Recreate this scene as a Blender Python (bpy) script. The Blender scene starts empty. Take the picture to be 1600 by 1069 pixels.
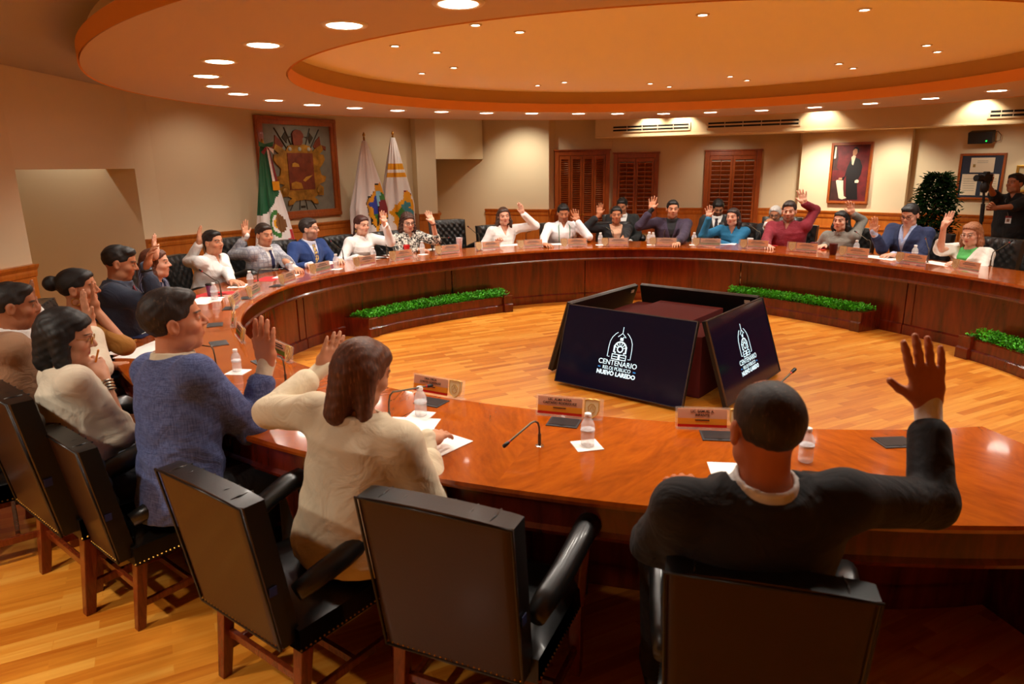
import bpy, bmesh, math, random
import numpy as np
from mathutils import Vector, Matrix
random.seed(7)
rng = np.random.default_rng(7)
scene = bpy.context.scene
COL = scene.collection
PI = math.pi
R = math.radians

# ------------------------------------------------------------------ camera
CAM_F, CAM_PITCH, CAM_ROLL, CAM_H = 1067.0, 0.252, -0.014, 1.80
_f = np.array([0, math.cos(CAM_PITCH), -math.sin(CAM_PITCH)])
_u0 = np.array([0, math.sin(CAM_PITCH), math.cos(CAM_PITCH)])
_r0 = np.array([1.0, 0, 0])
_r = math.cos(CAM_ROLL) * _r0 + math.sin(CAM_ROLL) * _u0
_u = -math.sin(CAM_ROLL) * _r0 + math.cos(CAM_ROLL) * _u0
cam_data = bpy.data.cameras.new('camera')
cam_data.sensor_width = 36.0
cam_data.lens = 36.0 * CAM_F / 1600.0
cam_data.clip_start = 0.05
cam_data.clip_end = 60
cam_data.dof.use_dof = True
cam_data.dof.focus_distance = 5.5
cam_data.dof.aperture_fstop = 4.0
cam = bpy.data.objects.new('camera', cam_data)
COL.objects.link(cam)
m = Matrix.Identity(4)
for i in range(3):
    m[i][0] = _r[i]; m[i][1] = _u[i]; m[i][2] = -_f[i]
m[0][3], m[1][3], m[2][3] = 0, 0, CAM_H
cam.matrix_world = m
scene.camera = cam

def ray(px, py):
    return _f + _r * (px - 800) / CAM_F - _u * (py - 534.5) / CAM_F

def atz(px, py, z):
    d = ray(px, py); t = (z - CAM_H) / d[2]
    return np.array([d[0] * t, d[1] * t, z])

def aty(px, py, y):
    d = ray(px, py); t = y / d[1]
    return np.array([d[0] * t, y, CAM_H + d[2] * t])

def onwall(px, py, A, B):
    """point of the picture ray on the vertical plane through plan points A and B"""
    d = ray(px, py); n = np.array([-(B[1] - A[1]), B[0] - A[0]])
    t = (A[0] * n[0] + A[1] * n[1]) / (d[0] * n[0] + d[1] * n[1])
    return np.array([d[0] * t, d[1] * t, CAM_H + d[2] * t])

# ------------------------------------------------------------------ colour management, world
scene.view_settings.view_transform = 'Standard'
scene.view_settings.look = 'None'
scene.view_settings.exposure = 1.22
scene.view_settings.gamma = 1.0
scene.view_settings.use_curve_mapping = False
world = bpy.data.worlds.new('world')
scene.world = world
world.use_nodes = True
world.node_tree.nodes['Background'].inputs[0].default_value = (1.0, 0.86, 0.70, 1)
world.node_tree.nodes['Background'].inputs[1].default_value = 0.05
try:
    scene.cycles.max_bounces = 7
    scene.cycles.diffuse_bounces = 4
    scene.cycles.glossy_bounces = 3
    scene.cycles.transmission_bounces = 6
    scene.cycles.transparent_max_bounces = 8
    scene.cycles.sample_clamp_indirect = 4.0
    scene.cycles.caustics_reflective = False
    scene.cycles.caustics_refractive = False
    scene.cycles.use_denoising = True
except Exception:
    pass

# plan of the room: everything is laid out round this centre
CX, CY = 1.28, 6.05
def polar(a, r, z=0.0, c=(CX, CY)):
    return np.array([c[0] + r * math.cos(R(a)), c[1] + r * math.sin(R(a)), z])

def spl(tab):
    """periodic smooth radius table {angle: radius}"""
    ks = sorted(tab)
    ang = np.array([ks[-1] - 360] + ks + [ks[0] + 360], float)
    val = np.array([tab[ks[-1]]] + [tab[k] for k in ks] + [tab[ks[0]]], float)
    fine = np.arange(-180, 180, 1.0)
    v = np.interp(fine, ang, val)
    ker = np.exp(-0.5 * (np.arange(-24, 25) / 9.0) ** 2); ker /= ker.sum()
    vv = np.convolve(np.concatenate([v, v, v]), ker, 'same')[360:720]
    def f(a):
        a = (a + 180) % 360
        return float(np.interp(a, np.arange(0, 361), np.append(vv, vv[0])))
    return f

TZ = 0.73   # table top height
R_IN = spl({-163: 3.47, -148: 3.45, -136: 3.38, -122: 3.36, -111: 3.32, -100: 3.33, -90: 3.40, -79: 3.50, -50: 3.45, -20: 3.35,
            -3: 3.2, 6: 3.05, 22: 2.92, 40: 2.90, 55: 3.02, 67: 3.10, 90: 3.06, 105: 3.0, 130: 2.98, 145: 3.1, 158: 3.28, 175: 3.44})
TW = 0.79
def R_OUT(a):
    return R_IN(a) + TW
R_SO = spl({-134: 4.02, -100: 4.0, -155: 4.15, -167: 4.3, 180: 4.5, 165: 4.5, 150: 4.6, 120: 4.5, 90: 4.5, 60: 4.5, 30: 4.5, 0: 4.4, -40: 4.2, -70: 4.1})

# ------------------------------------------------------------------ lamps that light the room
def spot(name, loc, energy, size=R(120), blend=0.8, rad=0.07, color=(1, 0.93, 0.82), aim=None):
    l = bpy.data.lights.new(name, 'SPOT'); l.energy = energy; l.spot_size = size; l.spot_blend = blend
    l.shadow_soft_size = rad; l.color = color
    o = bpy.data.objects.new(name, l); COL.objects.link(o); o.location = loc
    if aim is not None:
        o.rotation_euler = (Vector(aim) - Vector(loc)).to_track_quat('-Z', 'Y').to_euler()
    return o

RING_Z = 2.45
DL_PX = [(716, 4), (538, 38), (411, 69), (343, 95), (322, 118), (340, 134), (372, 146), (428, 156), (488, 163), (554, 168),
         (621, 172), (690, 174), (760, 176), (831, 176.5), (904, 177), (965, 177), (1037, 177), (1110, 175), (1190, 172),
         (1273, 167), (1360, 161), (1454, 153), (1558, 141)]
DL_POS = [atz(x, y, RING_Z) for x, y in DL_PX]
DL_POS += [polar(a, 3.5, RING_Z) for a in (3, -9, -21, -33, -45, -57, -69, -81, -93, -105)]
DL_ENERGY = 30.0
for i, p in enumerate(DL_POS):
    spot('downlight_lamp', (p[0], p[1], RING_Z - 0.012), DL_ENERGY, R(150), 0.9, 0.09, (1, 0.925, 0.81))

# ------------------------------------------------------------------ materials
MATS = {}
def srgb(c):
    return tuple((x / 255.0 / 12.92) if x / 255.0 <= 0.04045 else ((x / 255.0 + 0.055) / 1.055) ** 2.4 for x in c) + (1.0,)

class NT:
    def __init__(s, name):
        s.m = bpy.data.materials.new(name); s.m.use_nodes = True; s.t = s.m.node_tree
        s.b = s.t.nodes['Principled BSDF']
    def n(s, typ, **kw):
        nd = s.t.nodes.new(typ)
        for k, v in kw.items():
            if k.startswith('_'): setattr(nd, k[1:], v)
            else:
                nd.inputs[k.replace('__', ' ')].default_value = v
        return nd
    def l(s, a, ao, b, bi):
        s.t.links.new(a.outputs[ao], b.inputs[bi])
    def math(s, op, a, b=None, **kw):
        nd = s.t.nodes.new('ShaderNodeMath'); nd.operation = op
        for i, v in enumerate((a, b)):
            if v is None: continue
            if isinstance(v, (int, float)): nd.inputs[i].default_value = v
            else: s.t.links.new(v[0].outputs[v[1]], nd.inputs[i])
        return nd
    def ramp(s, src, out, stops):
        r = s.t.nodes.new('ShaderNodeValToRGB')
        e = r.color_ramp.elements
        while len(e) < len(stops): e.new(0.5)
        for i, (p, c) in enumerate(stops): e[i].position = p; e[i].color = c
        s.t.links.new(src.outputs[out], r.inputs[0]); return r
    def bump(s, src, out, strength=0.2, dist=0.01):
        b = s.t.nodes.new('ShaderNodeBump'); b.inputs['Strength'].default_value = strength; b.inputs['Distance'].default_value = dist
        s.t.links.new(src.outputs[out], b.inputs['Height']); s.t.links.new(b.outputs[0], s.b.inputs['Normal']); return b

def mat(name, rgb, rough=0.6, metal=0.0, spec=0.5, coat=0.0, bump=None, var=0.0, emit=None, sheen=0.0, alpha=None, trans=0.0, ior=1.45, transl=0.0):
    if name in MATS: return MATS[name]
    k = NT(name); b = k.b
    c = srgb(rgb)
    b.inputs['Base Color'].default_value = c
    b.inputs['Roughness'].default_value = rough
    b.inputs['Metallic'].default_value = metal
    b.inputs['Specular IOR Level'].default_value = spec
    b.inputs['Coat Weight'].default_value = coat
    b.inputs['Coat Roughness'].default_value = 0.08
    b.inputs['Sheen Weight'].default_value = sheen
    b.inputs['Transmission Weight'].default_value = trans
    b.inputs['IOR'].default_value = ior
    if alpha is not None: b.inputs['Alpha'].default_value = alpha
    if emit:
        b.inputs['Emission Color'].default_value = srgb(emit[0]); b.inputs['Emission Strength'].default_value = emit[1]
    tc = k.n('ShaderNodeTexCoord')
    if var > 0:
        nz = k.n('ShaderNodeTexNoise', Scale=9.0, Detail=5.0); k.l(tc, 'Object', nz, 'Vector')
        dk = tuple(x * (1 - var) for x in c[:3]) + (1,); lt = tuple(min(1, x * (1 + var)) for x in c[:3]) + (1,)
        rp = k.ramp(nz, 'Fac', [(0.3, dk), (0.7, lt)]); k.l(rp, 0, b, 'Base Color')
    if bump:
        nz = k.n('ShaderNodeTexNoise', Scale=bump[0], Detail=4.0); k.l(tc, 'Object', nz, 'Vector'); k.bump(nz, 'Fac', bump[1], bump[2] if len(bump) > 2 else 0.004)
    if transl:
        t_ = k.n('ShaderNodeBsdfTranslucent', Color=c); mx_ = k.n('ShaderNodeMixShader', Fac=transl); k.l(b, 0, mx_, 1); k.l(t_, 0, mx_, 2); k.l(mx_, 0, k.t.nodes['Material Output'], 'Surface')
    MATS[name] = k.m; return k.m

def m_wood(name, dark, light, scale=(1, 1, 1), rough=0.35, coat=0.0, polar_grain=False, nscale=6.0, bump=0.0):
    """stretched, distorted noise grain; polar_grain lets it run across the ring of the table"""
    if name in MATS: return MATS[name]
    k = NT(name); tc = k.n('ShaderNodeTexCoord'); b = k.b
    if polar_grain:
        sep = k.n('ShaderNodeSeparateXYZ'); k.l(tc, 'Object', sep, 0)
        X = k.math('SUBTRACT', (sep, 0), CX); Y = k.math('SUBTRACT', (sep, 1), CY)
        at = k.math('ARCTAN2', (Y, 0), (X, 0))
        rr = k.math('SQRT', (k.math('ADD', (k.math('MULTIPLY', (X, 0), (X, 0)), 0), (k.math('MULTIPLY', (Y, 0), (Y, 0)), 0)), 0))
        # sector-wise mirrored figure (book-matched veneer leaves)
        seg = k.math('MULTIPLY', (at, 0), 4.2)
        ping = k.math('PINGPONG', (seg, 0), 1.0)
        cid = k.math('FLOOR', (k.math('MULTIPLY', (seg, 0), 0.5), 0))
        sh = k.math('ADD', (k.math('MULTIPLY', (ping, 0), 1.3), 0), (k.math('MULTIPLY', (rr, 0), 0.9), 0))
        cmb = k.n('ShaderNodeCombineXYZ')
        k.t.links.new(k.math('MULTIPLY', (sh, 0), scale[0]).outputs[0], cmb.inputs[0])
        k.t.links.new(k.math('MULTIPLY', (k.math('SUBTRACT', (k.math('MULTIPLY', (ping, 0), 0.7), 0), (rr, 0)), 0), scale[1]).outputs[0], cmb.inputs[1])
        k.t.links.new(k.math('MULTIPLY', (cid, 0), 3.7).outputs[0], cmb.inputs[2])
        vec = (cmb, 0)
    else:
        mp = k.n('ShaderNodeMapping', Scale=scale); k.l(tc, 'Object', mp, 0); vec = (mp, 0)
    nz = k.n('ShaderNodeTexNoise', Scale=nscale, Detail=7.0, Roughness=0.6, Distortion=0.9)
    k.l(vec[0], vec[1], nz, 'Vector')
    n2 = k.n('ShaderNodeTexNoise', Scale=nscale * 5, Detail=3.0); k.l(vec[0], vec[1], n2, 'Vector')
    mx = k.math('ADD', (k.math('MULTIPLY', (nz, 'Fac'), 0.75), 0), (k.math('MULTIPLY', (n2, 'Fac'), 0.25), 0))
    d, l = srgb(dark), srgb(light); mid = tuple((a + c) / 2 for a, c in zip(d, l))
    rp = k.ramp(mx, 0, [(0.32, d), (0.5, mid), (0.68, l)])
    k.l(rp, 0, b, 'Base Color')
    b.inputs['Roughness'].default_value = rough; b.inputs['Coat Weight'].default_value = coat; b.inputs['Coat Roughness'].default_value = 0.05
    if bump: k.bump(n2, 'Fac', bump, 0.002)
    MATS[name] = k.m; return k.m

def m_floor():
    k = NT('oak_parquet'); tc = k.n('ShaderNodeTexCoord')
    mp = k.n('ShaderNodeMapping', Rotation=(0, 0, R(-27))); k.l(tc, 'Object', mp, 0)
    br = k.n('ShaderNodeTexBrick', Scale=1.0, Mortar__Size=0.0012, Mortar__Smooth=0.3, Brick__Width=0.42, Row__Height=0.062, Bias=0.0)
    br.offset = 0.37; br.inputs['Color1'].default_value = (0.0, 0.0, 0.0, 1); br.inputs['Color2'].default_value = (1, 1, 1, 1)
    br.inputs['Mortar'].default_value = (0.45, 0.45, 0.45, 1)
    k.l(mp, 0, br, 'Vector')
    m2 = k.n('ShaderNodeMapping', Scale=(2.0, 26.0, 1.0)); k.l(mp, 0, m2, 0)
    ad = k.n('ShaderNodeVectorMath', _operation='ADD'); k.l(m2, 0, ad, 0)
    sc = k.n('ShaderNodeVectorMath', _operation='SCALE'); k.l(br, 'Color', sc, 0); sc.inputs['Scale'].default_value = 17.0
    k.l(sc, 0, ad, 1)
    nz = k.n('ShaderNodeTexNoise', Scale=1.3, Detail=6.0, Distortion=0.6); k.l(ad, 0, nz, 'Vector')
    n3 = k.n('ShaderNodeTexNoise', Scale=0.7, Detail=2.0); k.l(mp, 0, n3, 'Vector')
    a = k.math('MULTIPLY', (nz, 'Fac'), 0.5)
    bw = k.n('ShaderNodeRGBToBW'); k.l(br, 'Color', bw, 0)
    c = k.math('ADD', (a, 0), (k.math('MULTIPLY', (bw, 0), 0.36), 0))
    c = k.math('ADD', (c, 0), (k.math('MULTIPLY', (n3, 'Fac'), 0.2), 0))
    rp = k.ramp(c, 0, [(0.28, srgb((190, 104, 22))), (0.52, srgb((222, 140, 42))), (0.78, srgb((240, 174, 74)))])
    k.l(rp, 0, k.b, 'Base Color')
    k.b.inputs['Roughness'].default_value = 0.34; k.b.inputs['Coat Weight'].default_value = 0.25; k.b.inputs['Coat Roughness'].default_value = 0.18
    k.bump(br, 'Fac', 0.15, -0.002)
    MATS['floor'] = k.m; return k.m

M_FLOOR = m_floor()
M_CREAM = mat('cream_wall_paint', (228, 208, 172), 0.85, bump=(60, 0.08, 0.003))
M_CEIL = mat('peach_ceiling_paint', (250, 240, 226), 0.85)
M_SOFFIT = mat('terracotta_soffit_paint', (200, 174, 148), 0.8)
M_FASCIA = mat('orange_fascia_paint', (230, 158, 84), 0.8)
M_STEP = mat('ochre_cove_paint', (206, 170, 108), 0.8)
M_BEAM = mat('beam_paint', (236, 210, 168), 0.8)
M_TOP = m_wood('mahogany_veneer_top', (134, 54, 6), (176, 84, 12), (3.2, 1.1, 1), 0.16, 0.5, True, 2.2)
M_MAH = m_wood('mahogany_dark', (66, 16, 6), (112, 34, 12), (3, 3, 0.7), 0.22, 0.35, False, 3.0)
M_MAHP = m_wood('mahogany_panel', (54, 12, 4), (128, 40, 14), (2.4, 2.4, 0.35), 0.2, 0.4, False, 2.2)
M_WAIN = m_wood('honey_oak_wainscot', (176, 92, 28), (208, 122, 44), (5, 5, 0.6), 0.35, 0.15, False, 3.0)
M_SHUT = m_wood('cherry_shutter', (134, 58, 20), (176, 88, 34), (5, 5, 0.6), 0.3, 0.2, False, 3.0)
M_FRAME = m_wood('picture_frame_wood', (140, 66, 22), (178, 90, 34), (6, 6, 2), 0.3, 0.2)
M_LEG = m_wood('chair_leg_wood', (84, 28, 10), (128, 52, 20), (6, 6, 1), 0.25, 0.3)
M_LEATH = mat('black_leather', (20, 19, 18), 0.33, spec=0.55, bump=(140, 0.12, 0.002), coat=0.12)
M_LEATHB = mat('brown_leather_floor_reflection', (50, 26, 11), 0.40, spec=0.35, bump=(110, 0.14, 0.002), coat=0.10)  # dark brown leather, its colour warmed to carry the orange floor reflection
M_BRASS = mat('brass', (190, 140, 60), 0.3, 1.0)
M_CHROME = mat('chrome', (200, 200, 200), 0.15, 1.0)
M_MIC = mat('gunmetal', (96, 88, 74), 0.35, 0.7)
M_BLACK = mat('black_plastic', (18, 18, 19), 0.4)
M_GREYP = mat('grey_plastic', (58, 58, 60), 0.5)
M_WHITE = mat('white_paper', (245, 243, 238), 0.7)
M_WHITEP = mat('white_plastic', (238, 238, 236), 0.35)
M_RED = mat('red_plastic', (190, 24, 22), 0.4)
M_ACRYL = mat('clear_acrylic', (250, 245, 238), 0.08, alpha=0.16)
M_WATER = mat('clear_bottle_plastic', (244, 246, 248), 0.06, alpha=0.34)
M_LAMP = mat('lit_lamp_disc', (255, 255, 255), 0.5, emit=((255, 246, 232), 9.0))
M_TRIMW = mat('lamp_trim_white', (222, 206, 186), 0.5)
M_MAROON = mat('maroon_cloth', (98, 30, 30), 0.85, bump=(200, 0.2, 0.002))
M_SCREEN = mat('lit_navy_screen', (5, 6, 12), 0.10, emit=((7, 9, 24), 0.35))
M_LOGO = mat('lit_logo_pale', (190, 222, 232), 0.4, emit=((190, 226, 238), 0.42))
M_LOGOB = mat('lit_logo_blue', (50, 130, 200), 0.4, emit=((50, 130, 200), 0.42))
M_GRASS = mat('artificial_leaf_green', (70, 172, 14), 0.5, var=0.45)
M_LEAFD = mat('dark_ficus_leaf', (20, 44, 14), 0.85, spec=0.08, var=0.5)
M_BARK = mat('bark', (84, 62, 40), 0.8, bump=(40, 0.5))
M_GOLD = mat('gilt', (196, 150, 62), 0.35, 0.6)
M_DKSLOT = mat('vent_slot_black', (8, 8, 8), 0.6)

# ------------------------------------------------------------------ mesh helpers
class MB:
    """collects geometry of ONE mesh"""
    def __init__(s): s.v = []; s.f = []; s.mi = []
    def add(s, V, F, mi=0):
        o = len(s.v); s.v += [tuple(float(c) for c in p) for p in V]
        for f in F: s.f.append([i + o for i in f]); s.mi.append(mi)
        return s
    def box(s, c, d, rot=None, mi=0, taper=1.0):
        x, y, z = d[0] / 2, d[1] / 2, d[2] / 2
        P = [(-x * taper, -y * taper, -z), (x * taper, -y * taper, -z), (x * taper, y * taper, -z), (-x * taper, y * taper, -z), (-x, -y, z), (x, -y, z), (x, y, z), (-x, y, z)]
        if rot is not None: P = [tuple(rot @ Vector(p)) for p in P]
        P = [(p[0] + c[0], p[1] + c[1], p[2] + c[2]) for p in P]
        return s.add(P, [(0, 3, 2, 1), (4, 5, 6, 7), (0, 1, 5, 4), (1, 2, 6, 5), (2, 3, 7, 6), (3, 0, 4, 7)], mi)
    def beam(s, a, b, w, h, up=(0, 0, 1), mi=0):
        a, b = Vector(a), Vector(b); d = b - a; L = d.length; d.normalize()
        x = d.cross(Vector(up)); x = Vector((1, 0, 0)) if x.length < 1e-5 else x.normalized(); y = x.cross(d)
        m = Matrix((x, y, d)).transposed()
        return s.box((a + b) / 2, (w, h, L), m, mi)
    def tube(s, pts, rad, n=8, mi=0, cap=True):
        pts = [Vector(p) for p in pts]; N = len(pts)
        rad = [rad] * N if isinstance(rad, (int, float)) else rad
        V = []; prev = None
        for i, p in enumerate(pts):
            t = (pts[min(i + 1, N - 1)] - pts[max(i - 1, 0)]).normalized()
            if prev is None:
                a = Vector((0, 0, 1)) if abs(t.z) < 0.9 else Vector((1, 0, 0)); x = t.cross(a).normalized()
            else:
                x = (prev - t * prev.dot(t)).normalized()
            prev = x; y = t.cross(x)
            for k in range(n):
                an = 2 * PI * k / n; V.append(p + (x * math.cos(an) + y * math.sin(an)) * rad[i])
        F = [(i * n + k, i * n + (k + 1) % n, (i + 1) * n + (k + 1) % n, (i + 1) * n + k) for i in range(N - 1) for k in range(n)]
        if cap: F += [tuple(range(n - 1, -1, -1)), tuple((N - 1) * n + k for k in range(n))]
        return s.add(V, F, mi)
    def lathe(s, prof, n=20, c=(0, 0, 0), rot=None, mi=0):
        V = []
        for r_, z in prof:
            for k in range(n):
                a = 2 * PI * k / n; p = Vector((r_ * math.cos(a), r_ * math.sin(a), z))
                if rot is not None: p = rot @ p
                V.append((p[0] + c[0], p[1] + c[1], p[2] + c[2]))
        N = len(prof)
        F = [(i * n + k, i * n + (k + 1) % n, (i + 1) * n + (k + 1) % n, (i + 1) * n + k) for i in range(N - 1) for k in range(n)]
        F += [tuple(range(n - 1, -1, -1)), tuple((N - 1) * n + k for k in range(n))]
        return s.add(V, F, mi)
    def prism(s, poly, z0, z1, mi=0):
        n = len(poly)
        V = [(p[0], p[1], z0) for p in poly] + [(p[0], p[1], z1) for p in poly]
        F = [tuple(range(n - 1, -1, -1)), tuple(range(n, 2 * n))] + [(i, (i + 1) % n, n + (i + 1) % n, n + i) for i in range(n)]
        return s.add(V, F, mi)
    def sweep(s, path, prof, closed=False, mi=0, caps=True):
        """path: list of (x,y,nx,ny); prof: closed list of (offset along normal, z)"""
        k = len(prof); V = []
        for (x, y, nx, ny) in path:
            for (o, z) in prof: V.append((x + nx * o, y + ny * o, z))
        N = len(path); F = []
        for i in range(N if closed else N - 1):
            j = (i + 1) % N
            for q in range(k):
                F.append((i * k + q, j * k + q, j * k + (q + 1) % k, i * k + (q + 1) % k))
        if not closed and caps:
            F += [tuple(range(k)), tuple((N - 1) * k + q for q in range(k - 1, -1, -1))]
        return s.add(V, F, mi)
    def build(s, name, mats, parent=None, smooth=None, bevel=0.0, loc=None):
        me = bpy.data.meshes.new(name)
        me.from_pydata(s.v, [], s.f)
        mats = mats if isinstance(mats, (list, tuple)) else [mats]
        for mm in mats: me.materials.append(mm)
        if len(mats) > 1: me.polygons.foreach_set('material_index', s.mi)
        bm = bmesh.new(); bm.from_mesh(me)
        bmesh.ops.recalc_face_normals(bm, faces=bm.faces)
        if bevel > 0:
            es = [e for e in bm.edges if len(e.link_faces) == 2 and e.calc_face_angle(0) > R(35)]
            bmesh.ops.bevel(bm, geom=es, offset=bevel, segments=2, affect='EDGES', profile=0.6, clamp_overlap=True)
        bm.to_mesh(me); bm.free()
        if smooth is not None:
            me.polygons.foreach_set('use_smooth', [True] * len(me.polygons))
            if smooth < 180:
                try: me.set_sharp_from_angle(angle=R(smooth))
                except Exception: pass
        o = bpy.data.objects.new(name, me); COL.objects.link(o)
        if parent is not None: o.parent = parent
        if loc is not None: o.location = loc
        return o

def tag(o, label, cat=None, group=None, kind=None):
    if label: o['label'] = label
    if cat: o['category'] = cat
    if group: o['group'] = group
    if kind: o['kind'] = kind
    return o
def empty(name, loc=(0, 0, 0), rz=0.0, label=None, cat=None, group=None):
    o = bpy.data.objects.new(name, None); COL.objects.link(o); o.location = loc; o.rotation_euler = (0, 0, rz)
    o.empty_display_size = 0.1
    if label: tag(o, label, cat, group)
    return o
def struct(o): o['kind'] = 'structure'; return o
def copy_tree(o, parent=None):
    c = o.copy(); COL.objects.link(c); c.parent = parent
    for ch in o.children: copy_tree(ch, c)
    return c
def place(proto, used, loc, rz, label, group=None):
    o = proto if not used else copy_tree(proto)
    o.location = loc; o.rotation_euler = (0, 0, rz)
    o['label'] = label
    if group: o['group'] = group
    return o
def text_mesh(name, body, size, mt, parent=None, mw=None, extrude=0.0008, align='CENTER', sx=1.0, bold=0.0, shear=0.0):
    cu = bpy.data.curves.new(name, 'FONT'); cu.body = body; cu.size = size; cu.extrude = extrude
    cu.align_x = align; cu.align_y = 'CENTER'; cu.offset = bold; cu.shear = shear; cu.resolution_u = 3
    ob = bpy.data.objects.new(name, cu); COL.objects.link(ob)
    dg = bpy.context.evaluated_depsgraph_get(); me = bpy.data.meshes.new_from_object(ob.evaluated_get(dg))
    bpy.data.objects.remove(ob)
    if sx != 1.0:
        for v in me.vertices: v.co.x *= sx
    me.materials.clear(); me.materials.append(mt)
    o = bpy.data.objects.new(name, me); COL.objects.link(o)
    if parent is not None: o.parent = parent
    if mw is not None: o.matrix_local = mw
    return o
# ------------------------------------------------------------------ floor
fb = MB(); fb.prism([(-6.2, -2.6), (7.8, -2.6), (7.8, 14.0), (-6.2, 14.0)], -0.08, 0.0)
struct(fb.build('floor', M_FLOOR))

# ------------------------------------------------------------------ walls (plan polyline, room side on the right when walking)
CEIL = 2.64
def wall_slab(name, A, B, z0, z1, th=0.12, mt=None):
    """vertical slab; front face on line A-B, thickness away from the room centre"""
    A = np.array(A[:2], float); B = np.array(B[:2], float); d = (B - A) / np.linalg.norm(B - A); n = np.array([-d[1], d[0]])
    if np.dot(n, np.array([CX, CY]) - A) > 0: n = -n
    m_ = MB(); m_.prism([A, B, B + n * th, A + n * th], z0, z1)
    return struct(m_.build(name, mt or M_CREAM))

LP0, LP1 = (-4.40, 2.6), (-4.03, 5.75)          # left pier
P2A, P2B = (-4.10, 7.72), (-4.02, 8.00)         # slim pier after the left alcove
LW1 = (-1.53, 11.63)                            # end of the crest wall
PA0, PA1 = (-1.50, 11.40), (-1.20, 11.52)       # pier left of far alcove
W1A, W1B = (-0.44, 12.62), (0.68, 12.18)        # wall with the shadow
W2A, W2B = (0.80, 12.34), (1.80, 12.42)         # louvred closet wall
W3A, W3B = (1.80, 12.42), (4.78, 11.62)         # shutter wall
W4A, W4B = (4.62, 11.18), (5.73, 10.10)         # portrait wall
W5A, W5B = (5.85, 10.28), (7.62, 8.30)          # certificates wall

wall_slab('wall_left', (-4.9, -2.6), LP0, 0, CEIL)
wall_slab('wall_left_pier', LP0, LP1, 0, CEIL, 0.5)
# alcove behind the left pier
A1, A2 = (-4.75, 5.75), (-4.85, 7.95)
wall_slab('wall_left_alcove', (-5.65, 4.6), (-5.75, 8.4), 0, CEIL, 0.12)
wall_slab('wall_left_alcove_side', (-5.7, 5.15), (-4.5, 5.4), 0, CEIL, 0.1)
a = MB(); a.prism([LP1, P2A, (-4.42, 7.74), (-4.35, 5.72)], 1.83, CEIL); struct(a.build('wall_left_header', M_CREAM))
a = MB(); a.prism([P2A, P2B, (-4.45, 8.35), (-5.76, 8.35), (-5.76, 7.72)], 0, CEIL); struct(a.build('wall_left_slim_pier', M_CREAM))
wall_slab('wall_crest', P2B, LW1, 0, CEIL, 0.14)
a = MB(); a.prism([PA0, PA1, (-1.42, 12.95), (-1.75, 12.9), (-1.70, 11.7)], 0, CEIL); struct(a.build('wall_far_pier', M_CREAM))
a = MB(); a.prism([(-1.20, 11.53), (-0.47, 12.60), (-0.60, 12.70), (-1.30, 11.60)], 1.93, CEIL); struct(a.build('wall_far_header', M_CREAM))
wall_slab('wall_far_white', (-1.45, 13.02), W1B, 0, CEIL, 0.12)
wall_slab('wall_far_return', (0.68, 12.18), W2A, 0, CEIL, 0.05)
wall_slab('wall_closet', W2A, W2B, 0, CEIL, 0.12)
wall_slab('wall_shutters', W3A, W3B, 0, CEIL, 0.14)
a = MB(); a.prism([W4A, W4B, (5.93, 10.35), (4.86, 11.60), (4.76, 11.62)], 0, CEIL); struct(a.build('wall_portrait', M_CREAM))
wall_slab('wall_right_certificates', W5A, W5B, 0, CEIL, 0.14)
wall_slab('wall_right', (7.62, 8.3), (7.75, -2.6), 0, CEIL)
wall_slab('wall_behind_camera', (-4.9, -2.45), (7.75, -2.45), 0, CEIL)

# ------------------------------------------------------------------ ceiling: main, ring soffit, cove, raised disc
CC = (1.32, 6.06); R_SI = 3.03; NSEG = 144
ang = [360.0 * i / NSEG for i in range(NSEG)]
m_ = MB(); V = []; F = []
outer_sq = []
for a_ in ang:
    c_, s_ = math.cos(R(a_)), math.sin(R(a_))
    t = 1e9
    for lim, comp, o in ((7.8, c_, CC[0]), (-6.2, c_, CC[0]), (14.0, s_, CC[1]), (-2.6, s_, CC[1])):
        if abs(comp) > 1e-6:
            tt = (lim - o) / comp
            if tt > 0: t = min(t, tt)
    V.append((CC[0] + (R_SI + 0.14) * c_, CC[1] + (R_SI + 0.14) * s_, CEIL)); outer_sq.append((CC[0] + t * c_, CC[1] + t * s_, CEIL))
V += outer_sq
V += [(x, y, CEIL + 0.1) for x, y, z in V]
n = NSEG
for i in range(n):
    j = (i + 1) % n
    F += [(i, j, n + j, n + i), (2 * n + i, 3 * n + i, 3 * n + j, 2 * n + j), (i, 2 * n + i, 2 * n + j, j)]
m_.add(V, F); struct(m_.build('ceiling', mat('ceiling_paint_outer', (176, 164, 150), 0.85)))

def ringpath(rf, a0=0, a1=360, step=2.5, c=(CX, CY)):
    out = []; a_ = a0
    while a_ < a1 - 1e-6:
        r_ = rf(a_) if callable(rf) else rf
        out.append((c[0] + r_ * math.cos(R(a_)), c[1] + r_ * math.sin(R(a_)), math.cos(R(a_)), math.sin(R(a_)))); a_ += step
    return out
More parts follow.
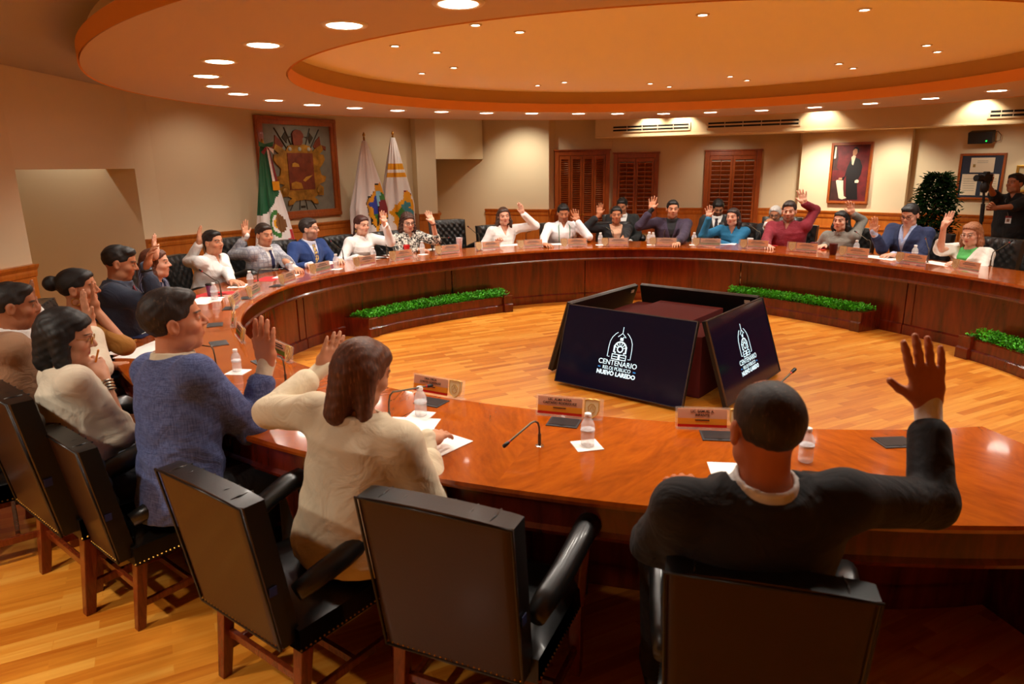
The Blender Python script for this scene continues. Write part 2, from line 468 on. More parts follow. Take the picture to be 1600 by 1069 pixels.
# soffit: underside + outer fascia + inner fascia (own meshes for own paint)
m_ = MB(); ins = ringpath(R_SI, c=CC); outs = ringpath(R_SO)
V = [(p[0], p[1], RING_Z) for p in ins] + [(p[0], p[1], RING_Z) for p in outs] + [(p[0], p[1], RING_Z + 0.02) for p in ins] + [(p[0], p[1], RING_Z + 0.02) for p in outs]
n = len(ins); F = []
for i in range(n):
    j = (i + 1) % n; F += [(i, n + i, n + j, j), (2 * n + i, 2 * n + j, 3 * n + j, 3 * n + i), (i, j, 2 * n + j, 2 * n + i), (n + i, 3 * n + i, 3 * n + j, n + j)]
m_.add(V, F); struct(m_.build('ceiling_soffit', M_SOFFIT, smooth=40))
m_ = MB(); m_.sweep(outs, [(0, RING_Z + 0.02), (0.012, RING_Z - 0.004), (0.012, RING_Z + 0.09), (0, RING_Z + 0.09), (-0.05, RING_Z + 0.09), (-0.05, RING_Z + 0.02)], True)
struct(m_.build('trim_outer_fascia', M_FASCIA, smooth=40))
m_ = MB(); m_.sweep(ringpath(lambda a_: R_SO(a_) - 0.06), [(0, RING_Z + 0.085), (0, CEIL), (-0.05, CEIL), (-0.05, RING_Z + 0.085)], True)
struct(m_.build('trim_outer_step', M_CREAM, smooth=40))
m_ = MB(); m_.sweep(ins, [(0, RING_Z + 0.02), (-0.012, RING_Z - 0.004), (-0.012, RING_Z + 0.095), (0.05, RING_Z + 0.095), (0.05, RING_Z + 0.02)], True)
struct(m_.build('trim_inner_fascia', M_FASCIA, smooth=40))
m_ = MB(); m_.sweep(ringpath(R_SI + 0.05, c=CC), [(0, RING_Z + 0.09), (0, 2.69), (0.06, 2.69), (0.06, RING_Z + 0.09)], True)
struct(m_.build('trim_cove', M_STEP, smooth=40))
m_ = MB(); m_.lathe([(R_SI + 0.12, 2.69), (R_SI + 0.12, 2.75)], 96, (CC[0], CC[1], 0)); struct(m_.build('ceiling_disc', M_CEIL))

# beam with the air slots
BA, BB = atz(930, 216, 2.24)[:2], atz(1600, 193, 2.24)[:2]
bd = (BB - BA) / np.linalg.norm(BB - BA); BB2 = BB + bd * 1.9; bn = np.array([-bd[1], bd[0]])
if np.dot(bn, np.array([CX, CY]) - BA) > 0: bn = -bn
m_ = MB(); m_.prism([BA, BB2, BB2 + bn * 0.55, BA + bn * 0.80], 2.24, CEIL); struct(m_.build('ceiling_beam', M_BEAM))
m_ = MB(); m_.sweep([(BA[0], BA[1], -bn[0], -bn[1]), (BB2[0], BB2[1], -bn[0], -bn[1])], [(0, 2.235), (0.012, 2.24), (0.012, 2.26), (0, 2.265)])
struct(m_.build('trim_beam', M_BEAM))

# ------------------------------------------------------------------ wainscot panelling (oak), one run per wall
def wainscot(name, A, B, panels=1, h=1.06, ext=0.0):
    A = np.array(A, float); B = np.array(B, float); L = np.linalg.norm(B - A); d = (B - A) / L; n = np.array([-d[1], d[0]])
    if np.dot(n, np.array([CX, CY]) - A) < 0: n = -n
    path = [(A[0], A[1], n[0], n[1]), (B[0], B[1], n[0], n[1])]
    k = MB()
    k.sweep(path, [(0.001, 0), (0.028, 0), (0.028, 0.14), (0.016, 0.16), (0.016, h - 0.11), (0.028, h - 0.10), (0.034, h - 0.07), (0.034, h - 0.05), (0.055, h - 0.02), (0.06, h), (0.001, h)])
    pw = L / panels
    for i in range(panels):
        a_, b_ = i * pw + 0.14, (i + 1) * pw - 0.14
        if b_ - a_ < 0.15: continue
        for z0, z1, x0, x1 in ((0.26, 0.285, a_, b_), (0.80, 0.825, a_, b_), (0.285, 0.80, a_, a_ + 0.025), (0.285, 0.80, b_ - 0.025, b_)):
            P0 = A + d * x0 + n * 0.016; P1 = A + d * x1 + n * 0.016; Q1 = P1 + n * 0.016; Q0 = P0 + n * 0.016
            k.prism([P0, P1, Q1, Q0], z0, z1)
    return struct(k.build(name, M_WAIN, bevel=0.0))
wainscot('trim_wainscot_left', LP0, LP1, 3)
wainscot('trim_wainscot_slim_pier', P2A, P2B, 1)
wainscot('trim_wainscot_crest', P2B, LW1, 4)
wainscot('trim_wainscot_far_pier', PA0, PA1, 1)
wainscot('trim_wainscot_far_return', PA1, (-1.30, 12.2), 1)
wainscot('trim_wainscot_far_white', (-0.44, 12.62), W1B, 2)
wainscot('trim_wainscot_closet_side', W1B, W2A, 1)
def along(A, B, t): return (A[0] + (B[0] - A[0]) * t, A[1] + (B[1] - A[1]) * t)
def tparam(px, A, B, py=300):
    p = onwall(px, py, A, B); L2 = (B[0] - A[0]) ** 2 + (B[1] - A[1]) ** 2
    return ((p[0] - A[0]) * (B[0] - A[0]) + (p[1] - A[1]) * (B[1] - A[1])) / L2
tw = [tparam(x, W3A, W3B) for x in (958, 1028, 1099, 1186)]
wainscot('trim_wainscot_shutter_first', W3A, along(W3A, W3B, tw[0]), 1)
wainscot('trim_wainscot_shutter_middle', along(W3A, W3B, tw[1]), along(W3A, W3B, tw[2]), 1)
wainscot('trim_wainscot_shutter_last', along(W3A, W3B, tw[3]), W3B, 1)
wainscot('trim_wainscot_portrait', W4A, W4B, 2)
wainscot('trim_wainscot_certificates', W5A, W5B, 3)

# ------------------------------------------------------------------ louvred closet door and shutter windows
def louvre_unit(name, A, B, t0, t1, z0, z1, leaves, slat_h, open_deg, mt, cols, handle=False, glow=False):
    """frame + leaves with slats on the wall line A-B between parameters t0..t1"""
    A_ = np.array(along(A, B, t0)); B_ = np.array(along(A, B, t1)); L = np.linalg.norm(B_ - A_); d = (B_ - A_) / L; n = np.array([-d[1], d[0]])
    if np.dot(n, np.array([CX, CY]) - A_) < 0: n = -n
    base = (A_ + B_) / 2
    M = Matrix(((d[0], n[0], 0, base[0]), (d[1], n[1], 0, base[1]), (0, 0, 1, 0), (0, 0, 0, 1)))
    root = empty(name); root.matrix_world = M; struct(root)
    fw = 0.075; k = MB()
    k.box((-L / 2 + fw / 2, 0.03, (z0 + z1) / 2), (fw, 0.06, z1 - z0)); k.box((L / 2 - fw / 2, 0.03, (z0 + z1) / 2), (fw, 0.06, z1 - z0))
    k.box((0, 0.03, z1 - fw / 2), (L - 2 * fw, 0.06, fw))
    k.box((0, 0.04, z1 + 0.012), (L + 0.03, 0.09, 0.024))
    if z0 > 0.1: k.box((0, 0.03, z0 + fw / 2), (L - 2 * fw, 0.06, fw))
    k.build('frame', mt, root, bevel=0.006)
    iw = (L - 2 * fw) / leaves
    zi0 = z0 + (fw if z0 > 0.1 else 0.01); zi1 = z1 - fw - 0.004
    if glow:
        g = MB(); g.box((0, 0.003, (zi0 + zi1) / 2), (L - 2 * fw, 0.004, zi1 - zi0)); g.build('pane', mat('window_pane_gleam', (214, 200, 184), 0.3, spec=0.6), root)  # pale pane colour stands in for the light gleaming between the slats
    for i in range(leaves):
        x0 = -L / 2 + fw + i * iw + 0.003; x1 = x0 + iw - 0.006; sw = 0.035
        k = MB()
        for xx in (x0 + sw / 2, x1 - sw / 2): k.box((xx, 0.035, (zi0 + zi1) / 2), (sw, 0.03, zi1 - zi0))
        mids = [zi0 + 0.04, zi1 - 0.03] + ([zi0 + (zi1 - zi0) * 0.48] if not glow else [])
        for zz in mids: k.box(((x0 + x1) / 2, 0.035, zz), (x1 - x0 - 2 * sw, 0.03, 0.06))
        if cols > 1: k.box(((x0 + x1) / 2, 0.062, (zi0 + zi1) / 2), (0.012, 0.012, zi1 - zi0 - 0.12))
        zz = zi0 + 0.075
        rot = Matrix.Rotation(R(open_deg), 3, 'X')
        while zz < zi1 - 0.065:
            if all(abs(zz - q) > 0.035 for q in mids): k.box(((x0 + x1) / 2, 0.034, zz), (x1 - x0 - 2 * sw, slat_h * 1.05, 0.006), rot)
            zz += slat_h * 0.86
        lf = k.build('door_leaf' if not glow else 'shutter_leaf', mt, root)
        if handle and i in (1, 2):
            hd = MB(); hd.lathe([(0.004, 0), (0.012, 0.008), (0.014, 0.018), (0.004, 0.024)], 12, (x1 - 0.02 if i == 1 else x0 + 0.02, 0.052, 0.95), Matrix.Rotation(R(-90), 3, 'X')); hd.build('handle', M_BRASS, lf)
    return root
tc0, tc1 = tparam(866, W2A, W2B), tparam(951, W2A, W2B)
zt = onwall(905, 236, W2A, W2B)[2]
louvre_unit('door_1', W2A, W2B, tc0, tc1, 0.0, zt, 4, 0.042, 38, M_SHUT, 1, True)
zt1 = onwall(993, 240, W3A, W3B)[2]; zt2 = onwall(1143, 236, W3A, W3B)[2]
louvre_unit('window_1', W3A, W3B, tw[0], tw[1], 0.62, zt1, 2, 0.085, 48, M_SHUT, 2, glow=True)
louvre_unit('window_2', W3A, W3B, tw[2], tw[3], 0.62, zt2, 2, 0.085, 48, M_SHUT, 2, glow=True)

# ------------------------------------------------------------------ ceiling fittings
def downlight_proto():
    root = empty('recessed_downlight', (0, 0, 0), 0, 'x', 'ceiling light', 'recessed downlights round the ring soffit')
    k = MB(); k.sweep([(0.088 * math.cos(t), 0.088 * math.sin(t), math.cos(t), math.sin(t)) for t in np.linspace(0, 2 * PI, 33)[:-1]], [(-0.012, 0.0), (0, -0.008), (0.016, -0.007), (0.022, 0.0)], True)
    k.build('trim_ring', M_TRIMW, root, smooth=50)
    k = MB(); k.lathe([(0.078, -0.006), (0.060, -0.003), (0.030, -0.002)], 28); k.build('lamp_disc', M_LAMP, root)
    return root
ORD = ['first', 'second', 'third', 'fourth', 'fifth', 'sixth', 'seventh', 'eighth', 'ninth', 'tenth', 'eleventh', 'twelfth', 'thirteenth', 'fourteenth', 'fifteenth', 'sixteenth', 'seventeenth', 'eighteenth', 'nineteenth', 'twentieth', 'twenty-first', 'twenty-second', 'last']
dlp = downlight_proto()
for i, p in enumerate(DL_POS[:23]):
    side = 'over the left of the table' if i < 6 else 'before the crest wall' if i < 11 else 'before the white far wall' if i < 15 else 'before the shuttered windows' if i < 19 else 'before the portrait wall'
    place(dlp, i > 0, (p[0], p[1], RING_Z - 0.001), 0, 'lit downlight in the ring soffit, ' + ORD[i] + ' along the ring from the top edge', 'recessed downlights round the ring soffit')
SP_PX = [(743, 38), (812, 49), (682, 81), (709, 105), (659, 114), (882, 128), (840, 133), (1016, 130), (1046, 135), (1098, 22),
         (1141, 119), (1167, 125), (1311, 99), (1333, 106), (1351, 14), (1448, 70), (1465, 80), (617, 71)]
def mini_proto(nm, grp):
    root = empty(nm, (0, 0, 0), 0, 'x', 'ceiling light', grp)
    k = MB(); k.sweep([(0.03 * math.cos(t), 0.03 * math.sin(t), math.cos(t), math.sin(t)) for t in np.linspace(0, 2 * PI, 21)[:-1]], [(-0.006, 0.0), (0, -0.008), (0.010, -0.006), (0.013, 0.0)], True)
    k.build('trim_ring', M_TRIMW, root, smooth=50)
    k = MB(); k.lathe([(0.026, -0.004), (0.014, -0.002)], 16); k.build('lamp_disc', M_LAMP, root)
    return root
mp = mini_proto('ceiling_spotlight', 'small spotlights in the raised ceiling disc')
SP_PX.sort()
for i, (x, y) in enumerate(SP_PX):
    p = atz(x, y, 2.69)
    place(mp, i > 0, (p[0], p[1], 2.689), 0, 'tiny bright spotlight in the raised ceiling disc, ' + ORD[i] + ' from the left', 'small spotlights in the raised ceiling disc')
    if i % 2 == 0: spot('ceiling_spot_lamp', (p[0], p[1], 2.67), 9, R(100), 0.7, 0.03, (1, 0.88, 0.72))
mp2 = mini_proto('corner_spotlight', 'spotlights over the left alcove')
for i, (x, y) in enumerate([(69, 139), (89, 134), (170, 138), (150, 144)]):
    p = atz(x, y, CEIL)
    place(mp2, i > 0, (p[0], p[1], CEIL - 0.001), 0, ['bright small spotlight farthest left in the dim ceiling above the left alcove', 'small unlit spotlight just right of the one farthest left, left ceiling', 'bright small spotlight tucked against the orange soffit, left ceiling', 'small unlit spotlight left of the soffit edge, above the slim pier'][i], 'spotlights over the left alcove')
    if i in (0, 2): spot('alcove_lamp', (p[0], p[1], CEIL - 0.02), 16, R(120), 0.8, 0.03, (1, 0.9, 0.76))
# lamps washing the beam and the walls behind it, standing just below the ceiling in front of the beam
mp3 = mini_proto('wall_washer_spotlight', 'wall washers before the beam')
WASH = [(1018, 0.20), (1066, 0.20), (1283, 0.22), (1531, 0.20)]
for i, (x, off) in enumerate(WASH):
    q = onwall(x, 190, BA, BB); p = np.array([q[0] - bn[0] * off, q[1] - bn[1] * off])
    place(mp3, i > 0, (p[0], p[1], CEIL - 0.001), 0, 'small spotlight shining on the cream beam, ' + ['above the left end of the first air vent', 'above the right end of the first air vent', 'between the second air vent and the portrait', 'above the vent at the right edge'][i], 'wall washers before the beam')
    spot('beam_wash_lamp', (p[0], p[1], CEIL - 0.02), 9, R(110), 0.6, 0.02, (1, 0.88, 0.68), (q[0] + bn[0] * 0.1, q[1] + bn[1] * 0.1, 1.9))
# the same washers seen only by their light, along the walls
def wash(x, y, px, py, A, B, e, off=0.55, z=CEIL - 0.03):
    q = onwall(px, py, A, B); nn = np.array([-(B[1] - A[1]), B[0] - A[0]]); nn = nn / np.linalg.norm(nn)
    if np.dot(nn, np.array([CX, CY]) - q[:2]) < 0: nn = -nn
    p = q[:2] + nn * off
    spot('wall_wash_lamp', (p[0], p[1], z), e, R(100), 0.9, 0.05, (1, 0.91, 0.75), (q[0], q[1], 1.2))
wash(0, 0, 1290, 260, W4A, W4B, 60, 0.75, 2.22)
wash(0, 0, 1400, 260, W4A, W4B, 26, 0.7, 2.22)
wash(0, 0, 820, 250, W1A, W1B, 40, 0.9)
wash(0, 0, 690, 220, (-1.2, 11.52), W1A, 8, 0.9)
wash(0, 0, 1130, 250, W3A, W3B, 8, 0.9, 2.2)
wash(0, 0, 1560, 260, W5A, W5B, 7, 0.9, 2.2)
wash(0, 0, 470, 260, P2B, LW1, 9, 1.0)
wash(0, 0, 600, 260, P2B, LW1, 8, 1.0)
wash(0, 0, 300, 260, P2B, LW1, 8, 1.0)
for q in ((-2.9, 1.7), (-2.4, 0.4), (5.6, 0.5)):
    spot('rear_fill_lamp', (q[0], q[1], CEIL - 0.02), 90 if q[0] < 0 else 40, R(140), 0.9, 0.08, (1, 0.90, 0.76))  # unseen lamps; the left pair is added to brighten the foreground floor

# air slots in the beam
def air_slot(x0, x1, label):
    a_ = onwall(x0, 200, BA, BB)[:2]; b_ = onwall(x1, 190, BA, BB)[:2]
    L = np.linalg.norm(b_ - a_); d = bd; c_ = (a_ + b_) / 2; n_ = -bn
    M = Matrix(((d[0], n_[0], 0, c_[0]), (d[1], n_[1], 0, c_[1]), (0, 0, 1, 2.375), (0, 0, 0, 1)))
    root = empty('air_vent'); root.matrix_world = M; tag(root, label, 'vent', None)
    k = MB()
    for z in (-0.05, 0.0, 0.05): k.box((0, 0.008, z), (L, 0.012, 0.022))
    for x in (-L / 2, L / 2): k.box((x, 0.008, 0), (0.03, 0.012, 0.122))
    k.build('frame', mat('vent_cream', (232, 208, 170), 0.5), root)
    k = MB()
    for z in (-0.025, 0.025): k.box((0, 0.003, z), (L - 0.02, 0.004, 0.03))
    k.build('slot', M_DKSLOT, root)
    k = MB()
    for q in range(1, 5): k.box((-L / 2 + q * L / 5, 0.009, 0), (0.008, 0.01, 0.08))
    k.build('divider', M_TRIMW, root)
air_slot(957, 1078, 'long slotted air vent in the beam above the first shuttered window')
air_slot(1105, 1250, 'long slotted air vent in the beam left of the portrait')
air_slot(1542, 1640, 'long slotted air vent at the right end of the beam')
k = MB(); k.lathe([(0.07, 0), (0.075, -0.02), (0.055, -0.035), (0.02, -0.04)], 24)
p = atz(459, 177, CEIL); tag(k.build('smoke_detector', M_TRIMW, smooth=50, loc=(p[0], p[1], CEIL)), 'round off-white smoke detector on the ceiling above the crest painting', 'smoke detector')
# ------------------------------------------------------------------ the ring table
table = empty('conference_table', (0, 0, 0), 0, 'long glossy mahogany ring table with curved panelled front round the open floor', 'table')
T0, T1 = -45.0, 281.0
def tpath(rf, a0=T0, a1=T1, step=2.0):
    n = max(2, int(round((a1 - a0) / step))); out = []
    for i in range(n + 1):
        a_ = a0 + (a1 - a0) * i / n; r_ = rf(a_); x, y = polar(a_, r_)[:2]
        out.append((x, y, math.cos(R(a_)), math.sin(R(a_))))
    return out
k = MB(); k.sweep(tpath(R_IN), [(0.0, TZ - 0.012), (0.006, TZ), (TW - 0.006, TZ), (TW, TZ - 0.012), (TW - 0.004, TZ - 0.026), (TW - 0.02, TZ - 0.034), (0.02, TZ - 0.034), (0.004, TZ - 0.026)])
k.build('tabletop', M_TOP, table, smooth=30)
k = MB(); k.sweep(tpath(R_IN), [(0.03, TZ - 0.034), (0.05, TZ - 0.034), (0.05, TZ - 0.16), (0.022, TZ - 0.16), (0.018, TZ - 0.145), (0.028, TZ - 0.13)])
k.build('inner_apron', M_MAH, table, smooth=30)
k = MB(); k.sweep(tpath(R_IN), [(TW - 0.035, TZ - 0.034), (TW - 0.06, TZ - 0.034), (TW - 0.06, TZ - 0.155), (TW - 0.02, TZ - 0.155), (TW - 0.014, TZ - 0.14), (TW - 0.028, TZ - 0.125)])
k.build('outer_apron', M_MAH, table, smooth=30)
seams = [-45, -18, 20, 58, 95, 130, 167, 204, 241, 281]
for a0, a1 in zip(seams[:-1], seams[1:]):
    k = MB(); g = 0.12
    k.sweep(tpath(R_IN, a0 + g, a1 - g), [(0.14, 0.10), (0.14, TZ - 0.05), (0.17, TZ - 0.05), (0.17, 0.10)])
    k.sweep(tpath(R_IN, a0 + g, a1 - g), [(0.120, 0.0), (0.120, 0.10), (0.14, 0.115), (0.17, 0.115), (0.17, 0.0)])
    # raised stiles and rail of each panel
    for b0, b1 in ((a0 + g, a0 + 1.6), (a1 - 1.6, a1 - g)):
        k.sweep(tpath(R_IN, b0, b1), [(0.131, 0.115), (0.131, TZ - 0.16), (0.1399, TZ - 0.16), (0.1399, 0.115)])
    k.build('front_panel', M_MAHP, table, smooth=30)
for a_ in seams[1:-1]:
    k = MB(); k.sweep(tpath(R_IN, a_ - 0.03, a_ + 0.03, 0.06), [(0.004, TZ - 0.001), (0.004, TZ + 0.0004), (TW - 0.004, TZ + 0.0004), (TW - 0.004, TZ - 0.001)]); k.build('joint_inlay', M_MAH, table)
for a_ in (-45, 20, 58, 95, 130, 167, 204, 228, 250, 280.9):   # knee-space dividers
    rr = R_IN(a_); d = np.array([math.cos(R(a_)), math.sin(R(a_))]); t_ = np.array([-d[1], d[0]])
    p0 = np.array([CX, CY]) + d * (rr + 0.17); p1 = np.array([CX, CY]) + d * (rr + TW - 0.08)
    k = MB(); k.prism([p0 - t_ * 0.02, p1 - t_ * 0.02, p1 + t_ * 0.0, p0 + t_ * 0.0], 0.0, TZ - 0.034); k.build('side_panel', M_MAH, table)

# ------------------------------------------------------------------ chair
def make_chair():
    root = empty('conference_chair', (0, 0, 0), 0, 'x', 'chair', 'black leather armchairs round the table')
    rec = math.tan(R(9))
    # back: grid with tufted front and pleated top
    NU, NV = 28, 26; W, z0, z1, T = 0.56, 0.40, 1.02, 0.10
    V, F, MI = [], [], []
    def yb(z): return -0.235 - (z - z0) * rec
    for side in (0, 1):
        for j in range(NV + 1):
            for i in range(NU + 1):
                u, v = i / NU, j / NV; z = z0 + (z1 - z0) * v; x = (u - 0.5) * W * (0.95 + 0.05 * v)
                if side == 0:
                    edge = min(u, 1 - u) * W
                    z_ = z + (0.012 if j == NV else 0) * math.sin(PI * u) ** 0.5
                    y = yb(z) - T + 0.012 * (1 - min(1, edge / 0.03)) ** 2
                else:
                    z_ = z + (0.012 if j == NV else 0) * math.sin(PI * u) ** 0.5
                    e = min(1, min(u, 1 - u) * W / 0.05) * min(1, (1 - v) * (z1 - z0) / 0.04)
                    a_, b_ = u * 6 + v * 6, u * 6 - v * 6
                    y = yb(z) + 0.026 * e * (abs(math.sin(PI * a_)) * abs(math.sin(PI * b_))) ** 0.45 - 0.008
                V.append((x, y, z_))
    n1 = (NU + 1) * (NV + 1)
    for side in (0, 1):
        for j in range(NV):
            for i in range(NU):
                q = side * n1 + j * (NU + 1) + i
                F.append((q, q + 1, q + NU + 2, q + NU + 1)); MI.append(1 if side == 0 else 0)
    for j in range(NV):
        for i in (0, NU):
            q = j * (NU + 1) + i; F.append((q, q + NU + 1, n1 + q + NU + 1, n1 + q)); MI.append(0)
    for i in range(NU):
        for j in (0, NV):
            q = j * (NU + 1) + i; F.append((q, n1 + q, n1 + q + 1, q + 1)); MI.append(0)
    k = MB(); k.v = V; k.f = [list(f) for f in F]; k.mi = MI
    # pleat ridges over the top edge
    back = k.build('backrest', [M_LEATH, M_LEATHB], root, smooth=55, bevel=0.0)
    k = MB()
    for i in range(1, 7):
        x = (i / 7 - 0.5) * W; k.tube([(x, yb(z1) - T + 0.004, z1 + 0.003), (x + 0.003, yb(z1) - T / 2, z1 + 0.0085), (x - 0.002, yb(z1) + 0.004, z1 + 0.002)], 0.0042, 6)
    k.build('pleat', M_LEATH, back, smooth=180)
    # piping around the rear face
    k = MB(); k.tube([(-W / 2 * 0.95, yb(z0) - T, z0), (-W / 2, yb(z1) - T, z1), (W / 2, yb(z1) - T, z1), (W / 2 * 0.95, yb(z0) - T, z0), (-W / 2 * 0.95, yb(z0) - T, z0)], 0.006, 6)
    k.build('piping', M_LEATH, back, smooth=180)
    tg = MB(); tg.box((W / 2 * 0.98 + 0.004, yb(0.66) - T + 0.03, 0.66), (0.004, 0.03, 0.035)); tg.build('tag', mat('navy_tag', (26, 34, 78), 0.6), back)
    # seat
    k = MB(); NU, NV = 14, 14; V, F = [], []
    for j in range(NV + 1):
        for i in range(NU + 1):
            u, v = i / NU * 2 - 1, j / NV * 2 - 1
            h = (1 - abs(u) ** 4) * (1 - abs(v) ** 4)
            V.append((u * 0.295, v * 0.27 + 0.0, 0.455 + 0.055 * h ** 0.6))
    for j in range(NV):
        for i in range(NU):
            q = j * (NU + 1) + i; F.append((q, q + 1, q + NU + 2, q + NU + 1))
    k.add(V, F)
    k.sweep([(-0.295, -0.27, 0, 0), (0.295, -0.27, 0, 0), (0.295, 0.27, 0, 0), (-0.295, 0.27, 0, 0)], [(0, 0.36), (0, 0.456)], True)
    k.add([(-0.295, -0.27, 0.36), (0.295, -0.27, 0.36), (0.295, 0.27, 0.36), (-0.295, 0.27, 0.36)], [(0, 1, 2, 3)])
    seat = k.build('seat', M_LEATH, root, smooth=50)
    k = MB()
    def nails(a, b, step=0.021):
        a, b = Vector(a), Vector(b); n_ = int((b - a).length / step)
        for i in range(n_ + 1):
            p = a.lerp(b, i / n_); s_ = 0.0055
            k.add([(p.x + s_, p.y, p.z), (p.x, p.y + s_, p.z), (p.x - s_, p.y, p.z), (p.x, p.y - s_, p.z), (p.x, p.y, p.z + s_), (p.x, p.y, p.z - s_)],
                  [(0, 1, 4), (1, 2, 4), (2, 3, 4), (3, 0, 4), (1, 0, 5), (2, 1, 5), (3, 2, 5), (0, 3, 5)])
    for s_ in (-1, 1): nails((s_ * 0.296, -0.27, 0.372), (s_ * 0.296, 0.27, 0.372))
    nails((-0.295, 0.271, 0.372), (0.295, 0.271, 0.372))
    nails((-0.26, yb(z0) - T - 0.001, z0 + 0.012), (0.26, yb(z0) - T - 0.001, z0 + 0.012))
    k.build('nail_trim', M_BRASS, seat)
    # arms
    for s_ in (-1, 1):
        k = MB()
        pts = [(s_ * 0.275, -0.25, 0.60), (s_ * 0.285, -0.16, 0.625), (s_ * 0.30, -0.05, 0.655), (s_ * 0.31, 0.06, 0.69), (s_ * 0.315, 0.15, 0.715), (s_ * 0.315, 0.21, 0.715), (s_ * 0.315, 0.25, 0.69), (s_ * 0.315, 0.258, 0.66)]
        k.tube(pts, [0.036, 0.044, 0.045, 0.044, 0.046, 0.050, 0.045, 0.024], 14)
        arm = k.build('armrest', M_LEATH, root, smooth=180)
        k = MB(); k.beam((s_ * 0.275, 0.21, 0.36), (s_ * 0.312, 0.16, 0.69), 0.035, 0.06); k.build('arm_post', M_LEG, arm, bevel=0.006)
        k = MB()
        for (a_, b_) in zip(pts[1:6], pts[2:7]): nails((a_[0] + s_ * 0.028, a_[1], a_[2] - 0.026), (b_[0] + s_ * 0.028, b_[1], b_[2] - 0.026), 0.018)
        k.build('nail_trim', M_BRASS, arm)
    # legs
    for sx in (-1, 1):
        for fy in (1, -1):
            k = MB()
            top = Vector((sx * 0.262, fy * 0.235, 0.37)); bot = Vector((sx * 0.262, fy * 0.235 + (-0.05 if fy < 0 else 0.0), 0.0))
            h = 0.026; V = []
            for p, w in ((bot, 0.021), (top, 0.028)):
                V += [(p.x - w, p.y - w, p.z), (p.x + w, p.y - w, p.z), (p.x + w, p.y + w, p.z), (p.x - w, p.y + w, p.z)]
            k.add(V, [(0, 3, 2, 1), (4, 5, 6, 7), (0, 1, 5, 4), (1, 2, 6, 5), (2, 3, 7, 6), (3, 0, 4, 7)])
            k.build('leg', M_LEG, root, bevel=0.004)
    for a_, b_ in (((-0.262, -0.25, 0.13), (-0.262, 0.235, 0.13)), ((0.262, -0.25, 0.13), (0.262, 0.235, 0.13)), ((-0.262, 0.0, 0.13), (0.262, 0.0, 0.13)), ((-0.262, -0.245, 0.20), (0.262, -0.245, 0.20))):
        k = MB(); k.beam(a_, b_, 0.022, 0.035); k.build('stretcher', M_LEG, root, bevel=0.003)
    return root
chair_proto = make_chair(); chair_proto['label'] = 'x'; chair_n = 0
def put_chair(x, y, face, label, sc=1.0):
    """face = compass angle (degrees, 0 = +X) the sitter looks to"""
    global chair_n
    o = place(chair_proto, chair_n > 0, (x, y, 0), R(face - 90), label); o.scale = (sc, sc, sc); chair_n += 1
    return o

def chair_from_back(p1, p2, label, push=0.0):
    """stand a chair so that the rear top corners of its back are seen at p1 (left) and p2 (right)"""
    best = None
    for sc in np.arange(0.6, 1.25, 0.005):
        a_, b_ = atz(p1[0], p1[1], 1.02 * sc), atz(p2[0], p2[1], 1.02 * sc); e = abs(np.linalg.norm(b_ - a_) - 0.56 * sc)
        if best is None or e < best[0]: best = (e, sc, a_, b_)
    e, sc, a_, b_ = best; d = (b_ - a_)[:2]; d /= np.linalg.norm(d); n_ = np.array([-d[1], d[0]]); c_ = (a_ + b_)[:2] / 2 + n_ * (0.433 * sc + push)
    return put_chair(c_[0], c_[1], math.degrees(math.atan2(n_[1], n_[0])), label, sc)

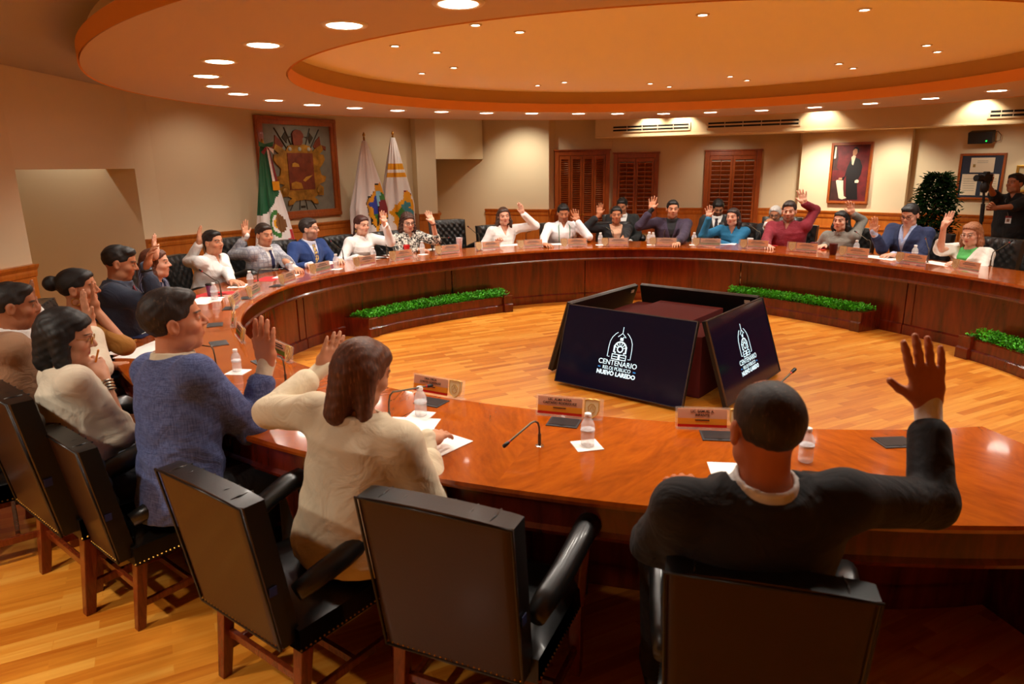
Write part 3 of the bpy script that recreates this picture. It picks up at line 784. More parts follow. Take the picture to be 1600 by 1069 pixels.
# ------------------------------------------------------------------ four screens leaning in a square, maroon plinths between them
SC = np.array([1.335, 5.80]); SPHI = -39.5
def screen(idx, label, logo):
    ph = R(SPHI + 90 * idx)
    e = np.array([math.cos(ph), math.sin(ph), 0]); nn = np.array([math.sin(ph), -math.cos(ph), 0])   # nn points out of the square
    b = np.array([SC[0], SC[1], 0]) + nn * 0.83 + np.array([0, 0, 0.03]); t = np.array([SC[0], SC[1], 0]) + nn * 0.625 + np.array([0, 0, 0.665])
    up = (t - b); H = np.linalg.norm(up); up /= H; out = np.cross(e, up)
    M = Matrix(((e[0], -out[0], up[0], b[0]), (e[1], -out[1], up[1], b[1]), (e[2], -out[2], up[2], b[2]), (0, 0, 0, 1)))
    root = empty('television_screen'); root.matrix_world = M; tag(root, label, 'screen', None)
    W = 1.16
    k = MB(); k.box((0, 0.022, H / 2), (W, 0.035, H)); k.build('casing', M_BLACK, root, bevel=0.004)
    k = MB()
    for c_, d_ in (((0, 0, 0.004), (W + 0.006, 0.012, 0.008)), ((0, 0, H - 0.004), (W + 0.006, 0.012, 0.008)), ((-W / 2, 0, H / 2), (0.008, 0.012, H)), ((W / 2, 0, H / 2), (0.008, 0.012, H))): k.box(c_, d_)
    k.build('bezel', mat('brushed_bezel', (92, 86, 82), 0.3, 0.8), root)
    k = MB(); k.box((0, 0.002, H / 2), (W - 0.012, 0.006, H - 0.014)); k.build('display_panel', M_SCREEN, root)
    k = MB(); k.box((-W * 0.42, 0.042, H - 0.05), (0.05, 0.006, 0.03)); k.build('sticker', M_TRIMW, root)
    k = MB(); k.beam((-0.3, 0.05, 0.02), (-0.3, 0.16, 0.30), 0.03, 0.03, (1, 0, 0)); k.beam((0.3, 0.05, 0.02), (0.3, 0.16, 0.30), 0.03, 0.03, (1, 0, 0)); k.beam((-0.3, 0.06, 0.30), (0.3, 0.06, 0.30), 0.03, 0.03); k.build('stand_bracket', M_BLACK, root)
    if logo:
        fy = -0.0022
        def arc(pts, w): kk.tube([(x, fy, z) for x, z in pts], w, 5)
        cx0, c0 = -0.02, 0.385
        kk = MB()
        # halves of the arch
        for s_ in (-1, 1):
            pts = [(cx0 + s_ * 0.085, c0 - 0.095), (cx0 + s_ * 0.105, c0 - 0.095), (cx0 + s_ * 0.105, c0 - 0.02), (cx0 + s_ * 0.10, c0 + 0.03), (cx0 + s_ * 0.085, c0 + 0.065), (cx0 + s_ * 0.06, c0 + 0.095), (cx0 + s_ * 0.042, c0 + 0.108)]
            arc(pts, 0.0028)
        # spire, roof
        arc([(cx0, c0 + 0.155), (cx0, c0 + 0.10)], 0.0028)
        arc([(cx0 - 0.036, c0 + 0.072), (cx0, c0 + 0.104), (cx0 + 0.036, c0 + 0.072), (cx0 + 0.01, c0 + 0.074)], 0.0032)
        def poly(pts): kk.add([(x, fy, z) for x, z in pts] + [(x, fy + 0.001, z) for x, z in pts], [tuple(range(len(pts))), tuple(range(2 * len(pts) - 1, len(pts) - 1, -1))])
        def bx(x0, x1, z0, z1): poly([(x0, z0), (x1, z0), (x1, z1), (x0, z1)])
        bx(cx0 - 0.014, cx0 + 0.014, c0 + 0.045, c0 + 0.068)
        # boiler body: ring segments with gaps
        def ring(r0, r1, a0, a1, zc, n=14):
            pts = [(cx0 + r1 * math.cos(R(a)), zc + r1 * math.sin(R(a))) for a in np.linspace(a0, a1, n)]
            inn = [(cx0 + r0 * math.cos(R(a)), zc + r0 * math.sin(R(a))) for a in np.linspace(a0, a1, n)]
            V = [(x, fy, z) for x, z in pts + inn]; kk.add(V, [(i, i + 1, n + i + 1, n + i) for i in range(n - 1)])
        zc = c0 - 0.025
        ring(0.018, 0.029, 0, 360, zc, 28)
        ring(0.048, 0.060, 10, 170, zc + 0.005)
        for a in range(20, 180, 28): ring(0.030, 0.050, a - 5, a + 5, zc, 3)
        for s_ in (-1, 1):
            bx(*(sorted((cx0 + s_ * 0.046, cx0 + s_ * 0.060))), c0 - 0.055, c0 + 0.0)
            bx(*(sorted((cx0 + s_ * 0.034, cx0 + s_ * 0.046))), c0 - 0.062, c0 - 0.048)
        # buffer beam
        bx(cx0 - 0.066, cx0 + 0.066, c0 - 0.072, c0 - 0.066); bx(cx0 - 0.066, cx0 + 0.066, c0 - 0.112, c0 - 0.105)
        bx(cx0 - 0.066, cx0 - 0.059, c0 - 0.105, c0 - 0.072); bx(cx0 + 0.059, cx0 + 0.066, c0 - 0.105, c0 - 0.072); bx(cx0 - 0.010, cx0 + 0.010, c0 - 0.105, c0 - 0.072)
        bx(cx0 - 0.052, cx0 - 0.015, c0 - 0.092, c0 - 0.086); bx(cx0 + 0.015, cx0 + 0.052, c0 - 0.092, c0 - 0.086)
        lg = kk.build('logo', M_LOGO, root)
        RX = Matrix.Rotation(R(90), 4, 'X')
        for body, size, z, sxx, bold in (('CENTENARIO', 0.058, c0 - 0.142, 0.98, 0.0004), ('RELOJ PÚBLICO', 0.040, c0 - 0.187, 0.92, 0.0002), ('NUEVO LAREDO', 0.046, c0 - 0.228, 1.02, 0.0022)):
            text_mesh('lettering', body, size, M_LOGO, lg, Matrix.Translation((cx0, fy - 0.0008, z)) @ RX, 0.0005, 'CENTER', sxx, bold)
        kk = MB()
        for s_ in (-1, 1):
            for q in (0, 1): kk.add([(cx0 + s_ * (0.150 + 0.013 * q), fy, c0 - 0.180), (cx0 + s_ * (0.162 + 0.013 * q), fy, c0 - 0.187), (cx0 + s_ * (0.150 + 0.013 * q), fy, c0 - 0.194)], [(0, 1, 2)])
        kk.build('ornament', M_LOGOB, lg)
    return root
screen(0, 'leaning black television showing the locomotive logo, wide front face of the square', True)
screen(1, 'leaning black television with the locomotive logo, narrower right-hand face of the square', True)
screen(2, 'black television seen from behind along the far side of the screen square', False)
screen(3, 'black television seen edge-on along the left side of the screen square', False)
def pl_box(c, d, lift, label):
    k = MB(); rot = Matrix.Rotation(R(SPHI), 3, 'Z')
    p = rot @ Vector((c[0], c[1], 0)); k.box((0, 0, d[2] / 2), d)
    o = k.build('display_plinth', M_MAROON, bevel=0.006); o.location = (SC[0] + p.x, SC[1] + p.y, lift); o.rotation_euler = (0, 0, R(SPHI))
    return tag(o, label, 'plinth')
pl_box((0.0, 0.02, 0), (0.62, 0.98, 0.545), 0, 'maroon cloth-covered box, widest and highest of those inside the screen square')
pl_box((-0.435, 0.08, 0), (0.22, 0.86, 0.51), 0, 'low maroon cloth-covered box along the left inside of the screen square')
pl_box((0.435, -0.02, 0), (0.22, 0.86, 0.50), 0, 'low maroon cloth-covered box along the right inside of the screen square')

# ------------------------------------------------------------------ planters
def planter(a0, a1, label, glabel):
    root = empty('planter_box', (0, 0, 0), 0, label, 'planter', 'curved mahogany planters at the foot of the table')
    ri = lambda a_: R_IN(a_) - 0.17; W = 0.27
    prof = [(0.015, 0), (0.015, 0.095), (0.0, 0.10), (0.0, 0.0)]
    k = MB()
    k.sweep(tpath(ri, a0, a1), [(0.0, 0), (0.0, 0.085), (0.02, 0.10), (0.02, 0.185), (0.010, 0.20), (0.045, 0.20), (0.045, 0)])
    k.sweep(tpath(ri, a0, a1), [(W, 0), (W, 0.20), (W + 0.03, 0.20), (W + 0.03, 0)])
    k.sweep(tpath(ri, a0, a1), [(0.045, 0), (0.045, 0.15), (W, 0.15), (W, 0)])
    k.build('trough', M_MAH, root, smooth=30)
    for e0, e1 in ((a0 - 0.2, a0 + 2.2), (a1 - 2.2, a1 + 0.2)):
        k = MB(); k.sweep(tpath(ri, e0, e1, 0.8), [(-0.03, 0), (-0.03, 0.095), (-0.012, 0.11), (-0.012, 0.20), (-0.022, 0.215), (W + 0.035, 0.215), (W + 0.035, 0)])
        k.build('end_block', M_MAH, root, smooth=30)
    # foliage
    V, F = [], []
    n = int((a1 - a0) * 190)
    for i in range(n):
        a_ = a0 + 0.6 + (a1 - a0 - 1.2) * rng.random(); o = 0.015 + (W - 0.0) * rng.random()
        rr = ri(a_) + o; p = polar(a_, rr)
        prof_h = 0.07 * (1 - ((o - W / 2) / (W / 2 + 0.03)) ** 2)
        z = 0.185 + rng.random() * (0.025 + prof_h)
        th = rng.random() * 2 * PI; el = rng.random() * 0.9 + 0.1; L = 0.018 + 0.014 * rng.random(); w = 0.007 + 0.003 * rng.random()
        d = np.array([math.cos(th) * math.cos(el), math.sin(th) * math.cos(el), math.sin(el)]); s_ = np.array([-math.sin(th), math.cos(th), 0])
        p = np.array([p[0], p[1], z]); q = len(V)
        V += [tuple(p), tuple(p + d * L * 0.5 + s_ * w), tuple(p + d * L), tuple(p + d * L * 0.5 - s_ * w)]; F.append((q, q + 1, q + 2, q + 3))
    k = MB(); k.v = V; k.f = [list(f) for f in F]
    g = k.build('artificial_hedge', M_GRASS); tag(g, glabel, 'hedge', None, 'stuff')
planter(117, 157, 'curved mahogany planter left of the screens, at the foot of the table', 'bright green small-leaved hedge filling the planter left of the screens')
planter(25, 60, 'curved mahogany planter behind and right of the screens', 'bright green small-leaved hedge filling the planter behind and right of the screens')
planter(-28, 3, 'curved mahogany planter cut by the right edge of the picture', 'green small-leaved hedge in the planter at the right edge')
# ------------------------------------------------------------------ things on the table
def face_in(p):
    """compass angle from p to the middle of the room"""
    return math.degrees(math.atan2(CY - p[1], CX - p[0]))
def farsc(p): return 1.0 if p[1] < 4.5 else (1.12 if p[1] < 7 else 1.22)

NAMES = {}
M_PLATE_B = mat('name_strip_blush', (224, 184, 156), 0.35, transl=0.5)
M_PLATE_Y = mat('name_strip_amber', (240, 170, 50), 0.35, transl=0.5)
M_PLATE_G = mat('name_strip_green', (110, 130, 36), 0.35, transl=0.4)
M_PLATE_R = mat('name_strip_red', (206, 36, 20), 0.35, transl=0.4)
M_INK = mat('black_ink', (20, 14, 12), 0.6)
M_CRESTP = mat('crest_cream', (244, 230, 190), 0.4, transl=0.5)
M_CRESTG = mat('crest_gold', (206, 160, 70), 0.35, 0.3)
SHIELD = [(-0.030, 0.036), (-0.014, 0.040), (0, 0.037), (0.014, 0.040), (0.030, 0.036), (0.030, -0.008), (0.022, -0.026), (0, -0.042), (-0.022, -0.026), (-0.030, -0.008)]
def plate_proto(variant):
    root = empty('name_plate', (0, 0, 0), 0, 'x', 'name plate', 'acrylic name plates along the inner table edge')
    k = MB(); k.box((0.0, 0.010, 0.050), (0.31, 0.004, 0.092)); k.box((0.0, 0.018, 0.003), (0.30, 0.05, 0.005)); k.build('acrylic_stand', M_ACRYL, root)
    k = MB(); x0, x1 = -0.145, 0.06
    def strip(z0, z1, mi): k.box(((x0 + x1) / 2, 0.004, (z0 + z1) / 2), (x1 - x0, 0.006, z1 - z0), None, mi)
    strip(0.048, 0.090, 0); strip(0.030, 0.048, 1); strip(0.022, 0.030, 2 if variant else 1); strip(0.010, 0.022, 3)
    k.build('printed_strip', [M_PLATE_B if variant != 2 else M_PLATE_Y, M_PLATE_Y if variant != 1 else M_PLATE_G, M_PLATE_G, M_PLATE_R], root)
    k = MB()
    for side in (-1, 1):
        y = 0.0 if side < 0 else 0.0085
        pts = [(0.105 + x * 1.05, z * 1.05 + 0.052) for x, z in SHIELD]
        q = len(pts); k.add([(x, y, z) for x, z in pts] + [(x, y + side * 0.002, z) for x, z in pts], [tuple(range(q)), tuple(range(2 * q - 1, q - 1, -1))] + [(i, (i + 1) % q, q + (i + 1) % q, q + i) for i in range(q)])
    crest = k.build('emblem', M_CRESTP, root)
    k = MB()
    for side in (-1, 1):
        y = -0.0025 if side < 0 else 0.011
        k.tube([(0.105 + x * 1.05, y, z * 1.05 + 0.052) for x, z in SHIELD + SHIELD[:1]], 0.0022, 5)
        k.tube([(0.105 + 0.016 * math.cos(t) * (1 + 0.12 * math.sin(5 * t)), y, 0.052 + 0.021 * math.sin(t) * (1 + 0.1 * math.sin(7 * t))) for t in np.linspace(0, 2 * PI, 22)], 0.0014, 5)
        k.tube([(0.105 - 0.008, y, 0.046), (0.105, y, 0.066), (0.105 + 0.009, y, 0.044)], 0.0014, 5)
    k.build('gold_outline', M_CRESTG, crest)
    return root
RX90 = Matrix.Rotation(R(90), 4, 'X'); RZ180 = Matrix.Rotation(PI, 4, 'Z')
plates = [plate_proto(0), plate_proto(1), plate_proto(2)]
# blurred dark lines of lettering for the plates whose words cannot be read
def illegible(root):
    k = MB()
    for side in (-1, 1):
        y = 0.0 if side < 0 else 0.008
        for z, w in ((0.076, 0.10), (0.063, 0.14), (0.041, 0.07)):
            x = -0.04 - w / 2
            while x < -0.04 + w / 2:
                L = 0.004 + 0.006 * rng.random(); k.box((x + L / 2, y + (side * 0.0006), z), (L, 0.001, 0.0065 if z > 0.05 else 0.004)); x += L + 0.003
    k.build('lettering', M_INK, root)
PLATE_PX = [  # x, y of the foot of the plate (pixel reading used once to find where it stands), variant, label
    (888, 653, 0, 'clear name plate with gold shield facing the empty foreground armchair'),
    (682, 619, 0, 'clear name plate with gold shield before the woman in the cream blazer'),
    (1113, 672, 0, 'clear name plate partly hidden by the head of the man in black'),
    (437, 560, 1, 'clear name plate edge-on behind the raised hand over the blue blazer'),
    (373, 530, 1, 'clear name plate seen edge-on at the left curve, nearer of two'),
    (362, 505, 1, 'clear name plate seen edge-on at the left curve, farther of two'),
    (369, 478, 0, 'amber name plate before the woman in the striped dress'),
    (398, 463, 1, 'name plate with green band before the young man in white'),
    (450, 443, 0, 'name plate before the man in the grey plaid suit'),
    (501, 427, 1, 'name plate with green band before the bearded man in blue'),
    (570, 416, 0, 'name plate before the woman in the white high-necked blouse'),
    (627, 406, 2, 'name plate before the woman in the black and white patterned blouse'),
    (699, 397, 2, 'orange name plate before the empty chair and the pale tumbler'),
    (762, 391, 2, 'orange name plate left of the young woman in white at the far table'),
    (828, 388, 2, 'orange name plate right of the young woman in white at the far table'),
    (896, 386, 2, 'orange name plate before the man in the white shirt with beaded lanyard'),
    (960, 385, 0, 'dark name plate before the woman in the black blazer'),
    (1035, 385, 0, 'dark name plate before the man in the purple blazer'),
    (1103, 386, 1, 'name plate with green band before the woman in teal'),
    (1177, 389, 2, 'orange name plate before the man in the maroon shirt'),
    (1253, 394, 2, 'orange name plate between the man in maroon and the woman in grey'),
    (1332, 402, 2, 'orange name plate before the woman in the grey blouse'),
    (1421, 413, 2, 'orange name plate before the man in the navy suit and glasses'),
    (1507, 424, 2, 'orange name plate before the woman in the white jacket'),
]
used = [False] * 3
for i, (x, y, v, lab) in enumerate(PLATE_PX):
    p = atz(x, y, TZ)
    if i in (0, 1, 2):
        o = plate_proto(0); o.location = (p[0], p[1], TZ); o['label'] = lab
        lines = {0: [('LIC. ALMA ROSA', 0.015), ('CASTAÑO RODRIGUEZ', 0.015)], 1: [('DRA. DELIA', 0.0145), ('CORTES GONZALEZ', 0.014)], 2: [('LIC. SAMUEL A.', 0.015), ('INFANTE', 0.015)]}[i]
        for (body, sz), z in zip(lines, (0.078, 0.062)):
            text_mesh('lettering', body, sz, M_INK, o, Matrix.Translation((-0.043, -0.0004, z)) @ RX90, 0.0004, 'CENTER', 0.98, 0.0003)
        k = MB(); k.box((-0.043, -0.0002, 0.041), (0.06, 0.001, 0.004)); k.build('small_print', M_INK, o)
    else:
        o = place(plates[v], used[v], (p[0], p[1], TZ), 0, lab)
        if not used[v]: illegible(plates[v])
        used[v] = True
    o.rotation_euler = (-0.20 if i < 6 else 0.14, 0, R(face_in(p) - 90)); s_ = farsc(p) * (0.97 if i < 3 else 1.0); o.scale = (s_,) * 3

# microphones: stem + bent gooseneck (local +X is the way the head points)
def mic_proto(reach, rise, droop):
    root = empty('gooseneck_microphone', (0, 0, 0), 0, 'x', 'microphone', 'gooseneck microphones on the table')
    k = MB(); k.lathe([(0.016, 0), (0.016, 0.003), (0.011, 0.006)], 20); k.build('base_ring', M_CHROME, root, smooth=40)
    k = MB()
    k.tube([(0, 0, 0.004), (0, 0, 0.05)], 0.0062, 10)
    pts = [(0, 0, 0.05), (0.001, 0, 0.075 + rise * 0.3), (0.008, 0, 0.095 + rise * 0.8), (0.022, 0, 0.104 + rise), (0.04, 0, 0.102 + rise)]
    e = (0.04 + reach, 0, 0.102 + rise + droop)
    k.tube(pts + [e], 0.0038, 8); k.build('gooseneck', M_MIC, root, smooth=60)
    v = Vector(e) - Vector(pts[-1]); v.normalize(); e = Vector(e)
    k = MB(); k.tube([e, e + v * 0.006], 0.0052, 10); k.build('red_ring', M_RED, root)
    k = MB(); k.tube([e + v * 0.006, e + v * 0.012, e + v * 0.03, e + v * 0.034], [0.0055, 0.0075, 0.0078, 0.005], 10); k.build('microphone_head', M_BLACK, root, smooth=60)
    return root
micp = [mic_proto(0.10, 0.0, -0.045), mic_proto(0.13, 0.03, -0.004), mic_proto(0.11, 0.02, 0.06)]
mused = [False] * 3
MIC_PX = [  # base x, y, head x, y, variant, label
    (843, 697, 793, 692, 0, 'gooseneck microphone bent down to the left, before the empty foreground armchair'),
    (609, 662, 697, 622, 1, 'gooseneck microphone bent right over the bottle beside the woman in the cream blazer'),
    (1190, 660, 1243, 595, 2, 'gooseneck microphone rising behind the head of the man in black'),
    (447, 600, 396, 556, 1, 'gooseneck microphone behind the cuff of the man in the blue blazer'),
    (339, 581, 320, 540, 1, 'gooseneck microphone right beside the chin of the man in the blue blazer'),
    (346, 464, 294, 430, 2, 'gooseneck microphone pointing up left before the man in the white shirt'),
    (404, 447, 464, 413, 1, 'gooseneck microphone bent right before the man in the plaid suit'),
    (537, 410, 505, 377, 2, 'gooseneck microphone with red ring by the hand of the man in the blue suit'),
    (605, 400, 585, 377, 2, 'gooseneck microphone before the woman in the white high-necked blouse'),
    (676, 392, 706, 379, 1, 'gooseneck microphone bent right before the woman in the patterned blouse'),
    (749, 383, 733, 368, 2, 'gooseneck microphone right of the pale tumbler and empty chair'),
    (822, 380, 845, 366, 2, 'gooseneck microphone right of the young woman in white'),
    (895, 378, 868, 366, 1, 'gooseneck microphone before the man in the white shirt with beaded lanyard'),
    (958, 377, 925, 356, 2, 'gooseneck microphone before the woman in the black blazer'),
    (1037, 377, 1070, 361, 1, 'gooseneck microphone before the man in the purple blazer'),
    (1114, 378, 1147, 364, 1, 'gooseneck microphone before the woman in teal'),
    (1188, 380, 1174, 366, 2, 'gooseneck microphone left of the man in the maroon shirt'),
    (1206, 381, 1232, 376, 0, 'gooseneck microphone bent low before the man in the maroon shirt'),
    (1290, 388, 1316, 380, 0, 'gooseneck microphone bent low before the woman in the grey blouse'),
    (1359, 396, 1342, 378, 2, 'gooseneck microphone left of the man in the navy suit'),
    (1449, 411, 1442, 374, 2, 'tall gooseneck microphone right of the man in the navy suit'),
    (1547, 416, 1580, 398, 2, 'gooseneck microphone at the right end of the far table'),
]
for i, (x, y, hx, hy, v, lab) in enumerate(MIC_PX):
    p = atz(x, y, TZ); q = atz(hx, hy + (y - hy) * 0.9 if i > 3 else hy + 20, TZ)
    if i == 0: q = atz(786, 716, TZ)
    if i == 2: q = atz(1262, 640, TZ)
    rz = math.atan2(q[1] - p[1], q[0] - p[0])
    o = place(micp[v], mused[v], (p[0], p[1], TZ), rz, lab); mused[v] = True; s_ = farsc(p) * 1.05; o.scale = (s_,) * 3

# water bottles and napkins
def bottle_proto():
    root = empty('water_bottle', (0, 0, 0), 0, 'x', 'bottle', 'small clear water bottles')
    k = MB(); k.lathe([(0.002, 0.002), (0.024, 0.001), (0.027, 0.006), (0.0265, 0.02), (0.0255, 0.024), (0.027, 0.030), (0.0255, 0.036), (0.027, 0.043), (0.0255, 0.049), (0.027, 0.056), (0.0272, 0.075), (0.026, 0.088), (0.019, 0.103), (0.0125, 0.112), (0.0115, 0.118)], 24)
    k.build('bottle_body', M_WATER, root, smooth=180)
    k = MB(); k.lathe([(0.0274, 0.058), (0.0276, 0.059), (0.0276, 0.066), (0.0274, 0.067)], 24); k.build('label_band', mat('frosted_label', (226, 230, 236), 0.4), root, smooth=60)
    k = MB(); k.lathe([(0.0135, 0.116), (0.014, 0.118), (0.014, 0.129), (0.0125, 0.131)], 20); k.build('cap', M_WHITEP, root, smooth=50)
    return root
bp = bottle_proto()
BOT = [(918, 697, 'small clear water bottle with white cap before the empty foreground armchair'),
       (658, 650, 'small clear water bottle beside the woman in the cream blazer'),
       (371, 581, 'small clear water bottle left of the raised hand of the man in the blue blazer'),
       (1258, 722, 'small clear water bottle right of the ear of the man in black'),
       (336, 469, 'small water bottle beside the purple tumbler'),
       (392, 448, 'small water bottle by the hand of the man in the white shirt'),
       (457, 432, 'small water bottle before the man in the plaid suit'),
       (526, 420, 'small water bottle between the hands of the man in the blue suit and the microphone'),
       (584, 408, 'small water bottle before the woman in the high-necked blouse'),
       (660, 397, 'small water bottle before the woman in the patterned blouse'),
       (938, 382, 'small water bottle before the woman in the black blazer'),
       (1014, 381, 'small water bottle before the man in the purple blazer, left of its pair'),
       (1020, 382, 'small water bottle before the man in the purple blazer, right of its pair'),
       (1084, 382, 'small water bottle before the woman in teal'),
       (1337, 397, 'small water bottle before the woman in the grey blouse'),
       (1428, 406, 'small water bottle before the man in the navy suit')]
for i, (x, y, lab) in enumerate(BOT):
    p = atz(x, y, TZ); o = place(bp, i > 0, (p[0], p[1], TZ + 0.0035), rng.random() * 6, lab); s_ = {0: 1.02, 1: 1.02, 2: 0.95, 3: 1.0}.get(i, farsc(p)); o.scale = (s_,) * 3
def sheet(name, px, py, w, h, ang, mt, label, cat, th=0.002, z=0.0, group=None):
    p = atz(px, py, TZ); k = MB(); k.box((0, 0, th / 2), (w, h, th)); o = k.build(name, mt); o.location = (p[0], p[1], TZ + 0.0002 + z); o.rotation_euler = (0, 0, R(face_in(p) - 90 + ang))
    return tag(o, label, cat, group)
NAP = [(917, 697, 28, 'white paper napkin under the bottle before the empty foreground armchair'), (657, 650, 12, 'white paper napkin under the bottle beside the cream blazer'),
       (372, 582, 40, 'white paper napkin under the bottle left of the raised hand'), (336, 470, 10, 'white paper napkin under the bottle by the purple tumbler'),
       (526, 421, 12, 'white paper napkin under the bottle of the man in the blue suit'), (661, 398, 8, 'white paper napkin under the bottle of the woman in the patterned blouse'),
       (937, 383, 5, 'white paper napkin under the bottle of the woman in the black blazer'), (1017, 383, 5, 'white paper napkin under the pair of bottles of the man in the purple blazer'),
       (1083, 383, 5, 'white paper napkin under the bottle of the woman in teal')]
for x, y, a_, lab in NAP: sheet('paper_napkin', x, y, 0.105, 0.105, a_, M_WHITE, lab, 'napkin', 0.003, 0, 'white napkins under bottles')
for x, y, w, h, a_, lab in (
        (668, 690, 0.30, 0.215, -14, 'loose white sheet by the cream blazer elbow, upper of the overlapping pair'),
        (636, 672, 0.22, 0.28, 18, 'white sheet half under another sheet beside the cream blazer'),
        (414, 652, 0.16, 0.22, 10, 'white sheet under the left hand of the man in the blue blazer'),
        (228, 546, 0.42, 0.15, -34, 'long white sheet at the outer table edge left of the blue blazer'),
        (186, 552, 0.08, 0.15, -34, 'small white slip at the tip of the long sheet on the left table edge'),
        (318, 470, 0.30, 0.22, -10, 'white sheets before the woman in the striped dress'),
        (372, 447, 0.20, 0.16, 14, 'white sheets under the hand of the man in the white shirt'),
        (447, 432, 0.24, 0.20, 12, 'white sheets before the man in the plaid suit'),
        (508, 412, 0.34, 0.22, 6, 'white papers between the hands of the man in the blue suit'),
        (583, 404, 0.30, 0.22, 4, 'white papers before the woman in the high-necked blouse'),
        (620, 398, 0.26, 0.20, 6, 'white papers right of the woman in the high-necked blouse'),
        (676, 390, 0.30, 0.18, 0, 'white papers under the arm of the woman in the patterned blouse'),
        (795, 383, 0.34, 0.24, 0, 'white papers before the young woman in white'),
        (863, 382, 0.36, 0.2, 0, 'white papers before the man in the white shirt with lanyard'),
        (1130, 381, 0.30, 0.18, 0, 'white papers before the woman in teal'),
        (1377, 403, 0.40, 0.22, -8, 'white papers under the hands of the man in the navy suit'),
        (1467, 412, 0.36, 0.2, -8, 'white papers left of the woman in the white jacket')):
    sheet('paper_sheet', x, y, w * (1.0 if x < 700 and y > 480 else 1.1), h, a_, M_WHITE, lab, 'paper', 0.002, 0.0022 if 'upper' in lab else 0.0, 'white papers on the table')
M_FOLD = mat('red_folder_card', (196, 44, 48), 0.5)
for x, y, w, h, a_, lab in ((318, 464, 0.34, 0.24, -18, 'red folder under the papers before the woman in the striped dress'), (352, 458, 0.16, 0.22, 4, 'red folder between the woman in stripes and the man in the white shirt'),
                            (420, 436, 0.30, 0.2, 8, 'red folder before the man in the plaid suit'), (1270, 388, 0.34, 0.2, 0, 'pinkish red folder before the woman in the grey blouse'), (1198, 383, 0.30, 0.16, 0, 'red folder before the man in the maroon shirt')):
    sheet('folder', x, y, w, h, a_, M_FOLD, lab, 'folder', 0.0015, -0.0002, None)
sheet('notebook', 222, 523, 0.24, 0.13, -24, mat('navy_cover', (22, 28, 62), 0.4), 'dark blue notebook with a white page under the folded glasses', 'notebook', 0.006)
sheet('paper_sheet', 224, 518, 0.21, 0.11, -24, M_WHITE, 'white page on the dark blue notebook at the left table edge', 'paper', 0.002, 0.0062)
sheet('phone', 1290, 748, 0.075, 0.14, 80, M_BLACK, 'black phone on the table right of the man in black', 'phone', 0.008)
sheet('paper_sheet', 1138, 742, 0.12, 0.2, 0, M_WHITE, 'white paper on the table left of the neck of the man in black', 'paper', 0.002)
sheet('phone', 594, 404, 0.08, 0.15, 60, M_BLACK, 'black phone on papers before the woman in the high-necked blouse', 'phone', 0.008, 0.0022)
# flush cable boxes
def cable_proto():
    root = empty('cable_box', (0, 0, 0), 0, 'x', 'cable box', 'black flush cable boxes in the table top')
    k = MB(); k.box((0, 0, 0.002), (0.135, 0.105, 0.004)); k.build('rim', M_GREYP, root, bevel=0.001)
    k = MB(); k.box((0, 0.004, 0.0045), (0.118, 0.082, 0.002)); k.build('flap', mat('charcoal_plastic', (40, 40, 42), 0.45), root)
    k = MB(); k.lathe([(0.010, 0.0), (0.010, 0.001), (0.004, 0.001)], 12, (0, -0.036, 0.0045)); k.build('finger_hole', M_BLACK, root)
    return root
cp = cable_proto()
for i, (x, y, lab) in enumerate([(881, 661, 'black flush cable box behind the name plate before the empty armchair'), (674, 629, 'black flush cable box near the name plate beside the cream blazer'),
        (1122, 682, 'black flush cable box left of the head of the man in black'), (1398, 692, 'black flush cable box left of the raised sleeve of the man in black'),
        (412, 566, 'black flush cable box behind the raised hand of the man in the blue blazer'), (342, 537, 'black flush cable box on the left curve, nearer of the two'),
        (336, 508, 'black flush cable box on the left curve, farther of the two'), (360, 482, 'black flush cable box beside the amber name plate'),
        (385, 466, 'black flush cable box before the man in the white shirt'), (433, 447, 'black flush cable box before the man in the plaid suit')]):
    p = atz(x, y, TZ); place(cp, i > 0, (p[0], p[1], TZ + 0.0002), R(face_in(p) - 90), lab)
# cups
def cup(name, px, py, h, r0, r1, mt, label, lid=None, straw=False, cat='cup'):
    p = atz(px, py, TZ); root = empty(name, (p[0], p[1], TZ + 0.0005), 0, label, cat)
    k = MB(); k.lathe([(r0 * 0.9, 0), (r0, 0.004), (r1, h), (r1 - 0.003, h), (r1 - 0.006, h - 0.004)], 22); k.build('cup_body', mt, root, smooth=40)
    if lid: k = MB(); k.lathe([(r1 + 0.002, h - 0.006), (r1 + 0.002, h + 0.004), (r1 * 0.8, h + 0.010)], 22); k.build('lid', lid, root, smooth=40)
    if straw: k = MB(); k.tube([(0, 0, h), (0.006, 0, h + 0.05)], 0.004, 8); k.build('straw', M_WHITEP, root)
cup('tumbler', 330, 463, 0.105, 0.027, 0.036, mat('purple_tumbler_plastic', (116, 48, 92), 0.35), 'purple tumbler with dark lid before the woman in the striped dress', M_BLACK, cat='cup')
cup('coffee_cup', 636, 397, 0.115, 0.03, 0.042, M_RED, 'bright red cup left of the woman in the patterned blouse')
cup('tumbler', 718, 389, 0.15, 0.032, 0.045, mat('pale_pink_plastic', (222, 206, 210), 0.35), 'pale tumbler before the empty chair', None)
cup('coffee_cup', 1301, 398, 0.13, 0.035, 0.048, mat('dark_wine_plastic', (74, 14, 18), 0.35), 'dark wine-red cup before the woman in the grey blouse')
cup('coffee_cup', 1271, 390, 0.09, 0.034, 0.042, mat('wine_plastic', (104, 30, 44), 0.35), 'small wine-coloured cup right of the man in the maroon shirt')
cup('coffee_cup', 1172, 381, 0.075, 0.034, 0.042, M_WHITEP, 'white cup beside the name plate of the man in the maroon shirt')
cup('drinking_glass', 1285, 386, 0.14, 0.04, 0.05, M_WATER, 'clear glass jug between the man in maroon and the woman in grey', cat='glass')
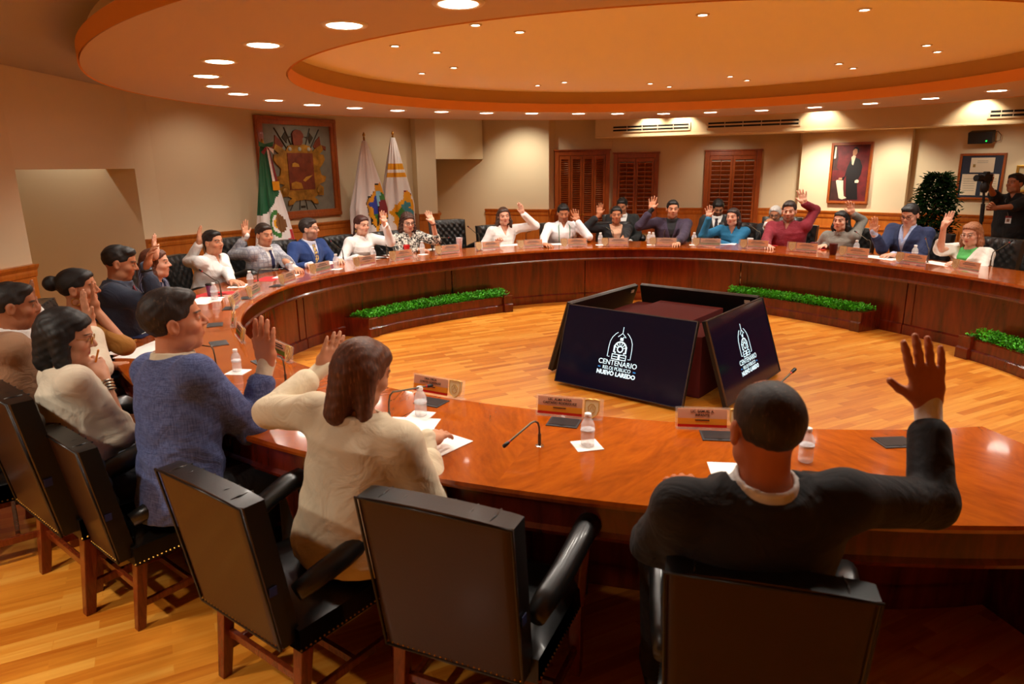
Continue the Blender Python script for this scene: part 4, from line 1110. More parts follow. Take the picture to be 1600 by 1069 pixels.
# folded spectacles on the page at the left edge
def spectacles(root, w, mt, r=0.0016, temples=0.12, rx=0.021, rz=0.017):
    k = MB()
    for s_ in (-1, 1):
        k.tube([(s_ * w / 2 + rx * math.cos(t), 0, rz * math.sin(t) - (0.003 if math.sin(t) > 0 else 0)) for t in np.linspace(0, 2 * PI, 17)], r, 5)
    k.tube([(-w / 2 + rx, 0, 0.003), (0, 0.002, 0.006), (w / 2 - rx, 0, 0.003)], r, 5)
    for s_ in (-1, 1): k.tube([(s_ * (w / 2 + rx), 0, 0.005), (s_ * (w / 2 + rx + 0.004), -0.01, 0.006), (s_ * (w / 2 + rx + 0.004), -temples, 0.002)], r * 0.8, 5)
    return k.build('glasses_frame', mt, root, smooth=180)
p = atz(222, 520, TZ); g = empty('eyeglasses', (p[0], p[1], TZ + 0.028), R(face_in(p) - 118), 'black-framed eyeglasses lying on the notebook at the left table edge', 'glasses')
spectacles(g, 0.06, M_BLACK, 0.002, 0.10)
p = atz(196, 533, TZ); k = MB(); pts = [(p[0] + 0.03 * math.cos(t) * (1 + 0.3 * math.sin(3 * t)) + 0.012 * t - 0.05, p[1] + 0.02 * math.sin(t * 1.3), TZ + 0.003) for t in np.linspace(0, 9, 60)]
k.tube(pts, 0.0025, 6); tag(k.build('bead_chain', M_GOLD, smooth=180), 'thin gold chain lying on the table beside the notebook', 'chain')

# ------------------------------------------------------------------ crest painting on the left wall
def wall_frame(name, A, B, pl, pr, pt, pb, label, cat, fw, ft, fmat, canvas_mat, parent_parts=None):
    """picture between pixel columns pl..pr and rows pt..pb, hung flat on wall A-B"""
    a_ = onwall(pl[0], pl[1], A, B); b_ = onwall(pr[0], pr[1], A, B)
    zt_ = onwall(pt[0], pt[1], A, B)[2]; zb_ = onwall(pb[0], pb[1], A, B)[2]
    d = np.array([B[0] - A[0], B[1] - A[1]]); d = d / np.linalg.norm(d); n_ = np.array([-d[1], d[0]])
    if np.dot(n_, np.array([CX, CY]) - a_[:2]) < 0: n_ = -n_
    if np.dot(b_[:2] - a_[:2], d) < 0: d = -d
    W = np.linalg.norm(b_[:2] - a_[:2]); H = zt_ - zb_; c_ = (a_[:2] + b_[:2]) / 2 + n_ * 0.004
    # local: x right seen from the room, y into the room, z up
    M = Matrix(((d[0], n_[0], 0, c_[0]), (d[1], n_[1], 0, c_[1]), (0, 0, 1, (zt_ + zb_) / 2), (0, 0, 0, 1)))
    root = empty(name); root.matrix_world = M; tag(root, label, cat)
    k = MB()
    for z_ in (-1, 1):
        k.box((0, ft / 2, z_ * (H / 2 - fw / 2)), (W, ft, fw)); k.box((0, ft * 0.65, z_ * (H / 2 - fw * 0.32)), (W - 0.004, ft * 1.1, fw * 0.4))
    for x_ in (-1, 1):
        k.box((x_ * (W / 2 - fw / 2), ft / 2, 0), (fw, ft, H - 2 * fw)); k.box((x_ * (W / 2 - fw * 0.32), ft * 0.65, 0), (fw * 0.4, ft * 1.1, H - 0.004))
    k.build('frame', fmat, root, bevel=0.003)
    k = MB(); k.box((0, 0.010, 0), (W - 2 * fw + 0.004, 0.012, H - 2 * fw + 0.004)); k.build('canvas', canvas_mat, root)
    return root, W - 2 * fw, H - 2 * fw
def relief(root, name, pts, mt, W, H, y0=0.017, th=0.01, parent=None):
    """polygon in 0..1 picture coordinates (x right, y up) raised from the canvas"""
    P = [((x - 0.5) * W, (y - 0.5) * H) for x, y in pts]; q = len(P); k = MB()
    k.add([(x, y0 - 0.002, z) for x, z in P] + [(x, y0 + th, z) for x, z in P], [tuple(range(q)), tuple(range(2 * q - 1, q - 1, -1))] + [(i, (i + 1) % q, q + (i + 1) % q, q + i) for i in range(q)])
    return k.build(name, mt, parent or root)
def mirror(pts): return pts + [(1 - x, y) for x, y in reversed(pts)]
M_BRONZE = mat('old_gold_relief', (164, 116, 36), 0.45, 0.35, bump=(30, 0.5, 0.01), var=0.5)
M_RUST = mat('copper_red_relief', (122, 56, 30), 0.55, 0.15, bump=(24, 0.5, 0.01), var=0.3)
M_PEWT = mat('pewter_canvas', (128, 126, 112), 0.6, 0.2, var=0.12, bump=(14, 0.2))
M_DRKBR = mat('dark_bronze', (58, 44, 24), 0.5, 0.3)
root, W, H = wall_frame('crest_painting', P2B, LW1, (406, 300), (528, 300), (465, 184), (465, 341), 'large framed relief of a gold and copper coat of arms on grey', 'painting', 0.10, 0.05, M_FRAME, M_PEWT)
for s_ in (0, 1):
    f_ = (lambda p: (1 - p[0], p[1])) if s_ else (lambda p: p)
    for a_, b_ in (((0.17, 0.96), (0.40, 0.62)), ((0.31, 0.97), (0.44, 0.66))):
        (xa, za), (xb, zb) = f_(a_), f_(b_); k = MB(); k.tube([((xa - 0.5) * W, 0.024, (za - 0.5) * H), ((xb - 0.5) * W, 0.024, (zb - 0.5) * H)], 0.008, 6); k.build('spear', M_DRKBR, root)
    relief(root, 'axe_blade', [f_(p) for p in [(0.27, 0.86), (0.32, 0.92), (0.33, 0.87), (0.41, 0.87), (0.34, 0.84), (0.33, 0.79)]], M_DRKBR, W, H, 0.02, 0.01)
    relief(root, 'banner', [f_(p) for p in [(0.08, 0.76), (0.16, 0.78), (0.17, 0.88), (0.23, 0.83), (0.28, 0.76), (0.24, 0.72), (0.14, 0.74), (0.09, 0.71)]], M_RUST, W, H, 0.018, 0.012)
    (xa, za), (xb, zb) = f_((0.49, 0.10)), f_((0.37, 0.0)); 
    for u0, u1 in ((0.46, 0.44), (0.38, 0.30)):
        (xa, za), (xb, zb) = f_((u0, 0.13)), f_((u1, 0.01)); k = MB(); k.tube([((xa - 0.5) * W, 0.02, (za - 0.5) * H), ((xb - 0.5) * W, 0.02, (zb - 0.5) * H)], 0.007, 6); k.build('spear', M_DRKBR, root)
cart = [(0.5, 0.13), (0.38, 0.12), (0.34, 0.08), (0.27, 0.07), (0.28, 0.12), (0.33, 0.15), (0.27, 0.18), (0.18, 0.17), (0.17, 0.27), (0.24, 0.31), (0.14, 0.34), (0.12, 0.40), (0.19, 0.42), (0.21, 0.50), (0.15, 0.56), (0.12, 0.60),
        (0.13, 0.66), (0.20, 0.67), (0.13, 0.72), (0.16, 0.78), (0.24, 0.74), (0.30, 0.70), (0.34, 0.76), (0.42, 0.78), (0.5, 0.78)]
cp_ = relief(root, 'cartouche', mirror(cart), M_BRONZE, W, H, 0.017, 0.022)
relief(root, 'shield_field', [(0.31, 0.25), (0.31, 0.68), (0.69, 0.68), (0.69, 0.25)], M_RUST, W, H, 0.038, 0.008, cp_)
relief(root, 'figure', [(0.36, 0.52), (0.37, 0.56), (0.41, 0.57), (0.46, 0.55), (0.47, 0.52)], M_GOLD, W, H, 0.046, 0.006, cp_)
relief(root, 'figure', [(0.51, 0.36), (0.56, 0.40), (0.66, 0.42), (0.60, 0.38), (0.54, 0.345)], M_GOLD, W, H, 0.046, 0.006, cp_)
relief(root, 'figure', [(0.33, 0.26), (0.33, 0.33), (0.40, 0.35), (0.48, 0.33), (0.50, 0.26)], M_BRONZE, W, H, 0.046, 0.005, cp_)
helm = [(0.41, 0.77), (0.405, 0.90), (0.43, 0.935), (0.47, 0.95), (0.53, 0.94), (0.565, 0.90), (0.57, 0.86), (0.55, 0.85), (0.55, 0.80), (0.52, 0.77)]
relief(root, 'helmet', helm, M_RUST, W, H, 0.03, 0.022)
for s_ in (0.30, 0.70, 0.5):
    k = MB(); k.lathe([(0.028, 0), (0.028, 0.006), (0.016, 0.014), (0.002, 0.016)], 14, ((s_ - 0.5) * W * 0.7, 0.039, (0.725 - 0.5) * H), Matrix.Rotation(R(-90), 3, 'X')); k.build('pearl', mat('pearl_grey', (170, 166, 150), 0.35), cp_)
for s_ in (0.24, 0.76):
    k = MB(); k.lathe([(0.05, 0), (0.05, 0.012), (0.03, 0.022), (0.002, 0.024)], 16, ((s_ - 0.5) * W, 0.038, (0.235 - 0.5) * H), Matrix.Rotation(R(-90), 3, 'X')); k.build('scroll', M_BRONZE, cp_, smooth=60)
k = MB(); k.box((0, 0.018, (0.045 - 0.5) * H), (0.075, 0.006, 0.03)); k.build('plaque', M_DRKBR, root)

# portrait of a standing man in black (generic figure)
M_PRED = mat('painted_crimson', (96, 18, 20), 0.6, var=0.4); M_PBLK = mat('painted_black', (20, 12, 14), 0.5); M_PSK = mat('painted_skin', (196, 142, 108), 0.6)
M_PWHT = mat('painted_cream', (226, 206, 176), 0.6); M_PBRN = mat('painted_umber', (60, 28, 22), 0.6, var=0.4)
root, W, H = wall_frame('portrait_painting', W4A, W4B, (1297, 270), (1361.5, 270), (1331, 222.5), (1326, 318), 'tall gilt-framed portrait of a standing man in black with a long white scroll', 'painting', 0.035, 0.04, M_FRAME, M_PRED)
def rp(nm, pts, mt, lv=0): return relief(root, nm, pts, mt, W, H, 0.017, 0.0006 + 0.0006 * lv)
rp('painted_column', [(0.0, 0.55), (0.0, 1.0), (0.08, 1.0), (0.14, 0.8), (0.12, 0.6), (0.2, 0.56)], M_PBRN)
rp('painted_window', [(0.02, 0.76), (0.03, 0.97), (0.07, 0.97), (0.07, 0.77)], M_PWHT, 1)
rp('painted_table', [(0.0, 0.02), (0.0, 0.36), (0.36, 0.38), (0.42, 0.02)], M_PBRN)
rp('painted_suit', [(0.46, 0.03), (0.42, 0.30), (0.40, 0.46), (0.24, 0.40), (0.24, 0.37), (0.34, 0.38), (0.42, 0.62), (0.50, 0.74), (0.60, 0.78), (0.74, 0.74), (0.82, 0.62), (0.80, 0.48), (0.72, 0.36), (0.78, 0.03)], M_PBLK, 1)
rp('painted_shirt', [(0.53, 0.66), (0.50, 0.78), (0.55, 0.82), (0.62, 0.80), (0.57, 0.64)], M_PWHT, 2)
rp('painted_face', [(0.535, 0.82), (0.525, 0.88), (0.54, 0.93), (0.60, 0.945), (0.65, 0.92), (0.65, 0.86), (0.62, 0.82), (0.57, 0.805)], M_PSK, 2)
rp('painted_hair', [(0.53, 0.90), (0.55, 0.95), (0.62, 0.965), (0.68, 0.93), (0.68, 0.86), (0.655, 0.86), (0.64, 0.92), (0.58, 0.93)], M_PBLK, 3)
rp('painted_hand', [(0.66, 0.33), (0.66, 0.37), (0.72, 0.39), (0.77, 0.37), (0.76, 0.33)], M_PWHT, 3)
rp('painted_hand', [(0.20, 0.39), (0.22, 0.42), (0.30, 0.42), (0.30, 0.385)], M_PSK, 3)
rp('painted_scroll', [(0.14, 0.36), (0.16, 0.38), (0.34, 0.37), (0.36, 0.22), (0.40, 0.09), (0.48, 0.06), (0.36, 0.03), (0.26, 0.05), (0.20, 0.2)], M_PWHT, 3)
k = MB()
for s_ in (-1, 1): k.box((s_ * (W / 2 + 0.003), 0.03, 0), (0.008, 0.012, H)); k.box((0, 0.03, s_ * (H / 2 + 0.003)), (W, 0.012, 0.008))
k.build('gilt_slip', M_GOLD, root)

# certificates frame, small frame, speaker box
M_MATN = mat('navy_mount', (38, 44, 62), 0.7)
root, W, H = wall_frame('certificate_frame', W5A, W5B, (1498, 270), (1570, 270), (1536, 239.5), (1532, 312), 'wide wooden frame with three pale documents on a dark blue mount', 'picture frame', 0.03, 0.03, M_FRAME, M_MATN)
for nm, x0, x1, z0, z1 in (('document', 0.22, 0.80, 0.60, 0.95), ('document', 0.05, 0.44, 0.05, 0.56), ('document', 0.56, 0.95, 0.05, 0.56)):
    d_ = relief(root, nm, [(x0, z0), (x0, z1), (x1, z1), (x1, z0)], M_PWHT, W, H, 0.017, 0.002)
    k = MB()
    for q in range(6 if z0 < 0.3 else 2):
        zz = (z1 - (q + 2) * (z1 - z0) / 9 - 0.5) * H; k.box((((x0 + x1) / 2 - 0.5) * W, 0.0195, zz), ((x1 - x0) * W * (0.75 if z0 < 0.3 else 0.45), 0.001, 0.006))
    k.build('lines_of_print', mat('grey_print', (150, 140, 124), 0.7), d_)
k = MB(); k.box((-0.02 * W - 0.08, 0.0198, 0.26 * H), (0.03, 0.001, 0.04)); k.build('crest_mark', mat('ochre_print', (150, 120, 60), 0.7), root)
root, W, H = wall_frame('certificate_frame', W5A, W5B, (1588, 270), (1625, 270), (1600, 258), (1600, 300), 'small gold frame cut by the right edge above the photographer', 'picture frame', 0.03, 0.03, M_GOLD, mat('pale_mount', (200, 180, 140), 0.7))
relief(root, 'emblem', [(0.2, 0.3), (0.2, 0.7), (0.8, 0.7), (0.8, 0.3)], mat('dark_blue_print', (30, 40, 90), 0.6), W, H, 0.017, 0.003)
q = onwall(1540, 212, W5A, W5B); nn = np.array([-(W5B[1] - W5A[1]), W5B[0] - W5A[0]]); nn = nn / np.linalg.norm(nn); nn = nn if np.dot(nn, np.array([CX, CY]) - q[:2]) > 0 else -nn
ph = math.atan2(nn[1], nn[0]) + PI / 2
root = empty('loudspeaker', (q[0] + nn[0] * 0.17, q[1] + nn[1] * 0.17, q[2] - 0.02), ph, 'small black wall loudspeaker with green light above the certificates', 'loudspeaker')
k = MB(); k.box((0, 0, 0), (0.28, 0.15, 0.15), Matrix.Rotation(R(12), 3, 'X')); k.build('cabinet', M_BLACK, root, bevel=0.008)
k = MB(); k.box((0, 0.09, 0.01), (0.05, 0.09, 0.05)); k.build('bracket', M_BLACK, root)
k = MB(); k.lathe([(0.008, 0), (0.004, 0.004)], 10, (0.08, -0.077, -0.055), Matrix.Rotation(R(90), 3, 'X')); k.build('indicator_light', mat('lit_green_led', (20, 255, 60), 0.4, emit=((20, 255, 60), 3.0)), root)
k = MB(); k.tube([(0.10, 0.10, 0.05), (0.16, 0.06, 0.07), (0.20, 0.08, 0.02), (0.19, 0.10, -0.05), (0.13, 0.10, -0.06)], 0.004, 6); k.build('cable', mat('brown_cable', (90, 50, 26), 0.6), root, smooth=180)

# ------------------------------------------------------------------ flags
def flag(px_top, py_top, A, B, off, label, painter, mats, ztop_cloth, flare, tip='spear', leanx=0.0):
    q = onwall(px_top[0], px_top[1], A, B); d = np.array([B[0] - A[0], B[1] - A[1]]); d /= np.linalg.norm(d); n_ = np.array([-d[1], d[0]])
    if np.dot(n_, np.array([CX, CY]) - q[:2]) < 0: n_ = -n_
    base = q[:2] + n_ * off
    # keep it on the same sight line after moving off the wall
    dr = ray(*px_top); t = ((A[0] + n_[0] * off) * n_[0] + (A[1] + n_[1] * off) * n_[1]) / (dr[0] * n_[0] + dr[1] * n_[1]); P = np.array([dr[0] * t, dr[1] * t, CAM_H + dr[2] * t])
    # local x: to the right as seen from the room, y: to the room
    dd = d if np.dot(np.array([d[0], d[1]]), np.array([1.0, 0.3])) > 0 else -d
    M = Matrix(((dd[0], n_[0], 0, P[0]), (dd[1], n_[1], 0, P[1]), (0, 0, 1, 0), (0, 0, 0, 1)))
    root = empty('ceremonial_flag'); root.matrix_world = M; tag(root, label, 'flag', None)
    ztip = P[2]
    k = MB(); k.tube([(leanx * -1, 0, 0.03), (0, 0, ztip - 0.10)], 0.014, 10); k.build('pole', M_FRAME, root, smooth=60)
    k = MB(); k.lathe([(0.17, 0), (0.17, 0.02), (0.05, 0.05), (0.02, 0.09)], 24, (-leanx, 0, 0)); k.build('stand_base', M_BRASS, root, smooth=40)
    k = MB(); k.lathe([(0.012, -0.10), (0.018, -0.085), (0.008, -0.07), (0.022, -0.045), (0.012, -0.02), (0.001, 0.0)], 12, (0, 0, ztip)); k.build('finial', M_BRASS, root, smooth=60)
    NU, NV = 96, 90; V, F, MI = [], [], []
    zt_ = ztip - ztop_cloth; zb_ = 0.25
    for j in range(NV + 1):
        v = j / NV; z = zt_ - (zt_ - zb_) * v
        w = 0.035 + flare[0] * v ** 0.9; w = min(w, flare[1])
        cxx = flare[2] * v + leanx * -v * 0.5
        for i in range(NU + 1):
            u = i / NU; th = u * 2 * PI
            fold = 1 + 0.16 * math.sin(th * 7 + v * 2.0) * min(1, v * 3) + 0.07 * math.sin(th * 13 + 1.3 - v * 3)
            V.append((cxx + w * math.cos(th) * fold, 0.72 * w * math.sin(th) * fold * 0.8, z))
    for j in range(NV):
        for i in range(NU):
            q_ = j * (NU + 1) + i; F.append((q_, q_ + 1, q_ + NU + 2, q_ + NU + 1))
            x = math.cos((i + 0.5) / NU * 2 * PI); zz = zt_ - (zt_ - zb_) * (j + 0.5) / NV
            y = math.sin((i + 0.5) / NU * 2 * PI)
            MI.append(painter(x, zz, y > 0, (j + 0.5) / NV))
    k = MB(); k.v = V; k.f = [list(f) for f in F]; k.mi = MI
    cl = k.build('cloth', mats, root, smooth=180)
    return root, cl, zt_, M
M_FG = mat('flag_green_satin', (14, 92, 52), 0.45, sheen=0.3); M_FW = mat('flag_white_satin', (236, 226, 222), 0.5, sheen=0.3); M_FR = mat('flag_red_satin', (200, 36, 40), 0.45, sheen=0.3)
M_FBR = mat('emblem_brown', (124, 78, 34), 0.6); M_FGG = mat('emblem_green', (60, 120, 50), 0.6); M_FY = mat('emblem_amber', (232, 158, 18), 0.55)
M_FB = mat('emblem_blue', (44, 60, 160), 0.55); M_FLB = mat('emblem_light_blue', (140, 196, 214), 0.55); M_FK = mat('emblem_black', (28, 22, 20), 0.6); M_FM = mat('emblem_wine', (130, 36, 40), 0.6); M_FT = mat('emblem_teal', (60, 130, 140), 0.55)
ZF = {}
def paint_mex(x, z, front, v):
    s = z - 0.18 * x           # diagonal hang
    if s > ZF['g']: return 0
    if s > ZF['w']:
        if front:
            ex, ez = (x - 0.10), (z - ZF['e'])
            if (ex / 0.34) ** 2 + (ez / 0.13) ** 2 < 1: return 3
            if ex < -0.0 and ((ex + 0.25) / 0.50) ** 2 + (ez / 0.17) ** 2 < 1 and ((ex + 0.25) / 0.34) ** 2 + (ez / 0.11) ** 2 > 1: return 4
            if ex < 0 and ((ex + 0.30) / 0.2) ** 2 + ((ez) / 0.06) ** 2 < 1: return 5
        return 1
    return 2
A_, B_ = P2B, LW1
zg = onwall(415, 298, A_, B_)[2]
ZF['g'], ZF['w'], ZF['e'] = onwall(415, 315, A_, B_)[2] + 0.02, onwall(430, 375, A_, B_)[2] - 0.02, onwall(428, 345, A_, B_)[2]
rt, cl, zt_, M = flag((409, 216), None, A_, B_, 0.35, 'green, white and red national flag with a tricolour bow, left of the crest painting', paint_mex, [M_FG, M_FW, M_FR, M_FBR, M_FGG, M_FY], 0.10, (0.30, 0.26, 0.10))
k = MB()
k.add([(0, 0.05, zt_ + 0.03), (-0.10, 0.07, zt_ + 0.06), (-0.11, 0.07, zt_ - 0.0), (0, 0.06, zt_ - 0.01), (0.10, 0.07, zt_ - 0.0), (0.11, 0.07, zt_ + 0.06)], [(0, 1, 2, 3), (0, 3, 4, 5)])
k.build('bow', M_FG, rt)
k = MB(); k.add([(0, 0.065, zt_), (-0.09, 0.08, zt_ - 0.07), (-0.05, 0.08, zt_ - 0.10), (0.01, 0.07, zt_ - 0.02)], [(0, 1, 2, 3)]); k.add([(0, 0.07, zt_), (0.03, 0.08, zt_ - 0.02), (0.11, 0.09, zt_ - 0.42), (0.07, 0.09, zt_ - 0.42)], [(0, 1, 2, 3)]); k.build('bow', M_FM, rt)
k = MB(); k.add([(0.0, 0.068, zt_), (0.02, 0.085, zt_ - 0.05), (0.07, 0.087, zt_ - 0.42), (0.03, 0.087, zt_ - 0.42)], [(0, 1, 2, 3)]); k.add([(0.01, 0.07, zt_), (0.10, 0.08, zt_ - 0.03), (0.09, 0.08, zt_ - 0.09)], [(0, 1, 2)]); k.build('bow', M_FW, rt)
k = MB()
for q in range(9): k.tube([(0.025 + q * 0.0115, 0.092, zt_ - 0.42), (0.027 + q * 0.0115, 0.094, zt_ - 0.53)], 0.006, 5)
fr = k.build('gold_fringe', M_FY, rt)
def emblem_flag(kind):
    def paint(x, z, front, v):
        if not front:
            return 0
        ez = (z - ZF['c']) / ZF['h']; ex = x / 0.98 + (0.05 if kind else -0.12)
        # slanted shield with scalloped rim
        a_ = (ex - ez * 0.35) ; r1 = abs(a_) * 0.95 + abs(ez + 0.25 * a_) * 0.80
        rim = 0.92 + 0.05 * math.sin(ex * 17) + 0.05 * math.sin(ez * 15)
        if r1 < rim:
            if r1 > rim - 0.05: return 5 if not kind else 1
            if r1 > rim - 0.30: return 1
            if kind: return 7 if (ez + ex > 0.12 or ez - ex < -0.35) else (4 if ez > ex * 0.5 - 0.15 else 3)
            if abs(a_ + ez * 0.1) < 0.12: return 3 if ez > 0 else 5
            if a_ < 0: return 2 if ez > -0.28 else 4
            return 6 if ez < 0.32 else 4
        if kind and ex > 0.0 and 0.25 < ez < 1.15 and (ex - 0.35) ** 2 / 0.16 + (ez - 0.75) ** 2 / 0.2 < 1 and math.sin(ex * 23) * math.sin(ez * 19) > 0.1: return 6
        if kind and ZF['s1'] < z < ZF['s0'] and abs(x) < 0.98: 
            return 1 if not (ZF['sm'] - 0.012 < z < ZF['sm'] + 0.012) else 0
        return 0
    return paint
ZF['c'] = onwall(580, 318, A_, B_)[2] - 0.02; ZF['h'] = (onwall(580, 285, A_, B_)[2] - onwall(580, 352, A_, B_)[2]) / 2
FM = [M_FW, M_FY, M_FB, M_FLB, M_FGG, M_FK, M_FM, M_FT]
flag((568, 206), None, A_, B_, 0.35, 'white flag with an amber-edged blue and wine shield, left of the pair of white flags', emblem_flag(0), FM, 0.12, (0.50, 0.30, 0.06))
ZF['c'] = onwall(622, 330, A_, B_)[2] - 0.02; ZF['s0'] = onwall(622, 257, A_, B_)[2]; ZF['s1'] = onwall(622, 276, A_, B_)[2]; ZF['sm'] = onwall(622, 267, A_, B_)[2]
flag((613, 204), None, A_, B_, 0.40, 'white flag with an amber-edged green and teal shield and orange bands, right of the pair', emblem_flag(1), FM, 0.10, (0.48, 0.29, 0.05))

# ------------------------------------------------------------------ potted ficus in the corner of the portrait wall
q = atz(1464, 300, 1.5); P = np.array(onwall(1464, 300, (4.6, 10.0), (6.6, 8.8)))
root = empty('potted_ficus', (P[0], P[1], 0), 0, 'leafy dark green potted ficus tree in the corner right of the portrait', 'plant')
k = MB(); k.lathe([(0.13, 0), (0.14, 0.02), (0.17, 0.30), (0.18, 0.32), (0.16, 0.32), (0.155, 0.28)], 24); k.build('pot', mat('dark_clay_pot', (70, 40, 26), 0.5), root, smooth=40)
k = MB(); k.lathe([(0.155, 0.26), (0.155, 0.285), (0.01, 0.29)], 20); k.build('soil', mat('potting_soil', (40, 26, 18), 0.9), root)
k = MB(); k.tube([(0, 0, 0.25), (0.03, 0.01, 0.6), (-0.02, 0.02, 0.95), (0.02, 0, 1.30)], [0.022, 0.018, 0.014, 0.008], 8)
for i in range(14):
    z = 0.6 + i * 0.06; t = i * 2.4; k.tube([(0.0, 0.01, z), (0.16 * math.cos(t), 0.16 * math.sin(t), z + 0.16)], [0.008, 0.003], 5)
k.build('trunk', M_BARK, root, smooth=180)
V, F = [], []
for i in range(4000):
    z = 0.62 + rng.random() * 1.02; w = 0.27 * math.sin(PI * min(1, (z - 0.50) / 1.28)) ** 0.7 * (0.75 + 0.5 * rng.random()); th = rng.random() * 2 * PI
    p = np.array([w * math.cos(th) * (0.4 + 0.6 * rng.random()), w * math.sin(th) * (0.4 + 0.6 * rng.random()), z]); el = rng.random() * 1.4 - 0.9; a2 = th + rng.normal() * 0.6; L = 0.05 + 0.03 * rng.random()
    d = np.array([math.cos(a2) * math.cos(el), math.sin(a2) * math.cos(el), math.sin(el)]); s_ = np.array([-math.sin(a2), math.cos(a2), 0]) * 0.018; up = np.array([0, 0, 0.006]); q_ = len(V)
    V += [tuple(p), tuple(p + d * L * 0.45 + s_ - up), tuple(p + d * L), tuple(p + d * L * 0.45 - s_ - up), tuple(p + d * L * 0.5 + up)]
    F += [(q_, q_ + 1, q_ + 4), (q_ + 1, q_ + 2, q_ + 4), (q_ + 2, q_ + 3, q_ + 4), (q_ + 3, q_, q_ + 4)]
k = MB(); k.v = V; k.f = [list(f) for f in F]; k.build('foliage', M_LEAFD, root)
# ------------------------------------------------------------------ smooth implicit bodies (signed distance fields meshed with surface nets)
def _n(v): v = np.asarray(v, float); return v / (np.linalg.norm(v) + 1e-12)
class SDF:
    def __init__(s): s.p = []
    def add(s, fn, c, r, k=0.02, sub=False, raw=False):
        s.p.append((fn, np.asarray(c, float), float(r), k, sub, raw)); return s
    def seg(s, a, b, ra, rb, k=0.02, sub=False, flat=None):
        a = np.asarray(a, float); b = np.asarray(b, float); ba = b - a; L2 = ba @ ba + 1e-12
        def fn(P):
            pa = P - a; t = np.clip(pa @ ba / L2, 0, 1); q = pa - t[:, None] * ba
            if flat is not None:      # squash along a direction: (axis, factor)
                ax, f = flat; d = q @ ax; q = q + np.outer(d * (f - 1), ax)
            return np.sqrt((q * q).sum(1)) - (ra + (rb - ra) * t)
        return s.add(fn, (a + b) / 2, math.sqrt(L2) / 2 + max(ra, rb), k, sub)
    def ell(s, c, r, Rm=None, k=0.02, sub=False):
        c = np.asarray(c, float); r = np.asarray(r, float)
        def fn(P):
            q = P - c
            if Rm is not None: q = q @ Rm
            k0 = np.sqrt(((q / r) ** 2).sum(1)); k1 = np.sqrt(((q / (r * r)) ** 2).sum(1)) + 1e-9
            return k0 * (k0 - 1) / k1
        return s.add(fn, c, float(r.max()), k, sub)
    def loft(s, o, Fm, T, secs, k=0.03, grow=0.0):
        """stack of ellipses along the third axis of Fm; secs rows: t, rx, ry, y0"""
        secs = np.array(secs, float); zc = secs[:, 0] * T
        o = np.asarray(o, float)
        def fn(P):
            q = (P - o) @ Fm; z = q[:, 2]
            rx = np.interp(z, zc, secs[:, 1]) + grow; ry = np.interp(z, zc, secs[:, 2]) + grow; y0 = np.interp(z, zc, secs[:, 3])
            e = np.sqrt((q[:, 0] / rx) ** 2 + ((q[:, 1] - y0) / ry) ** 2) + 1e-9
            g = np.sqrt((q[:, 0] / rx ** 2) ** 2 + ((q[:, 1] - y0) / ry ** 2) ** 2) + 1e-9
            d = e * (e - 1) / g
            cap = np.maximum(zc[0] - z, z - zc[-1])
            return np.maximum(d, cap)
        return s.add(fn, o + Fm[:, 2] * T / 2, T * 0.75 + 0.1, k)
    def ev(s, P, near=None):
        D = np.full(len(P), 9.0)
        for fn, c, r, k, sub, raw in s.p:
            if near is not None:
                m_ = ((P - c) ** 2).sum(1) < (r + near) ** 2
                if not m_.any(): continue
                d = fn(P[m_]); a = D[m_]
            else: m_ = slice(None); d = fn(P); a = D
            if sub: a = -a
            h = np.clip(0.5 + 0.5 * (a - d) / k, 0, 1); o_ = a * (1 - h) + d * h - k * h * (1 - h)
            D[m_] = -o_ if sub else o_
        return D

